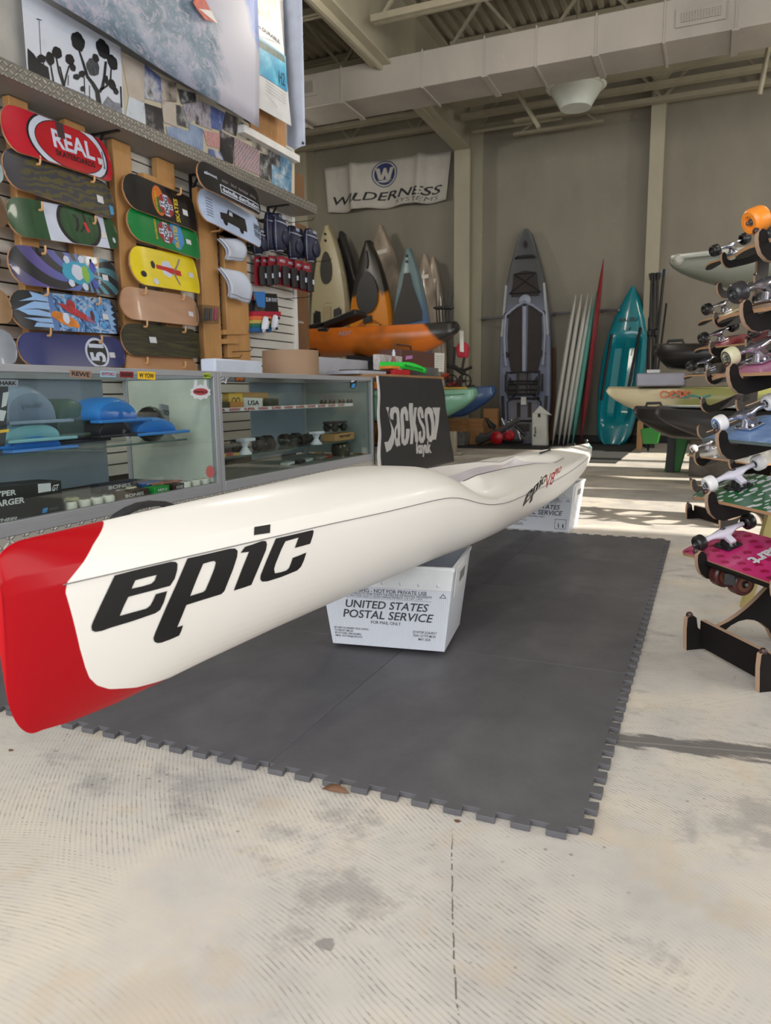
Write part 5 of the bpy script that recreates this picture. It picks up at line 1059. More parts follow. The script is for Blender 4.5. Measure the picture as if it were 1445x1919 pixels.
mb = MB(); mb.prism([pX(*p, XF-.0443) for p in ((72, 924), (96, 920), (95, 905), (71, 907))], (-.0005, 0, 0)); part('barcode_label', mb, M('price_sticker', (206, 208, 216)), hb_); mb = MB(); mb.prism([pX(*p, XF-.0443) for p in ((79, 962), (88, 960), (90, 951), (81, 953))], (-.0005, 0, 0)); part('blue_mark', mb, M('sticker_blue', (60, 140, 206)), hb_); mb = MB(); letter(mb, 'SERIES', [pX(*p, XF-.0443) for p in ((91, 957), (109, 953), (109, 949), (91, 953))], .01); part('lettering', mb, M('carton_grey', (96, 100, 108), .5), hb_)
for k, (lab, q, col) in enumerate((('black hang-tagged package at the left edge of the glass shelf', [(-30, 818), (12, 800), (16, 715), (-30, 712)], (34, 33, 36)), ('black package with a yellow stripe below the tagged packages', [(-30, 842), (9, 836), (14, 795), (-30, 800)], (40, 40, 46)))):
    P = [pX(*p, XF-.10) for p in q]; t = thing('hang_package', lab, 'package', P[0]); part('pack', MB().prism(P, (-.05, 0, 0)), M('pack_%d' % k, col, .4), t)
    if k == 0:
        for q2 in ([(3, 764), (12, 760), (17, 734), (6, 736)], [(-4, 788), (7, 789), (12, 770), (0, 768)]): part('barcode_label', MB().prism([pX(*p, XF-.098) for p in q2], (-.001, 0, 0)), M('price_sticker', (206, 208, 216)), t)
    else: part('yellow_stripe', MB().prism([pX(*p, XF-.098) for p in ((-10, 813), (17, 809), (17, 804), (-10, 807))], (-.001, 0, 0)), M('sticker_yellow', (232, 186, 30)), t)
# wheels in the case
mw = M('urethane_white', (214, 212, 204), .4, var=.03); mcream = M('urethane_cream', (200, 196, 164), .45)
def casewheel(label, c, m=mw, r=.026, X=XF-.07, grp='loose white wheels along the showcase front'):
    p = pX(c[0], c[1], X); z = ZB-.0115; t = thing('skate_wheel', label, 'wheel', (p.x, p.y, z), grp)
    part('tyre', MB().lathe((p.x, p.y, z), (p.x, p.y, z+.033), [(0, r*.78), (.15, r*.97), (.5, r), (.85, r*.97), (1, r*.78)], 18), m, t); part('bearing', MB().cyl((p.x, p.y, z+.033), (p.x, p.y, z+.0335), .011), M('bearing_grey', (110, 112, 116), .35, .6), t)
for k, (x, y) in enumerate(((132, 950), (158, 946), (181, 940), (203, 935), (348, 912), (366, 907), (383, 902), (398, 899))): casewheel('white skate wheel, %s from the left in the row at the case front' % ['first', 'second', 'third', 'fourth', 'fifth', 'sixth', 'seventh', 'eighth'][k], (x, y))
casewheel('cream ribbed wheel standing behind the first white wheel', (134, 932), mcream, .03, XF-.16)
casewheel('cream wheel lying behind the row near the dark cartons', (228, 920), mcream, .026, XF-.14); casewheel('pale cream wheel next right behind the dark carton row', (246, 917), mcream, .026, XF-.18)
for lab, x0, x1, yb, h, col, X in (('brown wheel carton lying in the middle of the case floor', 222, 280, 928, .034, (64, 46, 42), XF-.06), ('green label wheel carton beside the brown one', 290, 318, 921, .032, (36, 150, 62), XF-.06), ('small dark brown wheel carton near the right wheels', 326, 347, 914, .03, (60, 40, 36), XF-.06), ('navy box at the back of the case floor', 188, 258, 912, .04, (36, 40, 58), XF-.32), ('blue flat pack behind the green carton', 268, 300, 905, .02, (40, 90, 160), XF-.30), ('salmon flat pack at the right rear of the case floor', 302, 372, 899, .016, (196, 120, 104), XF-.22)):
    a = pX(x0, yb, X); b = pX(x1, yb, X); z = ZB-.0115; mb = MB(); mb.box((X-.06, a.y, z), (X, b.y, z+h)); t = thing('wheel_carton', lab, 'box', (X-.03, (a.y+b.y)/2, z)); part('carton', mb, M('carton_%d_%d' % (col[0], col[1]), col, .5), t, bevel=.002)
    mb = MB(); letter(mb, 'BONES' if col[0] < 70 and col[1] < 60 else 'MINI', [Vector((X+.001, lerp(a.y, b.y, .2), z+h*.3)), Vector((X+.001, lerp(a.y, b.y, .8), z+h*.3)), Vector((X+.001, lerp(a.y, b.y, .8), z+h*.7)), Vector((X+.001, lerp(a.y, b.y, .2), z+h*.7))], .02); part('lettering', mb, M('carton_white', (206, 208, 212)), t)
# ------------------------------------------------------------------ goods in the right case
for lab, q, X, col, dp_, txt in (('yellow and black bearing pack on the upper shelf', [(428, 750), (454, 750), (455, 737), (429, 737)], XF-.10, (190, 150, 40), .04, 'OO'), ('long brown carton on the upper shelf', [(458, 753), (503, 756), (503, 736), (458, 735)], XF-.20, (150, 112, 72), .06, ''), ('white lettered carton in front of the brown one', [(457, 756), (492, 757), (492, 746), (457, 745)], XF-.13, (196, 200, 206), .05, 'USA'), ('flat black case at the left of the upper shelf', [(410, 758), (432, 757), (432, 753), (410, 753)], XF-.10, (28, 28, 30), .05, ''), ('orange slim box on the upper shelf beside the black case', [(432, 757), (456, 757), (456, 753), (432, 753)], XF-.09, (176, 116, 60), .05, ''), ('black striped roll pack on the upper shelf', [(505, 756), (522, 756), (522, 747), (505, 746)], XF-.12, (40, 40, 44), .04, 'II'), ('yellow mini box on the middle shelf at the left', [(416, 861), (424, 860), (424, 850), (416, 851)], XF-.10, (206, 186, 40), .03, ''), ('red mini box on the middle shelf beside the yellow one', [(424, 860), (437, 858), (437, 847), (424, 848)], XF-.10, (150, 70, 66), .03, ''), ('tan mini box on the middle shelf beside the red one', [(437, 858), (449, 856), (449, 848), (437, 849)], XF-.10, (180, 150, 80), .03, ''), ('brown lettered truck carton at the right end of the middle shelf', [(628, 834), (664, 828), (664, 809), (628, 814)], XF-.11, (168, 130, 84), .10, 'garner')):
    P = [pX(*p, X) for p in q]; base = zR1 if P[0].z > zR1-.05 and q[0][1] < 780 else zR2
    for i in (0, 1): P[i].z = base+.0005
    t = thing('small_carton', lab, 'box', P[0]); part('carton', MB().prism(P, (-dp_, 0, 0)), M('carton2_%d_%d_%d' % col, col, .5), t, bevel=.001)
    if txt: mb = MB(); letter(mb, txt, sub([p+Vector((.0004, 0, 0)) for p in P], .2, .8, .25, .75), .02, lift=.001); part('lettering', mb, blk, t)
dm = M('dark_goods', (26, 22, 24), .3, var=.3, scale=30)
def goods(label, x, y, X, r, base, nm='truck_part', m=dm):
    p = pX(x, y, X); t = thing(nm, label, 'skateboard truck', (p.x, p.y, base), 'dark truck parts on the middle shelf'); mb = MB(); mb.lathe((p.x, p.y-r*1.1, base+r), (p.x, p.y+r*1.1, base+r), [(0, r*.7), (.12, r), (.88, r), (1, r*.7)], 14); part('body', mb, m, t); mb = MB(); mb.box((p.x-r*.5, p.y-r*.9, base), (p.x+r*.7, p.y+r*.9, base+r*.55)); part('mount', mb, m, t); mb = MB(); mb.cyl((p.x, p.y-r*1.5, base+r), (p.x, p.y+r*1.5, base+r), r*.2, n=8); part('axle', mb, M('steel', (150, 150, 152), .3, .9), t)
for k, (x, y, X, r) in enumerate(((418, 825, XF-.14, .034), (444, 822, XF-.22, .036), (452, 828, XF-.15, .030), (485, 818, XF-.24, .036), (500, 815, XF-.28, .036), (484, 824, XF-.15, .03), (505, 820, XF-.17, .03), (533, 812, XF-.24, .036), (554, 809, XF-.28, .034), (548, 818, XF-.17, .032), (567, 817, XF-.16, .03), (588, 808, XF-.26, .036), (574, 812, XF-.22, .03))): goods('dark round truck part, %s from the left among the dark ones on the middle shelf' % ['first', 'second', 'third', 'fourth', 'fifth', 'sixth', 'seventh', 'eighth', 'ninth', 'tenth', 'eleventh', 'twelfth', 'thirteenth'][k], x, y, X, r, zR2+.0005)
p = pX(628, 812, XF-.16); tt = thing('roller_skate', 'black boot plate with trucks standing on the brown lettered carton', 'skate part', (p.x, p.y, zR2+.085)); b0 = pX(628, 809, XF-.16).z+.0
mb = MB(); mb.box((p.x-.04, p.y-.10, b0+.055), (p.x+.03, p.y+.13, b0+.07)); part('plate', mb, dm, tt, bevel=.003)
for dy in (-.06, .07): mb = MB(); mb.lathe((p.x-.05, p.y+dy, b0+.03), (p.x+.05, p.y+dy, b0+.03), [(0, .02), (.1, .028), (.3, .028), (.32, .012), (.68, .012), (.7, .028), (.9, .028), (1, .02)], 14); part('truck', mb, dm, tt)
mst = M('stand_white', (206, 210, 222), .35)
for lab, x, yb, yt in (('small white display pedestal at the left on the middle shelf', 461, 857, 826), ('white display pedestal at the right on the middle shelf', 594, 837, 812)):
    a = pX(x-1, yb, XF-.09); h = pX(x, yt, XF-.09).z-a.z; a.z = zR2+.0005; t = thing('display_pedestal', lab, 'stand', a); part('stem', MB().lathe(a, a+Vector((0, 0, h*.8)), [(0, .036), (.12, .036), (.3, .024), (.55, .014), (.8, .022), (1, .03)], 18), mst, t); part('top_plate', MB().obox(a+Vector((0, .01, h*.88)), (.03, 0, 0), (0, .05, 0), (0, 0, h*.10)), mst, t, bevel=.003)
sunk = M('lens_dark', (40, 34, 36), .15)
for k, (x, y) in enumerate(((606, 746), (622, 746), (640, 746), (655, 746))):
    p = pX(x, y+4, XF-.12); p.z = zR1+.001; t = thing('sunglasses', 'pair of sunglasses on the upper shelf, %s from the left' % ['first', 'second', 'third', 'fourth'][k], 'sunglasses', p, 'sunglasses in the right showcase'); mb = MB()
    for d_ in (-.026, .026): mb.ball(p+Vector((0, d_, .016)), .024, 10, (.25, 1, .7))
    part('lens', mb, sunk, t); mb = MB(); mb.tube([p+Vector((-.06, -.05, .012)), p+Vector((0, -.052, .022)), p+Vector((.004, 0, .024)), p+Vector((0, .052, .022)), p+Vector((-.06, .05, .012))], .0025, 6); part('frame', mb, M('frame_grey', (120, 110, 108), .3), t)
mb = MB(); p = pX(640, 893, XF-.2); mb.lathe((p.x, p.y, ZB-.0115), (p.x, p.y, ZB+.10), [(0, .06), (.3, .07), (.7, .065), (.9, .045), (1, .01)], 20); solo('display_dome', 'dark translucent dome on the right case floor', 'dome', mb, M('smoked_dome', (70, 64, 54), .15))
for k, (x, y, c_) in enumerate(((560, 895, (40, 40, 42)), (575, 893, (170, 176, 178)), (600, 880, (120, 116, 110)), (612, 878, (140, 60, 50)), (540, 900, (190, 196, 196)))):
    p = pX(x, y, XF-.2); p.z = ZB-.0115; t = thing('hardware_pack', 'small hardware pack on the right case floor, %s from the left' % ['second', 'third', 'fourth', 'fifth', 'first'][k], 'package', p, 'hardware packs on the right case floor'); part('pouch', MB().obox(p+Vector((0, 0, .012)), (.03, 0, .0), (0, .04, .003), (0, 0, .009)), M('pouch_%d' % c_[0], c_, .3), t, bevel=.004)
# ------------------------------------------------------------------ table with the black banner
tb = thing('wooden_table', 'wood-topped table at the end of the showcases, draped with a black banner', 'table', (-2.5, 5.55, 0)); YT1 = pX(829, 707, XF).y; zt_ = pX(760, 706, XF).z+.012
part('tabletop', MB().box((-2.9, YR+.01, zt_-.03), (XF+.015, YT1, zt_)), M('table_wood', (150, 112, 76), .55, var=.15, stretch=(1, 5, 1)), tb, bevel=.004)
for y in (YR+.35, YT1-.42): 
    for x in (-2.86, XF-.30): part('leg', MB().box((x, y, .0005), (x+.06, y+.06, zt_-.031)), mwood, tb)
bn = thing('black_banner', 'black cloth banner with big white lettering draped over the table front', 'banner', (XF+.03, 5.5, .5))
ZBN = pX(835, 862, XF+.03).z-.03; XN = XF+.022
BZ = .21
Q = [Vector((XN, YR+.004, BZ)), Vector((XN, pX(841, 863, XN).y+.13, BZ)), Vector((XN, pX(829, 712, XN).y-.01, zt_-.02)), Vector((XN, YR+.004, zt_-.015))]
def bnf(u, v, d=0):
    p = Q[0]*(1-u)*(1-v)+Q[1]*u*(1-v)+Q[2]*u*v+Q[3]*(1-u)*v; return p+Vector((.006+.005*sin(u*14+v*3)+.004*sin(v*17)+.012*(1-v)*sin(u*6)+d, 0, 0))
part('cloth', MB().sheet(bnf, 60, 40), M('black_cloth', (34, 34, 38), .7, var=.08, bump=.2, bscale=8), bn, solid=.002)
part('white_hem', MB().sheet(lambda u, v: bnf(-.012+.03*u, v, .004), 4, 30), M('hem_white', (196, 196, 200), .7), bn, solid=.002)
# lettering traced from the cloth: px -> banner parameters
def bn_uv(x, y):
    p = pX(x, y, XN+.008); v = (p.z-BZ)/(zt_-.02-BZ); yl = lerp(Q[0].y, Q[3].y, v); yr = lerp(Q[1].y, Q[2].y, v); return (p.y-yl)/(yr-yl), v
def bnart(vf, nm, mat, step=.03):
    vs, fs = dense(vf, step); mb = MB(); mb.add([bnf(u, v, .0035) for u, v in vs], fs); part(nm, mb, mat, bn, angle=60)
mbn = M('banner_white', (176, 176, 178), .7)
def Zj(x, y): return bn_uv(700+x*.1251, 640+y*.1251)
JL = [[(185,990),(240,990),(225,1080),(238,1160),(262,1230),(295,1330),(305,1420),(290,1540),(250,1620),(185,1665),(145,1510),(200,1505),(245,1400),(255,1310),(240,1180),(215,1060)]]
letters = [('letter_j', JL), ('letter_a', [[(245,1110),(262,1010),(320,978),(372,1000),(390,1060),(392,1300),(385,1480),(402,1560),(372,1565),(350,1582),(318,1545),(300,1420),(305,1310),(345,1230),(352,1110),(340,1070),(320,1070),(305,1110),(300,1180),(258,1165)],[(345,1290),(330,1330),(325,1420),(335,1470),(352,1440)]]),
 ('letter_c', [[(510,1190),(510,1060),(480,985),(445,980),(412,1020),(402,1110),(398,1400),(415,1520),(460,1565),(505,1530),(520,1440),(522,1310),(470,1310),(468,1450),(458,1480),(448,1450),(445,1110),(455,1070),(468,1110),(470,1190)]]),
 ('letter_k', [[(515,928),(580,928),(585,1130),(605,990),(655,990),(612,1220),(665,1500),(615,1510),(580,1320),(580,1535),(540,1540)]]),
 ('letter_s', [[(765,1150),(760,1040),(735,985),(700,978),(665,1010),(655,1110),(670,1200),(725,1310),(735,1400),(725,1440),(705,1430),(700,1340),(655,1360),(665,1470),(700,1525),(745,1520),(778,1460),(782,1370),(765,1270),(710,1170),(700,1110),(706,1065),(716,1065),(722,1150)]]),
 ('letter_o', [[(775,1110),(795,1010),(835,980),(880,1000),(905,1060),(925,1300),(925,1450),(890,1510),(850,1500),(805,1440),(790,1300)],[(830,1085),(822,1160),(840,1360),(865,1430),(880,1400),(870,1200),(850,1085)]]),
 ('letter_n', [[(890,990),(1000,990),(985,1110),(965,1300),(958,1470),(915,1472),(925,1310),(930,1120)]])]
for nm_, polys in letters:
    bnart(fill2d([[Zj(*p) for p in P] for P in polys]), nm_, mbn)
kv = fit(text2d('kayak', .05)); bnart(([(lambda q: bn_uv(*q))((lerp(700+630*.1251, 700+885*.1251, u)+v*0, lerp(640+1735*.1251, 640+1500*.1251, v)-u*1.5)) for u, v in kv[0]], kv[1]), 'lettering', mbn)
# things on the counters
def on_top(label, name, cat, x0, x1, yb, yt, X, mat, depth, base=None, bev=.002):
    a = pX(x0, yb, X); b = pX(x1, yb, X); h = pX((x0+x1)/2, yt, X).z; z = base if base is not None else a.z; return solo(name, label, cat, MB().box((X-depth, a.y, z), (X, b.y, h)), mat, bevel=bev)
ZTT = zt_+.0005
mb = MB(); a = pX(534, 690, XF-.28); b = pX(594, 690, XF-.28); r = (b.y-a.y)/2*.88; c_ = Vector((XF-.36, (a.y+b.y)/2, ZT+.0005)); mb.lathe(c_, c_+Vector((0, 0, pX(565, 658, XF-.3).z-ZT)), [(0, r), (1, r)], 36); solo('cardboard_roll', 'wide brown cardboard roll standing on the right showcase', 'roll', mb, M('kraft_card', (150, 122, 98), .7, var=.05))
on_top('white folded cloth lying on top of the showcase joint', 'folded_cloth', 'cloth', 404, 492, 694, 674, XF-.30, mshirt, .10, ZT+.0005, .01)
on_top('grey-white carton with dark lettering behind the cardboard roll', 'shipping_carton', 'box', 590, 690, 698, 672, XF-.42, M('grey_carton', (170, 172, 182), .5), .2, ZTT)
gt = thing('green_strap', 'bright green printed strap band curving over the table top', 'strap', pX(765, 695, XF-.12)); mb = MB(); rows = []
for i in range(24):
    t = i/23; x = lerp(712, 799, t); yb_ = 693-4*sin(pi*t)+4*t*t*1.8+(0 if t < .85 else 0); yt_ = 678+1*t+(12*max(0, t-.6)**1.5*4)
    X = XF-.25+.20*t; rows.append([pX(x, yb_, X), pX(x, yt_, X)])
mb.loft(rows, closed=False); part('band', mb, M('neon_green', (24, 206, 62), .45), gt, solid=.003)
mb = MB(); letter(mb, 'FRAGILE HANDLE', [rows[12][0]*.7+rows[12][1]*.3+Vector((.006, 0, 0)), rows[21][0]*.7+rows[21][1]*.3+Vector((.006, 0, 0)), rows[21][0]*.3+rows[21][1]*.7+Vector((.006, 0, 0)), rows[12][0]*.3+rows[12][1]*.7+Vector((.006, 0, 0))], .03); part('band_lettering', mb, M('dark_green_ink', (10, 96, 36), .5), gt)
on_top('dark binder lying under other papers on the table', 'binder', 'binder', 682, 745, 697, 693.5, XF-.10, blk, .2, ZTT+.018)
on_top('pale grey flat box under the dark binder', 'flat_box', 'box', 672, 724, 699, 695, XF-.09, M('pale_grey_box', (172, 176, 190), .5), .25, ZTT)
on_top('red flat box under the green strap', 'flat_box', 'box', 739, 768, 699, 693, XF-.07, M('red_box', (186, 30, 40), .5), .12, ZTT)
on_top('orange sleeve on top of the red flat box', 'flat_box', 'box', 733, 750, 691, 686, XF-.07, M('orange_box', (216, 130, 40), .5), .1, pX(740, 691, XF-.07).z)
on_top('grey tape case at the right end of the table top', 'tape_case', 'box', 798, 822, 699, 689, XF-.07, M('tape_grey', (90, 90, 92), .5), .12, ZTT)
bx = thing('tool_box', 'brown open-handled tool box standing on the table', 'tool box', pX(790, 690, XF-.32)); Xb = XF-.32; a = pX(752, 690, Xb); b = pX(818, 690, Xb); ztb = pX(790, 659, Xb).z; mbx = M('brown_box', (92, 58, 50), .5)
part('body', MB().box((Xb-.2, a.y, ZTT), (Xb, b.y, ztb)), mbx, bx, bevel=.006)
mb = MB(); mb.tube([(Xb-.1, lerp(a.y, b.y, .1), ztb), (Xb-.1, lerp(a.y, b.y, .12), ztb+.05), (Xb-.1, lerp(a.y, b.y, .52), ztb+.05), (Xb-.1, lerp(a.y, b.y, .55), ztb)], .009); part('handle', mb, mbx, bx)
mb = MB(); letter(mb, '~~~', [pX(*p, Xb+.0) for p in ((760, 672), (773, 672), (773, 667), (760, 667))], .1); part('pink_tag', MB().prism([pX(*p, Xb+.001) for p in ((760, 674), (773, 672), (773, 666), (761, 667))], (-.001, 0, 0)), M('pink_tag', (190, 130, 190), .5), bx)
for lab, x, yb, yt, r, col in (('white spray bottle on the table before the brown tool box', 738, 693, 655, .030, (150, 90, 84)),):
    p = pX(x, yb, XF-.22); p.z = ZTT; h = pX(x, yt, XF-.22).z-ZTT; t = thing('spray_bottle', lab, 'bottle', p); part('bottle', MB().lathe(p, p+Vector((0, 0, h*.75)), [(0, r), (.6, r), (.85, r*.5), (1, r*.35)], 16), M('bottle_label', col, .4), t); part('cap', MB().lathe(p+Vector((0, 0, h*.75)), p+Vector((0, 0, h)), [(0, r*.45), (.5, r*.5), (1, r*.2)], 12), M('cap_white', (206, 212, 226)), t)
on_top('small white printed card box beside the spray bottle', 'card_box', 'box', 712, 754, 690, 666, XF-.30, M('card_white', (196, 192, 192), .5, var=.25, scale=25), .06, ZTT)
pt = thing('paper_list', 'white printed price list hanging at the table corner', 'paper', pX(825, 690, XF-.2)); P = [pX(*p, Xb+.004) for p in ((815, 696), (832, 697), (833, 662), (815, 661))]; part('sheet', MB().prism(P, (-.003, 0, 0)), M('paper_white', (216, 216, 210), .6), pt); mb = MB()
for i in range(6): letter(mb, 'price list', sub(P, .12, .8, .14+i*.13, .19+i*.13), .01)
part('print', mb, blk, pt)
# ================================================================== the back of the hall
# wall banner
YW = YB-.12
wbn = thing('wall_banner', 'white cloth banner with a blue round W emblem high on the back wall', 'banner', pY(725, 340, YW))
BQ = [pY(*p, YW) for p in ((615, 398), (836, 374), (846, 283), (607.5, 315))]
def wbf(u, v, d=0):
    p = BQ[0]*(1-u)*(1-v)+BQ[1]*u*(1-v)+BQ[2]*u*v+BQ[3]*(1-u)*v
    f = .05*sin(u*pi*5)*(.4+.6*(1-v))-.10*math.exp(-((u-.24)/.035)**2)-.11*math.exp(-((u-.78)/.035)**2); s = .03*sin(u*pi)*0
    return p+Vector((0, f-d, -.03*sin(u*pi*3)**2*(1-v)))
part('cloth', MB().sheet(wbf, 60, 12), M('banner_cloth', (188, 184, 176), .75, var=.04), wbn, solid=.003)
def wba(vf, nm, mat, x0, x1, y0, y1, step=.04, lift=.006):
    vs, fs = dense(fit(vf, x0, x1, y0, y1), step); mb = MB(); mb.add([wbf(u, v, lift) for u, v in vs], fs); part(nm, mb, mat, wbn, angle=60)
mbl = M('emblem_blue', (34, 48, 100), .6); mbk2 = M('banner_black', (30, 30, 32), .6)
wba(fill2d([disc(0, 0, 1, 1, 40), disc(0, 0, .93, .93, 40)]), 'emblem_ring', mbl, .39, .595, .44, .985); wba(fill2d([disc(0, 0, 1, 1, 40)]), 'emblem_disc', mbl, .41, .575, .49, .94)
wba(fill2d([[(0, 1), (.22, 1), (.3, .35), (.44, 1), (.58, 1), (.68, .38), (.8, 1), (1, 1), (.8, 0), (.56, 0), (.5, .4), (.4, 0), (.16, 0)]]), 'emblem_letter', M('banner_cloth', (188, 184, 176)), .42, .565, .60, .84, lift=.009); wba(fill2d([[(0, .6), (.5, 1), (1, .9), (.6, .45), (.9, .3), (.4, .1), (.1, .4)]]), 'emblem_wave', M('banner_cloth', (188, 184, 176)), .43, .555, .54, .60, lift=.009)
wba(text2d('WILDERNESS', .015, .25), 'lettering', mbk2, .05, .955, .165, .345, .03); wba(text2d('SYSTEMS', .0, .2), 'lettering', M('banner_grey', (96, 94, 92), .6), .58, .93, .05, .135, .03)
# generic plastic kayak ------------------------------------------------
def yak(L, beam, dep, front=.5, rock=.06, rake=0, stern=0, deck=.25, n=30, power=.75, lip=.0):
    """hull mesh along +X from stern (0) to bow (L); z up; rake = length in metres over which the stem runs down to the keel"""
    def sec(t):
        w = beam/2*max(.05, sin(pi*min(1, max(0, t**(math.log(.5)/math.log(front))))))**power; k = (2*t-1); zb = rock*abs(k)**3
        x = L*(1-t)
        if rake and x < rake: q = 1-x/rake; zb += dep*.80*(.55*q+.45*(1-sqrt(max(0, 1-q*q))))
        x = L*t
        if stern and x < stern: q = 1-x/stern; zb += dep*.80*q**1.4
        zt = dep*(1+.05*abs(k)**4)-(dep*.10*(max(0, abs(k)-.985)/.015)**2); zs = max(zb+.02, dep*.72)
        P = []
        for i in range(6): s = i/6; P.append((w*(1-(1-s)**2.2), zb+(zs-zb)*s**1.8))
        P.append((w, zs)); P.append((w*.97, zs+(zt-zs)*.4)); P.append((w*.86, zt)); P.append((w*.55, zt+deck*.06)); P.append((0, zt+deck*.10)); return P
    mb = MB(); S2 = []
    for i in range(n+1):
        t = i/n; t = .5-.5*cos(pi*t); P = sec(t); x = L*t
        S2.append([Vector((x, a, b)) for a, b in P]+[Vector((x, -a, b)) for a, b in P[-2:0:-1]])
    mb.loft(S2); return mb, sec
def place(mb, Mx): mb.v = [Mx @ v for v in mb.v]; return mb
def basis(o, x, y): 
    x = Vector(x).normalized(); y = Vector(y); y = (y-x*y.dot(x)).normalized(); z = x.cross(y); return Matrix(((x.x, y.x, z.x, o[0]), (x.y, y.y, z.y, o[1]), (x.z, y.z, z.z, o[2]), (0, 0, 0, 1)))
def two_tone(nm, c1, c2, axis, lo, hi, noise=.25, scale=3):
    g = G(nm); p = g.xyz(); f = g.math('ADD', p[axis], g.math('MULTIPLY', g.math('SUBTRACT', g.noise(scale, 3), .5), noise)); return g.done(g.mix(g.step(f, lo, hi), c1, c2), .35)
mdk = M('kayak_dark', (32, 31, 32), .5); mdg = M('kayak_dark_grey', (54, 52, 50), .55); mgap = M('deep_grey', (42, 40, 38), .7)
# ---- kayaks standing behind the orange one
def standing(label, xl, xr, ytop, ybot, xtop, Y, mat, details, lean=.07, dep=.30, pw=.72, front=.5, group=None, vis=1.0):
    """kayak on its end; (xl, xr) widest outline in the photograph at the lower end of the visible part"""
    top = pY(xtop, ytop, Y+min(.55, 12.62-Y)); wl = pY(xl, ybot, Y); wr = pY(xr, ybot, Y); beam = wr.x-wl.x; base = Vector(((wl.x+wr.x)/2, Y, .0135)); L = (top-base).length
    ax = (top-base).normalized(); t = thing('kayak', label, 'kayak', base, group)
    mb, sec = yak(L, beam, dep, front, power=pw)
    Mx = basis(base, ax, (1, 0, 0))            # local z points to the room's back when x is up, y right
    # deck must face the camera (-Y)
    Mz = Mx @ Matrix.Diagonal((1, 1, 1, 1))
    if (Mx.to_3x3() @ Vector((0, 0, 1))).y > 0: Mx = basis(base, ax, (-1, 0, 0))
    part('hull', place(mb, Mx), mat, t)
    def D(tt, yy, z=0):     # point on the deck: fraction of length, lateral in half beams (right positive in the picture)
        P = sec(tt); w = P[6][0]; zt = P[9][1] if abs(yy) < .6 else P[8][1]; s = 1 if (Mx.to_3x3() @ Vector((0, 1, 0))).x > 0 else -1
        return Mx @ Vector((L*tt, s*yy*w, zt+z))
    details(t, D, L, beam); return t
def strip(pts, w): return stroke(pts, w, w)
def dpoly(D, pts, z, th=.012):
    P = [D(a, b, z) for a, b in pts]; n_ = (D(.5, 0, 1)-D(.5, 0, 0)); return MB().prism(P, -n_*th)
def hatch(t, D, t0, w, tl, mat, z=.02, nm='hatch_cover'):
    part(nm, dpoly(D, [(t0+tl*sin(a), w*cos(a)) for a in [2*pi*i/26 for i in range(26)]], z+.02, .02), mat, t, bevel=.004)
def det_beige(t, D, L, B):
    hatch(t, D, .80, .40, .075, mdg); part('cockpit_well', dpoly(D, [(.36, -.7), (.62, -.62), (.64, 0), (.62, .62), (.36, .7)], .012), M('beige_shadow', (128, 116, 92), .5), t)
    for s in (-1, 1): part('side_gear', dpoly(D, [(.46, s*.30), (.60, s*.34), (.61, s*.62), (.56, s*.66), (.46, s*.5)], .03), mdk, t); part('gear_track', dpoly(D, [(.40, s*.72), (.60, s*.66), (.60, s*.70), (.40, s*.78)], .03), mdk, t)
    part('console', dpoly(D, [(.44, -.2), (.62, -.2), (.62, .2), (.44, .2), (.425, 0)], .035), M('beige_console', (164, 150, 118), .5), t); mb = MB(); mb.cyl(D(.47, 0, .05), D(.47, 0, .058), .05); part('scupper', mb, mdk, t)
    for tt in (.955, .925): mb = MB(); mb.cyl(D(tt, 0, .02), D(tt, 0, .045), .02); part('bow_eye', mb, mdk, t)
standing('beige and white camouflage kayak standing at the left against the back wall', 591, 668, 434, 612, 627, 11.6, two_tone('camo_beige', (178, 168, 136), (196, 190, 174), 0, .1, .3, 1.6, 2.4), det_beige, pw=.68)
def det_dark(t, D, L, B):
    hatch(t, D, .80, .45, .08, mdk); 
    for tt in (.95, .92): mb = MB(); mb.cyl(D(tt, 0, .02), D(tt, 0, .045), .02); part('bow_eye', mb, mdk, t)
standing('dark charcoal kayak half hidden behind the beige camouflage one', 640, 705, 444, 640, 652, 12.05, two_tone('dark_gold', (196, 130, 40), (58, 56, 56), 2, 1.9, 2.0), det_dark, pw=.8)
def det_orange(t, D, L, B):
    hatch(t, D, .735, .58, .105, mdk); hatch(t, D, .90, .17, .045, mdk, nm='bow_recess')
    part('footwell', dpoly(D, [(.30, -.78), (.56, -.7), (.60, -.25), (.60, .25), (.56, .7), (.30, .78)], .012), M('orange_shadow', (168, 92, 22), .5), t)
    part('drive_console', dpoly(D, [(.30, -.32), (.42, -.34), (.52, -.28), (.545, 0), (.52, .28), (.42, .34), (.30, .32)], .05), mdg, t, bevel=.01); mb = MB(); mb.cyl(D(.37, 0, .06), D(.37, 0, .075), .06); part('drive_hole', mb, M('print_black', (22, 22, 26)), t)
    part('screen_mount', dpoly(D, [(.585, -.2), (.62, -.2), (.62, .2), (.585, .2)], .04), mdk, t)
    for s in (-1, 1): part('side_track', dpoly(D, [(.36, s*.86), (.52, s*.78), (.52, s*.82), (.36, s*.92)], .02), mdk, t); part('foot_peg', dpoly(D, [(.40, s*.45), (.56, s*.42), (.57, s*.58), (.40, s*.64)], .03), mdk, t)
g = G('orange_black'); p = g.xyz(); f = g.math('ADD', p[2], g.math('MULTIPLY', g.math('SUBTRACT', g.noise(4, 3), .5), .25)); mOB = g.done(g.mix(g.step(f, 2.42, 2.50), (214, 132, 24), (46, 42, 36)), .35)
standing('orange kayak with a dark bow standing in the middle of the back row', 664, 750, 462, 612, 702, 11.4, mOB, det_orange, pw=.70)
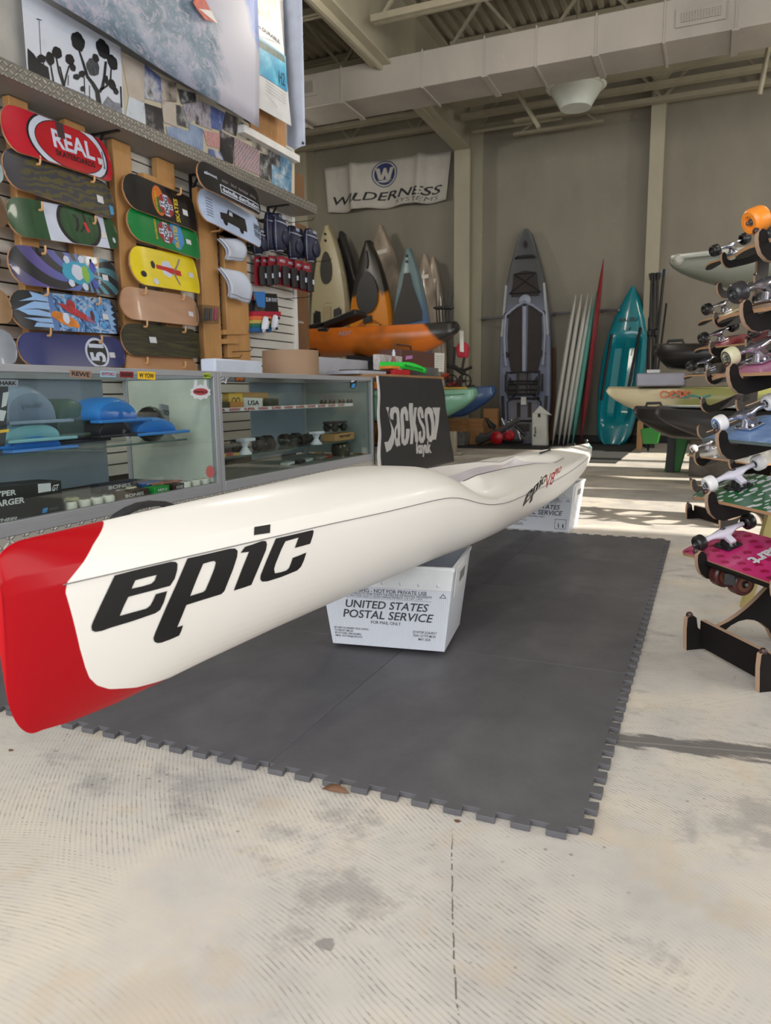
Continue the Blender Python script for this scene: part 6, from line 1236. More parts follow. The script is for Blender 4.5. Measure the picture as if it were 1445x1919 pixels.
def det_blue(t, D, L, B):
    part('hatch_cover', dpoly(D, [(.60, -.78), (.615, .78), (.66, .82), (.80, .42), (.865, .3), (.865, -.3), (.80, -.42), (.66, -.82)], .045), mdg, t, bevel=.006)
    part('drive_console', dpoly(D, [(.30, -.3), (.45, -.3), (.52, -.2), (.52, .2), (.45, .3), (.30, .3)], .05), mdg, t, bevel=.01); mb = MB(); mb.cyl(D(.35, 0, .06), D(.35, 0, .075), .06); part('drive_hole', mb, M('print_black', (22, 22, 26)), t)
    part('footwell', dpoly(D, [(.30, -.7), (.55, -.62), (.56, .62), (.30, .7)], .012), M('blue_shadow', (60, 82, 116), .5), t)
    for s in (-1, 1): part('foot_peg', dpoly(D, [(.38, s*.42), (.50, s*.40), (.50, s*.56), (.38, s*.6)], .03), mdk, t)
    for tt in (.955, .925): mb = MB(); mb.cyl(D(tt, 0, .02), D(tt, 0, .045), .02); part('bow_eye', mb, mdk, t)
standing('blue kayak with a big dark bow hatch standing right of the orange one', 744, 816, 477, 612, 777, 11.4, two_tone('blue_fade', (84, 118, 166), (118, 140, 144), 2, 1.7, 2.6, .1), det_blue, pw=.74)
mwrap = M('clear_film_wrap', (170, 156, 140), .18, var=.35, scale=7, bump=.5, bscale=9, stretch=(1, 1, .35))
nod = lambda t, D, L, B: part('tape_band', dpoly(D, [(.86, -.6), (.88, -.6), (.88, .6), (.86, .6)], .03), M('film_tape', (196, 188, 176), .3), t)
standing('plastic-wrapped kayak standing behind the orange and blue ones', 716, 790, 433, 640, 724, 12.0, mwrap, nod, pw=.7)
standing('plastic-wrapped kayak directly right of the blue kayak', 790, 838, 482, 640, 802, 12.05, mwrap, nod, pw=.6, dep=.20)
standing('last plastic-wrapped kayak of the row, nearest the wall column', 806, 846, 487, 650, 818, 12.40, mwrap, nod, pw=.6, dep=.20)
# ---- orange kayak lying along the shop, and the two small ones
def lying(name, label, xs, xe, Y, zt, zb, beam, mat, det=None, flip=False, Lback=None, group=None, rock=.04, front=.5, pw=.5, base=None, rake=.4):
    """kayak lying along X with its bow to the right (xe) unless flip; zt, zb pixel rows of its top and bottom near the bow"""
    a = pY(xs, zt, Y); b = pY(xe, zt, Y); zb_ = base if base is not None else pY((xs+xe)/2, zb, Y).z; dep = (a.z+b.z)/2-zb_; x0 = a.x-(Lback or 0) if not flip else b.x+(Lback or 0); L = abs((b.x if not flip else a.x)-x0)
    t = thing(name, label, 'kayak', ((a.x+b.x)/2, Y, zb_), group); mb, sec = yak(L, beam, dep, front, rock=rock, rake=rake, power=pw, n=48); Mx = basis((x0, Y, zb_), (1, 0, 0) if not flip else (-1, 0, 0), (0, 1, 0) if not flip else (0, -1, 0))
    part('hull', place(mb, Mx), mat, t); D = lambda tt, yy, z=0: Mx @ Vector((L*tt, (yy if not flip else -yy)*sec(tt)[6][0], sec(tt)[8][1]+z)); Sd = lambda tt, k: Mx @ Vector((L*tt, -1*sec(tt)[6][0]*1.0 if not flip else sec(tt)[6][0], lerp(sec(tt)[0][1], sec(tt)[8][1], k)))
    if det: det(t, D, Sd, L, Mx, sec)
    return t
g = G('orange_black_side'); p = g.xyz(); f = g.math('ADD', g.math('ADD', p[0], g.math('MULTIPLY', p[2], .9)), g.math('MULTIPLY', g.math('SUBTRACT', g.noise(5, 3), .5), .18)); f2 = g.noise(2.5, 4)
oc = g.mix(g.step(f2, .5, .7), (206, 108, 28), (160, 92, 30)); mOS = g.done(g.mix(g.step(f, 1.05, 1.12), oc, (34, 30, 26)), .32)
def det_next(t, D, Sd, L, Mx, sec):
    a = pY(636, 630, 7.6); w = None
    # word on the side, as flat vinyl just outside the flank
    q = [pY(*pp, 7.585) for pp in ((634, 629), (659, 627.5), (660, 620), (635, 621))]; mb = MB(); letter(mb, 'NEXT', q, .03, .2); part('lettering', mb, M('lilac_vinyl', (176, 150, 160), .5), t)
    mb = MB(); mb.box((q[0].x-.42, 7.62, q[0].z-.42), (q[0].x-.30, 7.7, q[0].z+.0)); part('side_recess', mb, mdk, t)
    mb = MB(); a = pY(597, 620, 7.62); b = pY(616, 620, 7.62); mb.box((a.x, 7.6, a.z-.03), (b.x, 7.68, a.z+.03)); part('carry_handle', mb, mdk, t, bevel=.01)
    mb = MB(); c = pY(640, 602, 7.9); mb.obox(c, (.26, 0, .08), (0, .16, 0), (-.01, 0, .035)); mb.obox(c+Vector((-.35, 0, -.06)), (.22, 0, .02), (0, .16, 0), (0, 0, .03)); part('folded_seat', mb, mdk, t, bevel=.02)
bs = pY(700, 668, 7.95).z
lying('kayak', 'orange fishing kayak with a dark bow lying on its stand behind the table', 520, 858, 7.95, 617, 668, .78, mOS, det_next, Lback=1.2, rock=.02, pw=.5, front=.44, rake=.42)
mst2 = M('stand_black', (30, 30, 32), .5)
ks = thing('kayak_stand', 'dark stand carrying the orange kayak behind the counter', 'stand', (-4.2, 7.95, 0)); mb = MB()
for x in (-5.4, -3.75): part('post', MB().box((x, 7.75, .0005), (x+.07, 8.15, bs+.0)), mst2, ks); part('arm', MB().box((x-.02, 7.62, bs-.06), (x+.09, 8.28, bs+.001)), mst2, ks)
part('beam', MB().box((-5.4, 7.92, .5), (-3.7, 7.98, .56)), mst2, ks)
mgr = M('seafoam_green', (122, 176, 150), .3, coat=.2, var=.03); mblu = M('kayak_blue', (44, 78, 128), .32, coat=.2, var=.05)
def det_green(t, D, Sd, L, Mx, sec): mb = MB(); mb.tube([D(.93, 0, .01), D(.95, 0, .05), D(.985, 0, .05), D(.995, 0, .0)], .012); part('bow_handle', mb, mdk, t); mb = MB(); mb.tube([D(x, -1.02, -.055) for x in [.4+.055*i for i in range(11)]], .008); part('rub_line', mb, M('green_line', (96, 150, 122), .4), t)

lying('kayak', 'seafoam green kayak whose bow sticks out past the black banner', 760, 893.5, 9.9, 733, 789, .62, mgr, det_green, Lback=1.6, rake=.55, pw=.5)
lying('kayak', 'blue kayak lying behind the seafoam green one', 760, 929, 10.7, 729, 783, .62, mblu, None, Lback=1.8, rake=.5, pw=.5)
mcb = M('cardboard', (166, 122, 78), .7, var=.06)
def carton(label, x0, x1, yb, yt, Y, base=None, dep=.35):
    a = pY(x0, yb, Y); b = pY(x1, yb, Y); h = pY(x0, yt, Y).z; z = base if base is not None else a.z; t = thing('cardboard_box', label, 'box', ((a.x+b.x)/2, Y+dep/2, z), 'cardboard boxes under the green and blue kayaks'); part('carton', MB().box((a.x, Y, z), (b.x, Y+dep, h)), mcb, t, bevel=.004); mb = MB(); mb.box((a.x, Y-.001, (z+h)/2-.003), (b.x, Y, (z+h)/2+.003)); part('lid_seam', mb, M('card_seam', (120, 84, 52), .7), t); return h
h = carton('lower cardboard box standing on the floor under the blue kayak bow', 872, 906, 830, 800, 11.5, .0135); h2 = carton('flat cardboard box on top of the floor box under the blue kayak', 869, 905, 799, 785, 11.52, h+.0005)
carton('cardboard box at the rear right, leaning tower behind the paddles', 906, 932, 800, 766, 11.98, None); carton('cardboard box below the rear right one', 906, 934, 829, 800, 11.95, .0135)
YPC = 11.2; pl = pY(850, 810, YPC); t = thing('plastic_crate', 'grey plastic crate under the two flat cartons left of the floor box', 'crate', (pl.x, YPC+.15, 0)); a = pY(836, 810, YPC); b = pY(870, 810, YPC); part('crate', MB().box((a.x-.3, YPC, .0135), (b.x, YPC+.35, a.z)), M('crate_grey', (110, 108, 102), .6, var=.2, scale=20), t, bevel=.008)
h = carton('wide cardboard box on the grey crate, lower of two', 826, 867, 810, 796, YPC+.02, a.z+.0005); carton('flat cardboard box right under the green kayak hull', 826, 866, 796, 786, YPC+.04, h+.0005)
sf = thing('white_stand_leg', 'pale plastic trestle leg beside the black banner edge', 'trestle', pZ(846, 853)); P = pZ(846, 853); a = pY(838, 850, P.y); b = pY(853, 850, P.y); zt2 = pY(845, 809, P.y).z
part('leg', MB().box((a.x-.12, P.y, .0005), (b.x, P.y+.10, zt2)), M('trestle_cream', (160, 152, 136), .5), sf, bevel=.012); part('foot', MB().box((a.x-.12, P.y-.05, .0005), (b.x+.09, P.y+.15, .045)), M('trestle_cream', (160, 152, 136)), sf, bevel=.015)
tr = thing('kayak_stand', 'low dark stand under the seafoam green and blue kayaks', 'stand', (-4.6, 10.2, 0)); zg = pY(860, 789, 9.9).z; zb9 = pY(880, 783, 10.7).z
part('beam', MB().box((-4.75, 9.7, zg-.06), (-4.60, 10.15, zg)), mst2, tr); part('beam', MB().box((-4.75, 10.45, zb9-.06), (-4.60, 10.95, zb9)), mst2, tr)
for yy_ in (9.75, 10.08, 10.85): part('post', MB().box((-4.71, yy_, .0005), (-4.64, yy_+.06, min(zg, zb9)-.05)), mst2, tr)
# pedal drives, cart wheels standing on the green kayak
cw = thing('kayak_cart', 'black two-wheeled kayak cart with orange parts behind the table', 'cart', pY(860, 735, 9.9)); Yc = 9.85
wl = M('cart_black', (26, 26, 28), .5)
for (x, y, r) in ((871, 714, 14), (846, 714, 13)):
    c = pY(x, y, Yc); R = r*(c-EYE).dot(FW)/F; mb = MB(); seg = 26; tor = [c+Vector((R*.88*cos(2*pi*i/seg), 0, R*.88*sin(2*pi*i/seg))) for i in range(seg+1)]; mb.tube(tor, R*.12, 8, False); w_ = part('wheel', mb, wl, cw); mb = MB()
    for k in range(5): mb.bar(c, c+Vector((R*.85*cos(k*2*pi/5), 0, R*.85*sin(k*2*pi/5))), R*.14, R*.12)
    mb.cyl(c-Vector((0, .03, 0)), c+Vector((0, .03, 0)), R*.2); part('spokes', mb, wl, w_)
mb = MB(); c = pY(858, 695, Yc)
for q in (((838, 686), (870, 694), (884, 688)), ((848, 683), (862, 694), (872, 700))): mb.tube([pY(*p, Yc) for p in q], .022)
mb.tube([pY(853, 650, Yc), pY(850, 690, Yc), pY(866, 700, Yc)], .018); mb.tube([pY(874, 652, Yc), pY(866, 692, Yc), pY(864, 728, Yc)], .018); part('frame', mb, wl, cw)
mb = MB()
for (x, y, s) in ((836, 705, .07), (842, 722, .06), (854, 720, .08), (860, 716, .06)): mb.ball(pY(x, y, Yc+.08), s, 10, (1, .6, .7))
part('orange_pad', mb, M('cart_orange', (170, 62, 34), .5, var=.3, scale=20), cw)
part('crossbar', MB().box((pY(826, 730, Yc).x, Yc-.02, pY(826, 729, Yc).z), (pY(876, 730, Yc).x, Yc+.06, pY(826, 726, Yc).z)), M('cart_yellow', (196, 160, 70), .5), cw)
pf = thing('safety_vest', 'red safety vest hanging behind the orange kayak bow', 'vest', pY(862, 660, 8.3)); mb = MB(); mb.prism([pY(*p, 8.3) for p in ((856, 670), (874, 670), (876, 648), (868, 640), (860, 640), (853, 652))], (0, .1, 0)); part('vest', mb, M('vest_red', (168, 34, 52), .7), pf, bevel=.02); mb = MB(); mb.prism([pY(*p, 8.28) for p in ((862, 659), (869, 660), (868, 620), (861, 620))], (0, .01, 0)); part('hang_card', mb, M('paper_white', (216, 216, 210)), pf)
# fishing rods by the column
rr_ = thing('fishing_rods', 'dark fishing rods and reels standing in the orange kayak by the column', 'rods', pY(838, 620, 7.95)); Yr = 7.95
for i, x in enumerate((818, 823, 829, 836, 842)):
    mb = MB(); mb.tube([pY(x+3, 622, Yr), pY(x, 585, Yr), pY(x-1+i*2, 525+i*6, Yr)], lambda t: .014*(1-.8*t)); r_ = part('rod', mb, wl, rr_); mb = MB(); mb.lathe(pY(x+2, 574, Yr-.03), pY(x+2, 580, Yr-.03), [(0, .02), (.3, .045), (.7, .045), (1, .02)], 12); part('reel', mb, wl, r_)
# ---- the big grey fishing kayak on end
YA = 12.05
at_ = thing('fishing_kayak', 'large grey fishing kayak with black frame seat standing against the back wall', 'kayak', pY(985, 826, YA))
TOPA = pY(985, 428, YA+.45); BASEA = pY(982, 827, YA); BASEA.z = .0135; LA = (TOPA-BASEA).length; axA = (TOPA-BASEA).normalized()
WA = [(0, .72), (.03, .86), (.10, .94), (.2, 1), (.35, 1.0), (.5, .97), (.62, .90), (.72, .80), (.82, .62), (.90, .44), (.955, .30), (.985, .22), (.995, .15), (1, .08)]
bw = (pY(1037, 720, YA).x-pY(938, 720, YA).x)/2
sx = Vector((1, 0, 0)); nz = axA.cross(sx).normalized(); nz = nz if nz.y < 0 else -nz
def A(t, y, z=0): return BASEA+axA*(LA*t)+sx*(bw*y)+nz*z
mb = MB(); secs = []
for i in range(37):
    t = i/36; w = tab(WA, t); dh = .30*(1-.5*smooth(.8, 1, t))
    prof_ = [(-w*.45, -dh+.06), (-w*.86, -dh*.62), (-w, -.05), (-w*.97, -.012), (-w*.9, .0), (-w*.80, -.004), (-w*.5, -.01), (0, -.012)]
    prof_ = prof_+[(-a, b) for a, b in prof_[-2::-1]]; secs.append([A(t, a, b-.0) for a, b in prof_])
mb.loft(secs); g = G('grey_kayak_plastic'); p = g.xyz(); f = g.math('ADD', p[2], g.math('MULTIPLY', g.math('SUBTRACT', g.noise(3, 3), .5), .5)); mAK = g.done(g.mix(g.step(f, 1.8, 2.6), (118, 124, 148), (80, 82, 84)), .4); part('hull', mb, mAK, at_)
mpad = M('deck_pad_dark', (56, 50, 50), .8); mlt = M('kayak_ridge', (150, 156, 176), .4)
def apoly(pts, z, th=.015): return MB().prism([A(a, b, z) for a, b in pts], -nz*th)
for s in (-1, 1):
    part('deck_pad', apoly([(.335, s*.10), (.335, s*.52), (.40, s*.62), (.50, s*.66), (.59, s*.62), (.625, s*.46), (.64, s*.13)], .008), mpad, at_)
    mb = MB(); mb.tube([A(.655, s*.0, .03), A(.64, s*.30, .03), A(.60, s*.72, .03), (A(.5, s*.78, .03)), A(.40, s*.74, .03), A(.36, s*.70, .03)], .022); part('deck_ridge', mb, mlt, at_)
    mb = MB(); mb.bar(A(.50, s*.88, .01), A(.74, s*.72, .01), .035, .03, nz); part('side_rail', mb, M('rail_light', (168, 172, 176), .4), at_)
    mb = MB(); mb.bar(A(.11, s*.80, .01), A(.22, s*.84, .01), .05, .03, nz); part('side_pocket', mb, mdk, at_)
    mb = MB(); mb.tube([A(.10, s*.62, .02), A(.19, s*.64, .02), A(.21, s*.50, .02), A(.225, s*.34, .02)], .012); part('bungee', mb, mdk, at_)
    for tt in (.60, .415): mb = MB(); mb.cyl(A(tt, s*.70, .0), A(tt, s*.70, .04), .045); part('rod_plug', mb, mdk, at_)
    part('footwell_stripe', apoly([(.12, s*.14), (.19, s*.14), (.19, s*.28), (.12, s*.28)], .014), mpad, at_)
mb = MB(); mb.bar(A(.335, 0, .015), A(.655, 0, .015), .055, .05, nz); part('centre_ridge', mb, mlt, at_); mb = MB(); mb.lathe(A(.665, 0, 0), A(.665, 0, .03), [(0, .10), (.6, .095), (1, .06)], 20); part('deck_plate', mb, mlt, at_); mb = MB(); mb.cyl(A(.648, 0, .03), A(.648, 0, .045), .045); part('plug', mb, mdk, at_)
part('bow_pad', apoly([(.685, -.52), (.70, -.55), (.75, -.46), (.79, -.44), (.80, -.2), (.805, 0), (.80, .2), (.79, .44), (.75, .46), (.70, .55), (.685, .52)], .008), mpad, at_)
mb = MB(); mb.tube([A(.70, -.6, .02), A(.79, .42, .02)], .008); mb.tube([A(.70, .6, .02), A(.79, -.42, .02)], .008); mb.tube([A(.70, -.6, .02), A(.70, .6, .02)], .008); mb.tube([A(.79, -.42, .02), A(.79, .42, .02)], .008); part('deck_bungee', mb, mdk, at_)
mb = MB(); mb.tube([A(.862, -.36, .02), A(.866, -.3, .05), A(.866, .3, .05), A(.862, .36, .02)], .02); part('carry_handle', mb, mdk, at_); part('bow_badge', apoly([(.945, 0), (.935, .07), (.92, .08), (.905, 0), (.92, -.08), (.935, -.07)], .012), mdk, at_)
# frame seat
st_ = MB(); f = lambda *p: A(*p)
for s in (-1, 1): st_.tube([A(.325, s*.45, .06), A(.33, s*.62, .12), A(.25, s*.62, .16), A(.20, s*.5, .14), A(.205, s*.3, .12)], .016); st_.tube([A(.33, s*.18, .10), A(.22, s*.16, .16)], .012); st_.tube([A(.32, s*.70, .05), A(.24, s*.70, .05)], .014)
for tt in (.325, .285, .272, .245, .225): st_.tube([A(tt, -.55, .12), A(tt, 0, .13), A(tt, .55, .12)], .013)
sp_ = part('seat_frame', st_, mdk, at_)
for s in (-1, 1): part('seat_side', apoly([(.222, s*.26), (.262, s*.24), (.275, s*.34), (.31, s*.52), (.25, s*.62), (.222, s*.58)], .10, .03), mdk, at_, bevel=.01)
part('seat_mesh', apoly([(.225, -.26), (.32, -.3), (.32, .3), (.225, .26)], .075, .008), M('seat_mesh_grey', (96, 92, 94), .8), at_); part('footwell', apoly([(.105, -.52), (.115, -.55), (.20, -.52), (.20, .52), (.115, .55), (.105, .52)], .006), M('grey_footwell', (112, 114, 124), .5), at_)
for t_ in (.208, .104): mb = MB(); mb.tube([A(t_, -.6, .02), A(t_, .6, .02)], .014); part('cross_strap', mb, mdk, at_)
part('price_tag', apoly([(.178, -.10), (.214, -.10), (.214, .10), (.178, .10)], .05, .006), M('paper_white', (216, 216, 210)), at_); part('stern_hatch', apoly([(.055, -.2), (.09, -.22), (.09, .22), (.055, .2)], .02), mdg, at_, bevel=.01)
part('stern_recess', apoly([(.01, -.36), (.05, -.44), (.10, -.5), (.10, .5), (.05, .44), (.01, .36)], .004), M('stern_grey', (104, 108, 112), .5), at_)
bd = solo('backing_board', 'brown board standing behind the large grey kayak', 'panel', MB().prism([pY(*p, YB-.12) for p in ((945, 826), (1041, 826), (1041, 652), (945, 640))], (0, .02, 0)), mply)
wbg = thing('white_bag', 'white paper bag with black print standing before the grey kayak', 'bag', pY(1012, 829, 11.5)); YBg = 11.45; P = [pY(*p, YBg) for p in ((996, 827), (1026, 827), (1023, 773), (997, 773))]; P[0].z = P[1].z = .0135
part('bag', MB().prism(P, (0, .14, 0)), M('bag_white', (206, 206, 198), .6, bump=.4, bscale=14), wbg, bevel=.02); part('flap', MB().prism([pY(*p, YBg-.01) for p in ((1000, 774), (1018, 775), (1034, 778), (1012, 760)) ], (0, .01, 0)), M('bag_white', (206, 206, 198)), wbg)
mb = MB(); letter(mb, 'Ram', [pY(*p, YBg-.004) for p in ((1005, 818), (1005, 800), (1000, 800), (1000, 818))], .02); mb.prism([pY(*p, YBg-.004) for p in ((1008, 782), (1013, 782), (1013, 775), (1008, 775))], (0, .002, 0)); part('print', mb, blk, wbg)
# bicycle-like pedal drive heap left of it
hp_ = thing('pedal_drive', 'heap of grey and red pedal drive parts on the floor before the grey kayak', 'pedal drive', pY(945, 828, 11.4)); Yh_ = 11.4
mb = MB(); mb.tube([pY(895, 826, Yh_), pY(930, 812, Yh_), pY(972, 786, Yh_)], lambda t: .07-.03*t); part('shaft', mb, M('drive_grey', (76, 76, 76), .4), hp_); mb = MB(); mb.prism([pY(*p, Yh_-.05) for p in ((890, 828), (903, 829), (908, 815), (900, 810))], (0, .04, 0)); part('fin', mb, M('drive_grey', (76, 76, 76)), hp_)
mb = MB()
for (x, y, r) in ((932, 820, .10), (955, 816, .08)): c = pY(x, y, Yh_-.05); mb.lathe(c-Vector((0, .06, 0)), c+Vector((0, .06, 0)), [(0, r*.6), (.2, r), (.8, r), (1, r*.6)], 16)
part('red_housing', mb, M('drive_red', (176, 20, 34), .35), hp_); mb = MB(); mb.tube([pY(940, 784, Yh_), pY(950, 806, Yh_)], .02); mb.tube([pY(952, 790, Yh_), pY(968, 800, Yh_), pY(976, 826, Yh_)], .02); mb.tube([pY(958, 786, Yh_), pY(974, 812, Yh_)], .014); part('crank_arm', mb, M('steel', (150, 150, 152)), hp_)
mb = MB()
for q in (((912, 786), (922, 800)), ((946, 828), (980, 826)), ((965, 796), (985, 816))): mb.tube([pY(*q[0], Yh_), pY(*q[1], Yh_)], .03)
mb.prism([pY(*p, Yh_) for p in ((908, 782), (930, 798), (926, 806), (916, 802))], (0, .04, 0)); part('pedal', mb, wl, hp_)
# ---- upright surfboards and paddle boards in a floor rack
def board(label, xb, yb, xt, yt, wpx, Y, col, name='surfboard', red=False, edge=True):
    base = pY(xb, yb, Y); base.z = .0135; top = pY(xt, yt, Y+.45); ax = (top-base); L = ax.length; ax.normalize(); th = .055; t = thing(name, label, 'surfboard', base, None if red else 'boards in the wall rack'); fwd = Vector((.11, -1, 0)); fwd = (fwd-ax*fwd.dot(ax)).normalized(); sd = ax.cross(fwd).normalized(); mb = MB(); secs = []
    for i in range(25):
        s = i/24; w = .28*max(.02, sin(pi*(.06+.94*s) if s > .5 else pi*(.18+.64*s)))**.6 if s < .999 else .01
        w = .27*(1-abs(2*s-.92)**3.2 if s < .96 else .2); w = max(.015, w); th_ = .045*max(.12, (1-abs(2*s-1)**4)); sway = -.06*(1-(2*s-1)**2)
        secs.append([base+ax*(L*s)+fwd*(w*cos(a))+sd*(th_*sin(a)+sway*0) for a in [2*pi*j/14 for j in range(14)]])
    mb.loft(secs); part('board', mb, M('surf_'+str(col), col, .25, var=.03, coat=.3), t); mb = MB(); mb.tube([base+ax*(L*s)+fwd*(.005)*0+fwd*(.0)+sd*.0+Vector((0, 0, 0)) for s in (.02, .98)], .004); return t
for k, (xb, yb, xt, yt, c, lab) in enumerate(((1036, 824, 1079, 554, (206, 206, 200), 'first white surfboard from the left in the rack beside the grey kayak'), (1047, 824, 1090, 553, (204, 204, 198), 'second white surfboard from the left in the rack'), (1056, 824, 1102, 552, (206, 206, 200), 'third white surfboard from the left in the rack'), (1064, 824, 1110, 555, (200, 206, 200), 'fourth white surfboard, next to the teal edged one'), (1073, 824, 1118, 548, (96, 176, 166), 'teal surfboard between the white ones and the tall red board'))): board(lab, xb, yb, xt, yt, 10, 11.7+.0*k, c)
board('tall narrow red paddle board leaning highest in the rack', 1088, 826, 1131, 487, 12, 11.75, (150, 32, 44), 'paddle_board', True)
# rack arms on the wall
for q0, q1, nm_ in (((903, 597), (944, 594), 'left of the grey kayak'), ((1036, 588), (1075, 585), 'between the grey kayak and the white boards'), ((1126, 582), (1160, 581), 'between the red board and the teal kayak')):
    a = pY(*q0, YB-.18); b = pY(*q1, YB-.45); mb = MB(); mb.tube([Vector((a.x, YB, a.z)), a, b], .022); ra = solo('rack_arm', 'grey padded wall rack arm %s' % nm_, 'rack arm', mb, M('arm_grey', (130, 130, 136), .4, .3))
# ---- teal kayak with black paddle
YT = 12.0
tk = thing('kayak', 'teal sit-on-top kayak leaning upright by the right wall column', 'kayak', pY(1150, 826, YT)); TB = pY(1147, 827, YT); TB.z = .0135; TT = pY(1187, 539, YT+.5); LT = (TT-TB).length; axT = (TT-TB).normalized(); WT = [(0, .40), (.02, .62), (.08, .78), (.2, .90), (.38, 1), (.55, 1), (.7, .9), (.82, .70), (.92, .42), (.97, .25), (1, .06)]
bt = (pY(1213, 690, YT).x-pY(1127, 690, YT).x)/2; nT = axT.cross(sx).normalized(); nT = nT if nT.y < 0 else -nT
def T(t, y, z=0): return TB+axT*(LT*t)+sx*(bt*y)+nT*z
mb = MB(); secs = []
for i in range(41):
    t = i/40; w = tab(WT, t); well = smooth(.12, .2, t)*(1-smooth(.62, .70, t)); bow = .05*smooth(.6, 1, t)
    pr = [(-w*.4, -.20), (-w*.85, -.14), (-w, -.06), (-w*.94, .0), (-w*.78, .03+bow*.5), (-w*.62, .03+bow-.05*well), (-w*.5, .04+bow-.15*well), (-w*.18, .045+bow-.16*well), (0, .05+bow-.10*well)]
    secs.append([T(t, a, b) for a, b in pr]+[T(t, -a, b) for a, b in pr[-2::-1]])
mb.loft(secs); part('hull', mb, M('kayak_teal', (14, 136, 150), .22, coat=.4, var=.04), tk)
mb = MB(); letter(mb, 'MALIBU', [T(.775, -.42, .085), T(.775, .42, .085), T(.80, .40, .088), T(.80, -.40, .088)], .03, lift=.004); part('lettering', mb, M('teal_dark_print', (16, 62, 72), .4), tk)
for (t0, t1, y0, y1) in ((.30, .735, .40, .58), (.28, .70, -.72, -.66)): mb = MB(); mb.tube([T(t0, y0, .05), T((t0+t1)/2, (y0+y1)/2, .09), T(t1, y1, .05)], .022); part('black_strap', mb, mdk, tk)
mb = MB(); mb.prism([T(a, b, .05) for a, b in ((.28, .36), (.36, .40), (.36, .48), (.28, .46))], nT*.03); part('foot_brace', mb, mdk, tk); mb = MB(); mb.cyl(T(.735, .05, .04), T(.735, .05, .06), .04); part('drain_plug', mb, mdk, tk); part('silver_clip', MB().prism([T(a, b, .06) for a, b in ((.56, .30), (.60, .34), (.60, .38), (.56, .36))], nT*.02), M('clip_cream', (206, 200, 160), .3), tk)
# paddles
for k, (xb, yb, xt, yt, wd, lab) in enumerate(((1215, 700, 1222, 512, 1, 'black paddle shaft with a T grip, leftmost beside the teal kayak'), (1222, 700, 1227, 512, 1, 'black paddle shaft, second from the left'), (1228, 700, 1233, 511, 1, 'black paddle shaft, third from the left'), (1226, 690, 1245, 505, 2, 'black paddle with the broad grey grip, tallest of the bunch'), (1240, 640, 1249, 569, 0, 'short dark shaft right of the paddle bunch'))):
    a = pY(xb, yb, 11.7); b = pY(xt, yt, 12.0); t = thing('paddle', lab, 'paddle', a, 'black paddles by the right column'); a2 = a+(a-b)*((a.z-.0135)/(b.z-a.z)); mb = MB(); mb.tube([a2, b], .02 if wd else .014); part('shaft', mb, wl, t)
    if wd: mb = MB(); mb.prism([b+Vector((-.05*wd**.5, 0, .0)), b+Vector((.05*wd**.5, 0, 0)), b+Vector((.03, 0, -.10)), b+Vector((-.03, 0, -.10))], (0, .03, 0)); part('grip', mb, wl if wd == 1 else M('grip_grey', (120, 122, 124), .4), t, bevel=.008)
    if k in (0, 2): c = a+(b-a)*.36; mb = MB(); mb.lathe(c, c+(b-a).normalized()*.12, [(0, .022), (.2, .04), (.8, .04), (1, .022)], 12); part('clamp', mb, wl, t)
for k, (xb, yb, xt, yt) in enumerate(((1213, 690, 1217, 595),)): a = pY(xb, yb, 11.6); a.z = .0135; b = pY(xt, yt, 11.9); mb = MB(); mb.tube([a, b], .018); solo('paddle', 'lower black paddle in front of the leftmost shaft', 'paddle', mb, wl, 'black paddles by the right column')
# ---- kayaks reaching in from the right
def det_none(*a): pass
def det_pale(t, D, Sd, L, Mx, sec): mb = MB(); c = Sd(.965, .80)+Vector((0, -.005, 0)); mb.lathe(c+Vector((0, -.0, 0)), c+Vector((0, -.02, 0)), [(0, .05), (1, .03)], 14); part('bow_eye', mb, M('pale_eye', (160, 160, 150), .5), t); mb = MB(); mb.tube([D(x, -1.0, .0) for x in [.45+.054*i for i in range(11)]], .022, 8); part('gunwale', mb, M('pale_gunwale', (186, 190, 182), .35), t)
YK = 7.4
lying('kayak', 'pale grey green kayak bow high up behind the skateboard racks', 1255, 1400, YK, 484, 544, .72, two_tone('pale_fade', (132, 136, 126), (40, 40, 50), 0, .62, .8, .05), det_pale, flip=True, Lback=1.9, rake=.50, pw=.45)
def det_black(t, D, Sd, L, Mx, sec): mb = MB(); mb.tube([D(.955, 0, .0), D(.95, 0, .05), D(.90, 0, .055), D(.885, 0, .0)], .014); part('carry_handle', mb, mdk, t)
lying('kayak', 'black kayak bow with a carry handle under the pale grey one', 1226, 1400, 8.2, 648, 697, .70, M('kayak_black', (30, 27, 26), .35), det_black, flip=True, Lback=1.8, rake=.16, pw=.25)
g = G('cream_olive'); p = g.xyz(); f = g.math('ADD', p[0], g.math('MULTIPLY', g.math('SUBTRACT', g.noise(5, 3), .5), .2)); mCO = g.done(g.mix(g.step(f, .12, .3), (206, 194, 160), (150, 150, 92)), .35)
def det_cream(t, D, Sd, L, Mx, sec):
    mb = MB()
    for i in range(3): c = Sd(.80-.02*i, .82)+Vector((0, -.012, 0)); mb.tube([c+Vector((.10*cos(a)*(1-.25*i), 0, .03*sin(a*2))) for a in [2*pi*j/16 for j in range(17)]], .008, 6)
    part('painted_fish', mb, M('fish_coral', (206, 120, 84), .5), t); mb = MB(); mb.tube([Sd(.80-.01*i, .74+.04*sin(i*1.3))+Vector((0, -.014, 0)) for i in range(12)], .008, 6); part('painted_fish', mb, M('fish_teal', (60, 150, 150), .5), t)
lying('kayak', 'cream kayak with a painted fish reaching in from the right', 1138, 1330, 8.0, 730, 781, .74, mCO, det_cream, flip=True, Lback=2.2, rake=.42, pw=.45)
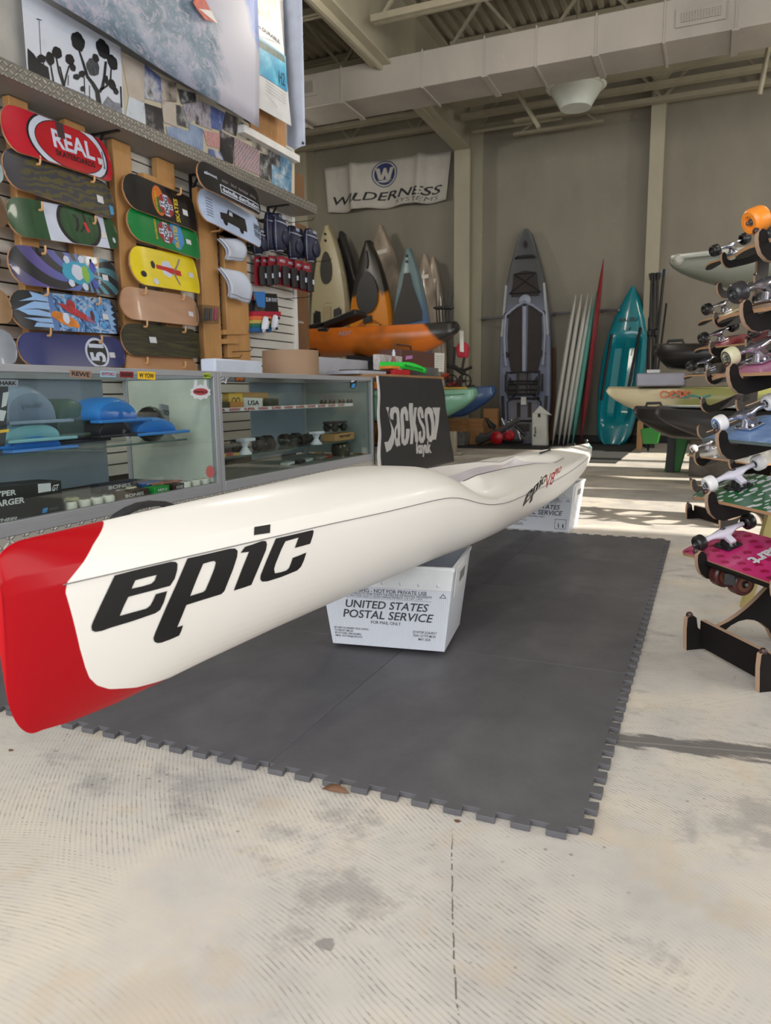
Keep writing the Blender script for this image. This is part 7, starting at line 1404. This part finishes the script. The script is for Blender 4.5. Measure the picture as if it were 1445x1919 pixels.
lying('kayak', 'black kayak with a round stern hanging below the cream one', 1188, 1260, 7.2, 768, 824, .55, M('kayak_black', (30, 27, 26)), det_black, flip=True, Lback=1.9, rake=.34, pw=.4)
def det_top(t, D, Sd, L, Mx, sec):
    part('deck_plate', MB().prism([D(a, b, .02) for a, b in ((.97, 0), (.92, -.7), (.70, -.95), (.5, -.95), (.5, .95), (.70, .95), (.92, .7))], (0, 0, .012)), M('deck_pale', (150, 154, 152), .4), t)
lying('kayak', 'dark kayak with a pale grey deck nearest the green stand', 1228, 1400, 6.3, 769, 836, .66, M('kayak_charcoal', (40, 38, 38), .4), det_top, flip=True, Lback=1.6, rake=.55, pw=.5)
tp = thing('tackle_tray', 'grey lidded tray standing on the cream kayak', 'tray', pY(1240, 725, 8.0)); a = pY(1192, 722, 7.75); b = pY(1283, 722, 7.75); part('tray', MB().box((a.x, 7.75, pY(1240, 724, 7.75).z), (b.x, 8.2, pY(1240, 699, 7.75).z)), M('tray_grey', (140, 138, 150), .4), tp, bevel=.015); mb = MB(); mb.box((pY(1212, 699, 7.8).x, 7.8, pY(1212, 699, 7.8).z), (pY(1236, 699, 7.8).x, 8.0, pY(1212, 693, 7.8).z)); part('latch', mb, M('tray_latch', (190, 190, 190), .4), tp)
gs = thing('green_stand', 'green plastic kayak stand with a black post on the sunlit floor', 'stand', pZ(1262, 885)); P = pZ(1262, 885); YG = P.y; mgs = M('green_plastic', (24, 112, 26), .45); a = pY(1245, 885, YG); b = pY(1274, 885, YG); zt3 = pY(1260, 800, YG).z
part('leg', MB().prism([Vector((a.x, YG, .0005)), Vector((b.x, YG, .0005)), Vector((b.x+.10, YG, zt3)), Vector((a.x+.03, YG, zt3))], (0, .22, 0)), mgs, gs, bevel=.01); c = pY(1256, 885, YG-.03); mb = MB(); mb.box((c.x-.04, YG-.05, .0005), (c.x+.03, YG-.005, pY(1256, 770, YG).z)); part('post', mb, mst2, gs)
mb = MB(); mb.prism([pY(*p, 10.6) for p in ((1205, 832), (1232, 832), (1240, 800), (1200, 805))], (0, .3, 0)); solo('green_stand', 'second green stand in the shade further back', 'stand', mb, mgs, bevel=.01)
mb = MB(); mb.box((pY(1193, 832, 11.2).x, 11.2, .0005), (pY(1203, 832, 11.2).x, 11.28, pY(1198, 790, 11.2).z)); solo('timber_post', 'short timber post beside the second green foot', 'post', mb, mwood)
mb = MB(); a = pZ(1290, 893); mb.box((a.x, a.y, .0005), (a.x+.6, a.y+.5, .36)); solo('grey_cinder_block', 'mottled grey block behind the green stand', 'block', mb, M('block_grey', (96, 90, 84), .8, var=.25, scale=14), bevel=.01)
# ================================================================== plywood racks with complete skateboards, right foreground
mplyd = M('dark_plywood_face', (22, 18, 17), .7, spec=.2, var=.12, scale=14); g = G('plywood_edge'); p = g.xyz(); wv = g.wave(95, .6, 2, g.map((1, 1, 1)), direction='Y'); mply_e = g.done(g.ramp(wv, [(.2, (150, 120, 98)), (.8, (196, 166, 140))]), .6); mball = M('brown_cap', (62, 40, 36), .4)
fa = pZ(1284, 1215); fb = pZ(1419, 1293); ER = (fb-fa); SP = ER.length; ER.normalize(); DD = Vector((-ER.y, ER.x, 0)); DD = DD if DD.x > 0 else -DD
def onplane(x, y, P, n_): d = ray(x, y); return EYE + d*((P-EYE).dot(n_)/d.dot(n_))
def build_rack(label, A0, hooks, nlev, foot_px, depth=.62, th=.019, span=SP, navy=None):
    """two profile panels joined by rails; hooks = pixels of the arm tips on the far panel"""
    t = thing('skateboard_rack', label, 'display rack', (A0.x+.3, A0.y+.1, 0)); H3 = [onplane(*h, A0, ER) for h in hooks]; S_ = [((p-A0).dot(DD), p.z) for p in H3]
    face = navy or mplyd
    smax = max(s for s, z in S_)+.28
    for k, o in enumerate((A0, A0+ER*span)):
        Pt = lambda s, z, d=0: o+DD*s+Vector((0, 0, z))+ER*d
        def slab(poly, nm):
            mb = MB(); mb.prism([Pt(s, z, 0) for s, z in poly], ER*th)
            # narrow side faces carry the pale plywood edge
            for i in range(len(mb.f)): mb.mi[i] = 0 if len(mb.f[i]) > 4 or i < 2 else 1
            return part(nm, mb, [face, mply_e], t, bevel=0)
        s0, z0 = S_[0]; zt_ = z0
        foot = [(s0, .0006), (s0-.004, zt_*.6), (s0-.002, zt_-.01), (s0+.012, zt_), (s0+.030, zt_-.012), (s0+.036, zt_-.045), (s0+.05, zt_-.058)]
        for i in range(1, 13): u = i/12; foot.append((lerp(s0+.05, smax, u), lerp(zt_-.058, zt_+.30, u**1.9)))
        foot += [(smax, .0006), (smax-.12, .0006)]
        for i in range(1, 9): u = i/8; foot.append((lerp(smax-.12, s0+.10, u), .0006+.09*sin(pi*u)**.6))
        slab(foot, 'foot_panel')
        top = S_[-1]; mb = MB(); sp_ = [(smax-.10, zt_), (smax+.02, zt_), (smax+.06, top[1]+.06), (smax-.02, top[1]+.06)]; slab(sp_, 'spine')
        for (s, z) in S_[1:]:
            arm = [(s, z-.030), (s+.001, z-.012), (s+.010, z-.001), (s+.020, z-.002), (s+.030, z-.012), (s+.034, z-.032), (s+.044, z-.046), (s+.065, z-.050)]
            sp_s = smax-.02
            for i in range(1, 7): u = i/6; arm.append((lerp(s+.065, sp_s, u), z-.050+(sp_s-s-.065)*.37*u**1.1))
            arm.append((sp_s, z-.12+(sp_s-s-.065)*.37))
            for i in range(1, 7): u = i/6; arm.append((lerp(sp_s, s+.06, u), lerp(z-.12+(sp_s-s-.065)*.37, z-.098, u**.8)))
            arm += [(s+.035, z-.092), (s+.014, z-.074), (s+.004, z-.052)]
            slab(arm, 'arm')
            mb = MB(); mb.ball(Pt(s+.006, z-.004, -.003 if k == 0 else th*.5), .0105, 10); part('arm_cap', mb, mball, t)
        mb = MB(); mb.ball(Pt(s0+.010, zt_-.004, th*.5), .0115, 10); part('arm_cap', mb, mball, t)
    # rails
    for (s, z, hgt) in ((S_[0][0]+.045, .012, S_[0][1]*.72), (smax-.03, .25, .12), (smax-.01, .9, .12)):
        a = A0+DD*s+ER*th; mb = MB(); mb.prism([a+Vector((0, 0, z)), a+Vector((0, 0, z+hgt)), a+ER*(span-th)+Vector((0, 0, z+hgt)), a+ER*(span-th)+Vector((0, 0, z))], DD*.016); part('rail', mb, [face], t)
        mb = MB(); mb.prism([a+Vector((0, 0, z+hgt+.0003)), a+ER*(span-th)+Vector((0, 0, z+hgt+.0003)), a+ER*(span-th)+DD*.016+Vector((0, 0, z+hgt+.0003)), a+DD*.016+Vector((0, 0, z+hgt+.0003))], (0, 0, .001)); part('rail_edge', mb, mply_e, t)
    return t, S_
hooks1 = [(1284, 1149), (1302, 1031), (1321, 919.5), (1341, 805), (1361, 681), (1386, 562), (1415, 430)]
A1 = Vector((fa.x, fa.y, 0)); r1, S1 = build_rack('near dark plywood rack with pale edges holding the pink, green dotted and blue boards', A1, hooks1, 7, None)
fa2 = pZ(1281, 972); A2 = Vector((fa2.x, fa2.y, 0)); hooks2 = [(1286, 942), (1294, 897), (1300, 846), (1306, 796), (1312, 745), (1321, 692), (1328, 640), (1335, 585), (1342, 530), (1350, 473)]
r2, S2_ = build_rack('far dark plywood rack behind the near one, holding longboards with black wheels', A2, hooks2, 10, None)
class Board:
    def __init__(s, label, L, w, col, o, ex, tilt, wheel, truck, base, wr=.027, wl=.033, bands=(), point=.16, kick=.035, name='skateboard', ply=(186, 144, 108), axle=.205, tpos=.205, group=None, drop=0, cat='skateboard', hang=.053, far=False):
        s.L, s.w, s.kick, s.point = L, w/2, kick, point; s.root = thing(name, label, cat, (0, 0, 0), group)
        mats = [M('cdeck_'+str(col), col, .3, var=.06, coat=.3), M('cply_%d' % ply[0], ply, .6), M('grip_tape', (20, 20, 22), .95)]; mats += [b[2] for b in bands]
        cut = sorted(set([-.5, -.494, -.48, -.455, -.42, -.38, -.33, -.27, -.2, -.1, 0, .1, .2, .27, .33, .38, .42, .455, .48, .494, .5]+[b[0] for b in bands]+[b[1] for b in bands])); NV = 8; mb = MB(); rows = []
        for u in cut: rows.append([s.pt(u, lerp(-1, 1, j/NV), 0) for j in range(NV+1)]+[s.pt(u, lerp(1, -1, j/NV), -.011) for j in range(NV+1)])
        n_ = len(rows[0]); mb.v += [p for r in rows for p in r]
        for i in range(len(rows)-1):
            um = (cut[i]+cut[i+1])/2; mi = 0
            for k, b in enumerate(bands):
                if b[0] <= um <= b[1]: mi = 3+k
            for j in range(n_): j2 = (j+1) % n_; mb.f.append([i*n_+j, i*n_+j2, (i+1)*n_+j2, (i+1)*n_+j]); mb.mi.append(mi if j < NV else (2 if NV < j < n_-1 else 1))
        mb.f.append(list(range(n_))[::-1]); mb.mi.append(1); mb.f.append([(len(rows)-1)*n_+j for j in range(n_)]); mb.mi.append(1)
        ob = part('deck', mb, mats, s.root, angle=45); bm = bmesh.new(); bm.from_mesh(ob.data); bmesh.ops.recalc_face_normals(bm, faces=bm.faces); bm.to_mesh(ob.data); bm.free(); s.deck = ob
        hx = axle/2
        for sg in (-1, 1):
            x0 = sg*tpos*L/.8 if abs(tpos) < .5 else sg*tpos
            mb = MB(); z0 = 0.003; mb.box((x0-.04, -.028, z0), (x0+.04, .028, z0+.007)); mb.lathe((x0+sg*-.022, 0, z0+.007), (x0+sg*-.022, 0, z0+.022), [(0, .018), (1, .010)], 12); mb.lathe((x0+.008*sg, 0, z0+.006), (x0-.002*sg, 0, z0+.032), [(0, .021), (.6, .016), (1, .014)], 14)
            tb_ = part('truck_baseplate', mb, base, s.root, bevel=.0015)
            for bx_ in ((-.031, .031) if not far else ()):
                for by in (-.019, .019): part('mounting_bolt', MB().cyl((x0+bx_, by, z0+.007), (x0+bx_, by, z0+.0105), .0045, n=8), M('bolt_black', (24, 24, 26), .4), tb_)
            mb = MB(); zc = hang; secs = []
            for i in range(17):
                u = lerp(-1, 1, i/16); q = 1-abs(u); ry = .0085+.014*smooth(.25, .95, q); rz = .0085+.010*smooth(.3, 1, q); cz = zc-.006*smooth(.35, 1, q)
                secs.append([Vector((x0+ry*cos(a)+sg*.004*q, u*hx*.70, cz+rz*sin(a))) for a in [2*pi*j/12 for j in range(12)]])
            mb.loft(secs); mb.bar((x0, 0, zc-.006), (x0-sg*.036, 0, z0+.018), .020, .014); hg = part('truck_hanger', mb, truck, s.root, angle=50)
            mb = MB(); mb.lathe((x0, 0, zc-.03), (x0+sg*.004, 0, zc+.012), [(0, .013), (.5, .013), (.52, .009), (.8, .009), (.82, .012), (1, .010)], 12); part('kingpin_bushing', mb, M('bolt_black', (24, 24, 26)), hg)
            for sy in (-1, 1):
                y1 = sy*hx*.70; y2 = y1+sy*.004; mb = MB(); mb.cyl((x0, y1-sy*.01, zc), (x0, sy*(hx*.70+wl+.012), zc), .004, n=8); mb.cyl((x0, sy*(hx*.70+wl+.004), zc), (x0, sy*(hx*.70+wl+.010), zc), .0068, n=6); ax_ = part('axle', mb, M('steel', (150, 150, 152)), hg)
                mb = MB(); mb.lathe((x0, y2, zc), (x0, y2+sy*wl, zc), [(0, wr*.50), (.0, wr*.80), (.10, wr*.94), (.25, wr), (.75, wr), (.90, wr*.94), (1, wr*.80), (1, wr*.50), (.86, wr*.42), (.86, .001)], 28, False)
                m_ = wheel if not isinstance(wheel, tuple) else wheel[0]; wo = part('wheel', mb, m_, s.root); mb = MB(); mb.lathe((x0, y2+sy*wl*.80, zc), (x0, y2+sy*wl*.885, zc), [(0, .011), (1, .011)], 16); part('bearing', mb, M('bearing_grey', (110, 112, 116)), wo)
                if isinstance(wheel, tuple): mb = MB(); mb.lathe((x0, y2+sy*wl*1.0005, zc), (x0, y2+sy*wl*1.0015, zc), [(0, wr*.74), (0, wr*.54), (1, wr*.54), (1, wr*.74), (0, wr*.74)], 28, False); part('wheel_print', mb, wheel[1], wo)
        s.o, s.ex = o, ex
        ey = (DD*cos(tilt)+Vector((0, 0, sin(tilt)))); ez = ex.cross(ey); 
        if ez.z < 0: ex2 = -ex; ez = ex2.cross(ey)
        else: ex2 = ex
        s.M = Matrix(((ex2.x, ey.x, ez.x, o.x), (ex2.y, ey.y, ez.y, o.y), (ex2.z, ey.z, ez.z, o.z), (0, 0, 0, 1))); s.root.matrix_basis = s.M
        s.root.location = o; s.sgn = 1 if ex2 == ex else -1
    def hw(s, u):
        a = abs(u); r = s.point
        if a > .5-r: t = (a-(.5-r))/r; return s.w*max(.04, sqrt(max(0, 1-t**2.2)))
        return s.w
    def pt(s, u, v, d):
        k = max(0, (abs(u)-.31)/.19)**1.6; return Vector((u*s.L, v*s.hw(u), d-s.kick*k-.0035*(1-v*v)*(1 if abs(u) < .4 else .5)+.0035))
    def art(s, vf, mat, name, lift=.0012, step=.06):
        vs, fs = dense(vf, step); P = []
        for x, y in vs: x = max(-.494, min(.494, x)); h = s.hw(x)/s.w; P.append(s.pt(x, max(-.985, min(.985, y/h)), lift))
        mb = MB(); mb.add(P, fs); sv = s.root.location.copy(); s.root.location = (0, 0, 0); o = part(name, mb, mat, s.root, angle=60); s.root.location = sv; return o
mtw = M('truck_white', (206, 202, 216), .3); mts = M('truck_silver', (196, 196, 206), .18, .9, var=.04); mtb = M('truck_black', (26, 24, 26), .35)
def on_rack(A0, S_, k, w, tilt, extra=0, shift=0, lift=0):
    s, z = S_[k]; c = A0+ER*(SP/2+.01+shift)+DD*(s+.036+w/2*cos(tilt))+Vector((0, 0, z-.034+w/2*sin(tilt)+lift)); return c
TL = radians(20.5)
mpinkh = img('pink_hearts', [(.45, (206, 54, 120)), (.5, (206, 54, 120))], 8)
b = Board('hot pink skateboard with white script, lowest complete board on the near rack', .80, .205, (206, 52, 120), on_rack(A1, S1, 1, .205, TL), ER, TL, M('wheel_black', (30, 30, 32), .35), mtw, mtb, .0265, .032)
mdr = M('motif_crimson', (164, 22, 70), .35)
for i in range(13):
    for j in range(5):
        x = -.40+.066*i; y = -.8+.4*j+(.2 if i % 2 else 0)
        if abs(y) < .95 and not (-.30 < x < -.17 and abs(y) < .34): b.art(fill2d([[(x-.020, y-.05), (x+.004, y-.10), (x+.010, y-.02), (x+.024, y+.02), (x+.010, y+.10), (x-.016, y+.08)]]), mdr, 'red_motif', .0012, .5)
def btext(b, st, x0, x1, y0, y1, mat, bold=.02, shear=.2, lift=.003, flip=False, name='lettering'):
    vs, fs = fit(text2d(st, bold, shear)); b.art(([((lerp(x0, x1, u), lerp(y0, y1, v)) if not flip else (lerp(x1, x0, u), lerp(y1, y0, v))) for u, v in vs], fs), mat, name, lift)
sg = b.sgn
vs_, fs_ = fit(text2d('Heart', .035, .3)); b.art(([(lerp(-.085, .005, v), lerp(1.15, -.42, u)) for u, v in vs_], fs_), M('ink_white', (222, 222, 226), .35), 'script_lettering', .003)
g = G('green_dots'); v1 = g.vor(42, g.map((1, .62, 1))); nn_ = g.noise(18, 2); dots = g.step(g.math('ADD', v1, g.math('MULTIPLY', nn_, .12)), .46, .43); mdots = g.done(g.mix(dots, (40, 104, 62), (214, 216, 222)), .3, coat=.25)
b = Board('green skateboard covered in white dots, above the hot pink one', .80, .205, (40, 104, 62), on_rack(A1, S1, 2, .205, TL), ER, TL, M('wheel_white', (226, 224, 226), .3), mtw, mtb, .0265, .032, bands=[(-.5, .5, mdots)])
for i in range(7):
    x = -.38+.12*i; y = (-.5, .2, .6, -.1, .4, -.6, .1)[i]; b.art(fill2d([blob(x, y, .022, .14, 0, i), blob(x, y, .012, .075, 0, i)]), M('ink_white', (222, 222, 226)), 'ring_dot', .0014, .3)
g = G('blue_brush'); f = g.noise(9, 5, g.map((1, 5, 1)), .6); mblue = g.done(g.ramp(f, [(.3, (92, 132, 196)), (.6, (132, 168, 216)), (.75, (164, 188, 220))]), .3, coat=.25)
b = Board('sky blue skateboard with a red triangle pennant, above the green dotted one', .80, .205, (120, 160, 216), on_rack(A1, S1, 3, .205, TL), ER, TL, (M('wheel_white', (226, 224, 226)), M('wheel_print_blue', (70, 140, 206), .4)), mts, mts, .027, .033, bands=[(-.5, .5, mblue)], ply=(96, 110, 110))
mk_ = M('ink_white', (222, 222, 226)); b.art(fill2d([[(-.06*1, -.42), (.13, -.70), (.11, .10)]]), M('pennant_red', (186, 52, 52), .35), 'pennant', .0014); b.art(fill2d([blob(.19, -.1, .05, .4, 0, 2)]), M('sand_ink', (206, 186, 160), .35), 'picture_blob', .0013); b.art(fill2d([blob(.17, -.3, .03, .18, 0, 5)]), M('badge_orange', (206, 110, 40)), 'picture_blob', .0018); b.art(fill2d([blob(.22, .2, .04, .2, 0, 7)]), M('pennant_dark', (60, 70, 90), .4), 'picture_blob', .0018)
btext(b, 'OJO', .02, .10, -.48, -.12, mk_, .03, 0)
g = G('pink_wash'); f = g.noise(6, 4, g.map((1, 3, 1))); mpw = g.done(g.ramp(f, [(.35, (190, 100, 148)), (.65, (216, 142, 176))]), .28, coat=.3)
b = Board('pink washed skateboard with a yellow flame tip and cream wheels, above the sky blue one', .80, .21, (206, 126, 166), on_rack(A1, S1, 4, .21, TL), ER, TL, (mcream, M('wheel_print_dark', (70, 64, 56), .4)), mts, mts, .030, .036, bands=[(-.5, .5, mpw)], hang=.056)
b.art(fill2d([[(.0, -.35), (.05, -.1), (.2, .1), (.45, .2), (.45, -.75), (.2, -.65), (.08, -.5)]]), M('flame_amber', (206, 150, 40), .35), 'flame', .0014); b.art(fill2d([[(.0, -.35), (.05, -.1), (.2, .1), (.45, .2), (.45, .14), (.2, .04), (.06, -.14), (.015, -.35)]]), M('print_black', (22, 22, 26)), 'flame_outline', .0018)
b = Board('tan longboard with a dark wheel on the second highest arm of the near rack', .95, .22, (170, 140, 106), on_rack(A1, S1, 5, .22, TL, shift=.03), ER, TL, M('wheel_charcoal', (50, 50, 54), .3), mts, mts, .033, .045, tpos=.22, hang=.062)
b.art(fill2d([[(-.42, -.5), (-.3, .1), (-.1, .3), (.2, .1), (.4, .4), (.4, .1), (.2, -.2), (-.1, -.05), (-.3, -.35)]]), M('tan_print', (126, 92, 70), .4), 'wave_print', .0014)
b = Board('teal and yellow longboard with big orange wheels on the top arm of the near rack', .98, .23, (130, 160, 160), on_rack(A1, S1, 6, .23, TL, shift=.06), ER, TL, M('wheel_orange', (240, 142, 48), .35), mtb, mtb, .041, .056, tpos=.225, bands=[(-.5, -.36, M('olive_yellow', (160, 156, 76), .35)), (-.36, -.2, M('dull_teal', (110, 140, 144), .35)), (-.2, .5, M('dull_teal', (110, 140, 144)))], hang=.068)
# a cruiser hanging under the hot pink board, wheels down
mrw = M('wheel_maroon', (70, 32, 30), .4)
c = onplane(1388, 1092, A1+ER*.12, ER); 
cr_ = thing('cruiser_board', 'dark cruiser board under the hot pink one, showing its big maroon wheels', 'skateboard', c)
mb = MB(); e3 = Vector((0, 0, 1))
for dy, dx in ((0, 0), (.0, -.012)):
    cc = c+DD*dx*1.0-ER*(.075 if dx else 0)+Vector((0, 0, .008 if dx else 0)); part('wheel', MB().lathe(cc-ER*(-.0)-ER*.022, cc+ER*.022, [(0, .02), (0, .032), (.15, .038), (.85, .038), (1, .032), (1, .02), (.8, .018), (.8, .001)], 26, False), mrw, cr_)
    mb = MB(); mb.lathe(cc+ER*.0185, cc+ER*.0225, [(0, .024), (0, .012), (1, .012), (1, .024), (0, .024)], 22, False); part('wheel_core', mb, M('core_orange', (104, 66, 50), .4), cr_); mb = MB(); mb.cyl(cc-ER*.03, cc+ER*.03, .006, n=8); part('axle', mb, M('steel', (150, 150, 152)), cr_)
mb = MB(); mb.bar(c-ER*.13, c-ER*.02, .02, .02); mb.bar(c-DD*.04, c-DD*.04+e3*.035, .04, .03); part('truck', mb, mtb, cr_); mb = MB(); o_ = c+e3*.042+DD*.03; mb.obox(o_+ER*.20, ER*.33, DD*.09, e3*.006); part('deck', mb, mplyd, cr_, bevel=.004)
mb = MB(); PB_ = A1-ER*.16; mb.bar(onplane(1396, 1140, PB_, ER), onplane(1452, 940, PB_, ER), .035, .018, ER); part('back_brace', mb, M('pale_pine', (206, 186, 120), .55), r1, 'pale yellow wood brace')
# far rack
TL2 = radians(20.5)
lg = M('wheel_black', (30, 30, 32))
for (k, lab, col, w, L) in ((9, 'teal longboard on the highest arm of the far rack', (70, 100, 116), .23, 1.0), (7, 'sand coloured longboard with black wheels on the far rack', (170, 156, 124), .23, 1.0), (6, 'glossy red longboard with black wheels on the far rack', (124, 28, 40), .23, 1.0), (5, 'black longboard with a white label strip on the far rack', (32, 30, 32), .23, .98), (2, 'white edged skateboard low on the far rack', (150, 150, 146), .21, .8)):
    b = Board(lab, L, w, col, on_rack(A2, S2_, k, w, TL2, shift=-.02 if k != 5 else -.12), ER, TL2, lg if k != 2 else M('wheel_white', (226, 224, 226)), mts, mts, .037 if k > 2 else .027, .052 if k > 2 else .033, point=.22, kick=.05 if k > 2 else .035, tpos=.20, hang=.064 if k > 2 else .053, axle=.23, far=True)
    if k == 5: b.art(fit(QUADF, -.40, -.16, -.75, -.25), M('ink_white', (222, 222, 226)), 'label_strip', .0014); btext(b, 'SECTOR', -.38, -.18, -.65, -.35, M('ink_navy', (40, 44, 80), .4), .03, .1); b.art(fit(QUADF, -.47, -.42, -.6, -.3), M('label_red', (206, 90, 100), .4), 'label_strip', .0014)
    if k == 9: b.art(fill2d([blob(-.2, 0, .12, .5, 0, 3)]), M('wave_ink', (110, 150, 160), .35), 'print', .0013)
# small things on the floor
mb = MB(); P0 = pZ(628, 1485); mb.add([P0+Vector(v) for v in ((-.032, 0, .002), (-.015, .009, .012), (.006, .008, .015), (.024, .003, .012), (.034, 0, .004), (.006, -.004, .004), (-.012, -.004, .003))], [(0, 6, 1), (6, 5, 2, 1), (5, 3, 2), (5, 4, 3)]); solo('dry_leaf', 'small dry brown leaf lying at the front edge of the grey mat', 'leaf', mb, M('leaf_brown', (110, 78, 56), .7), solid=.0008)
for x, y, lab in ((20, 1407, 'tiny dark leaf scrap on the floor at the lower left of the red bow'), (857, 1500+40, 'tiny tan scrap on the concrete before the mat')):
    P0 = pZ(x, y); mb = MB(); mb.prism([P0+Vector((.006*cos(a)*(1+.3*sin(3*a)), .004*sin(a), .0005)) for a in [2*pi*i/9 for i in range(9)]], (0, 0, .002)); solo('floor_scrap', lab, 'scrap', mb, M('leaf_brown', (110, 78, 56)))
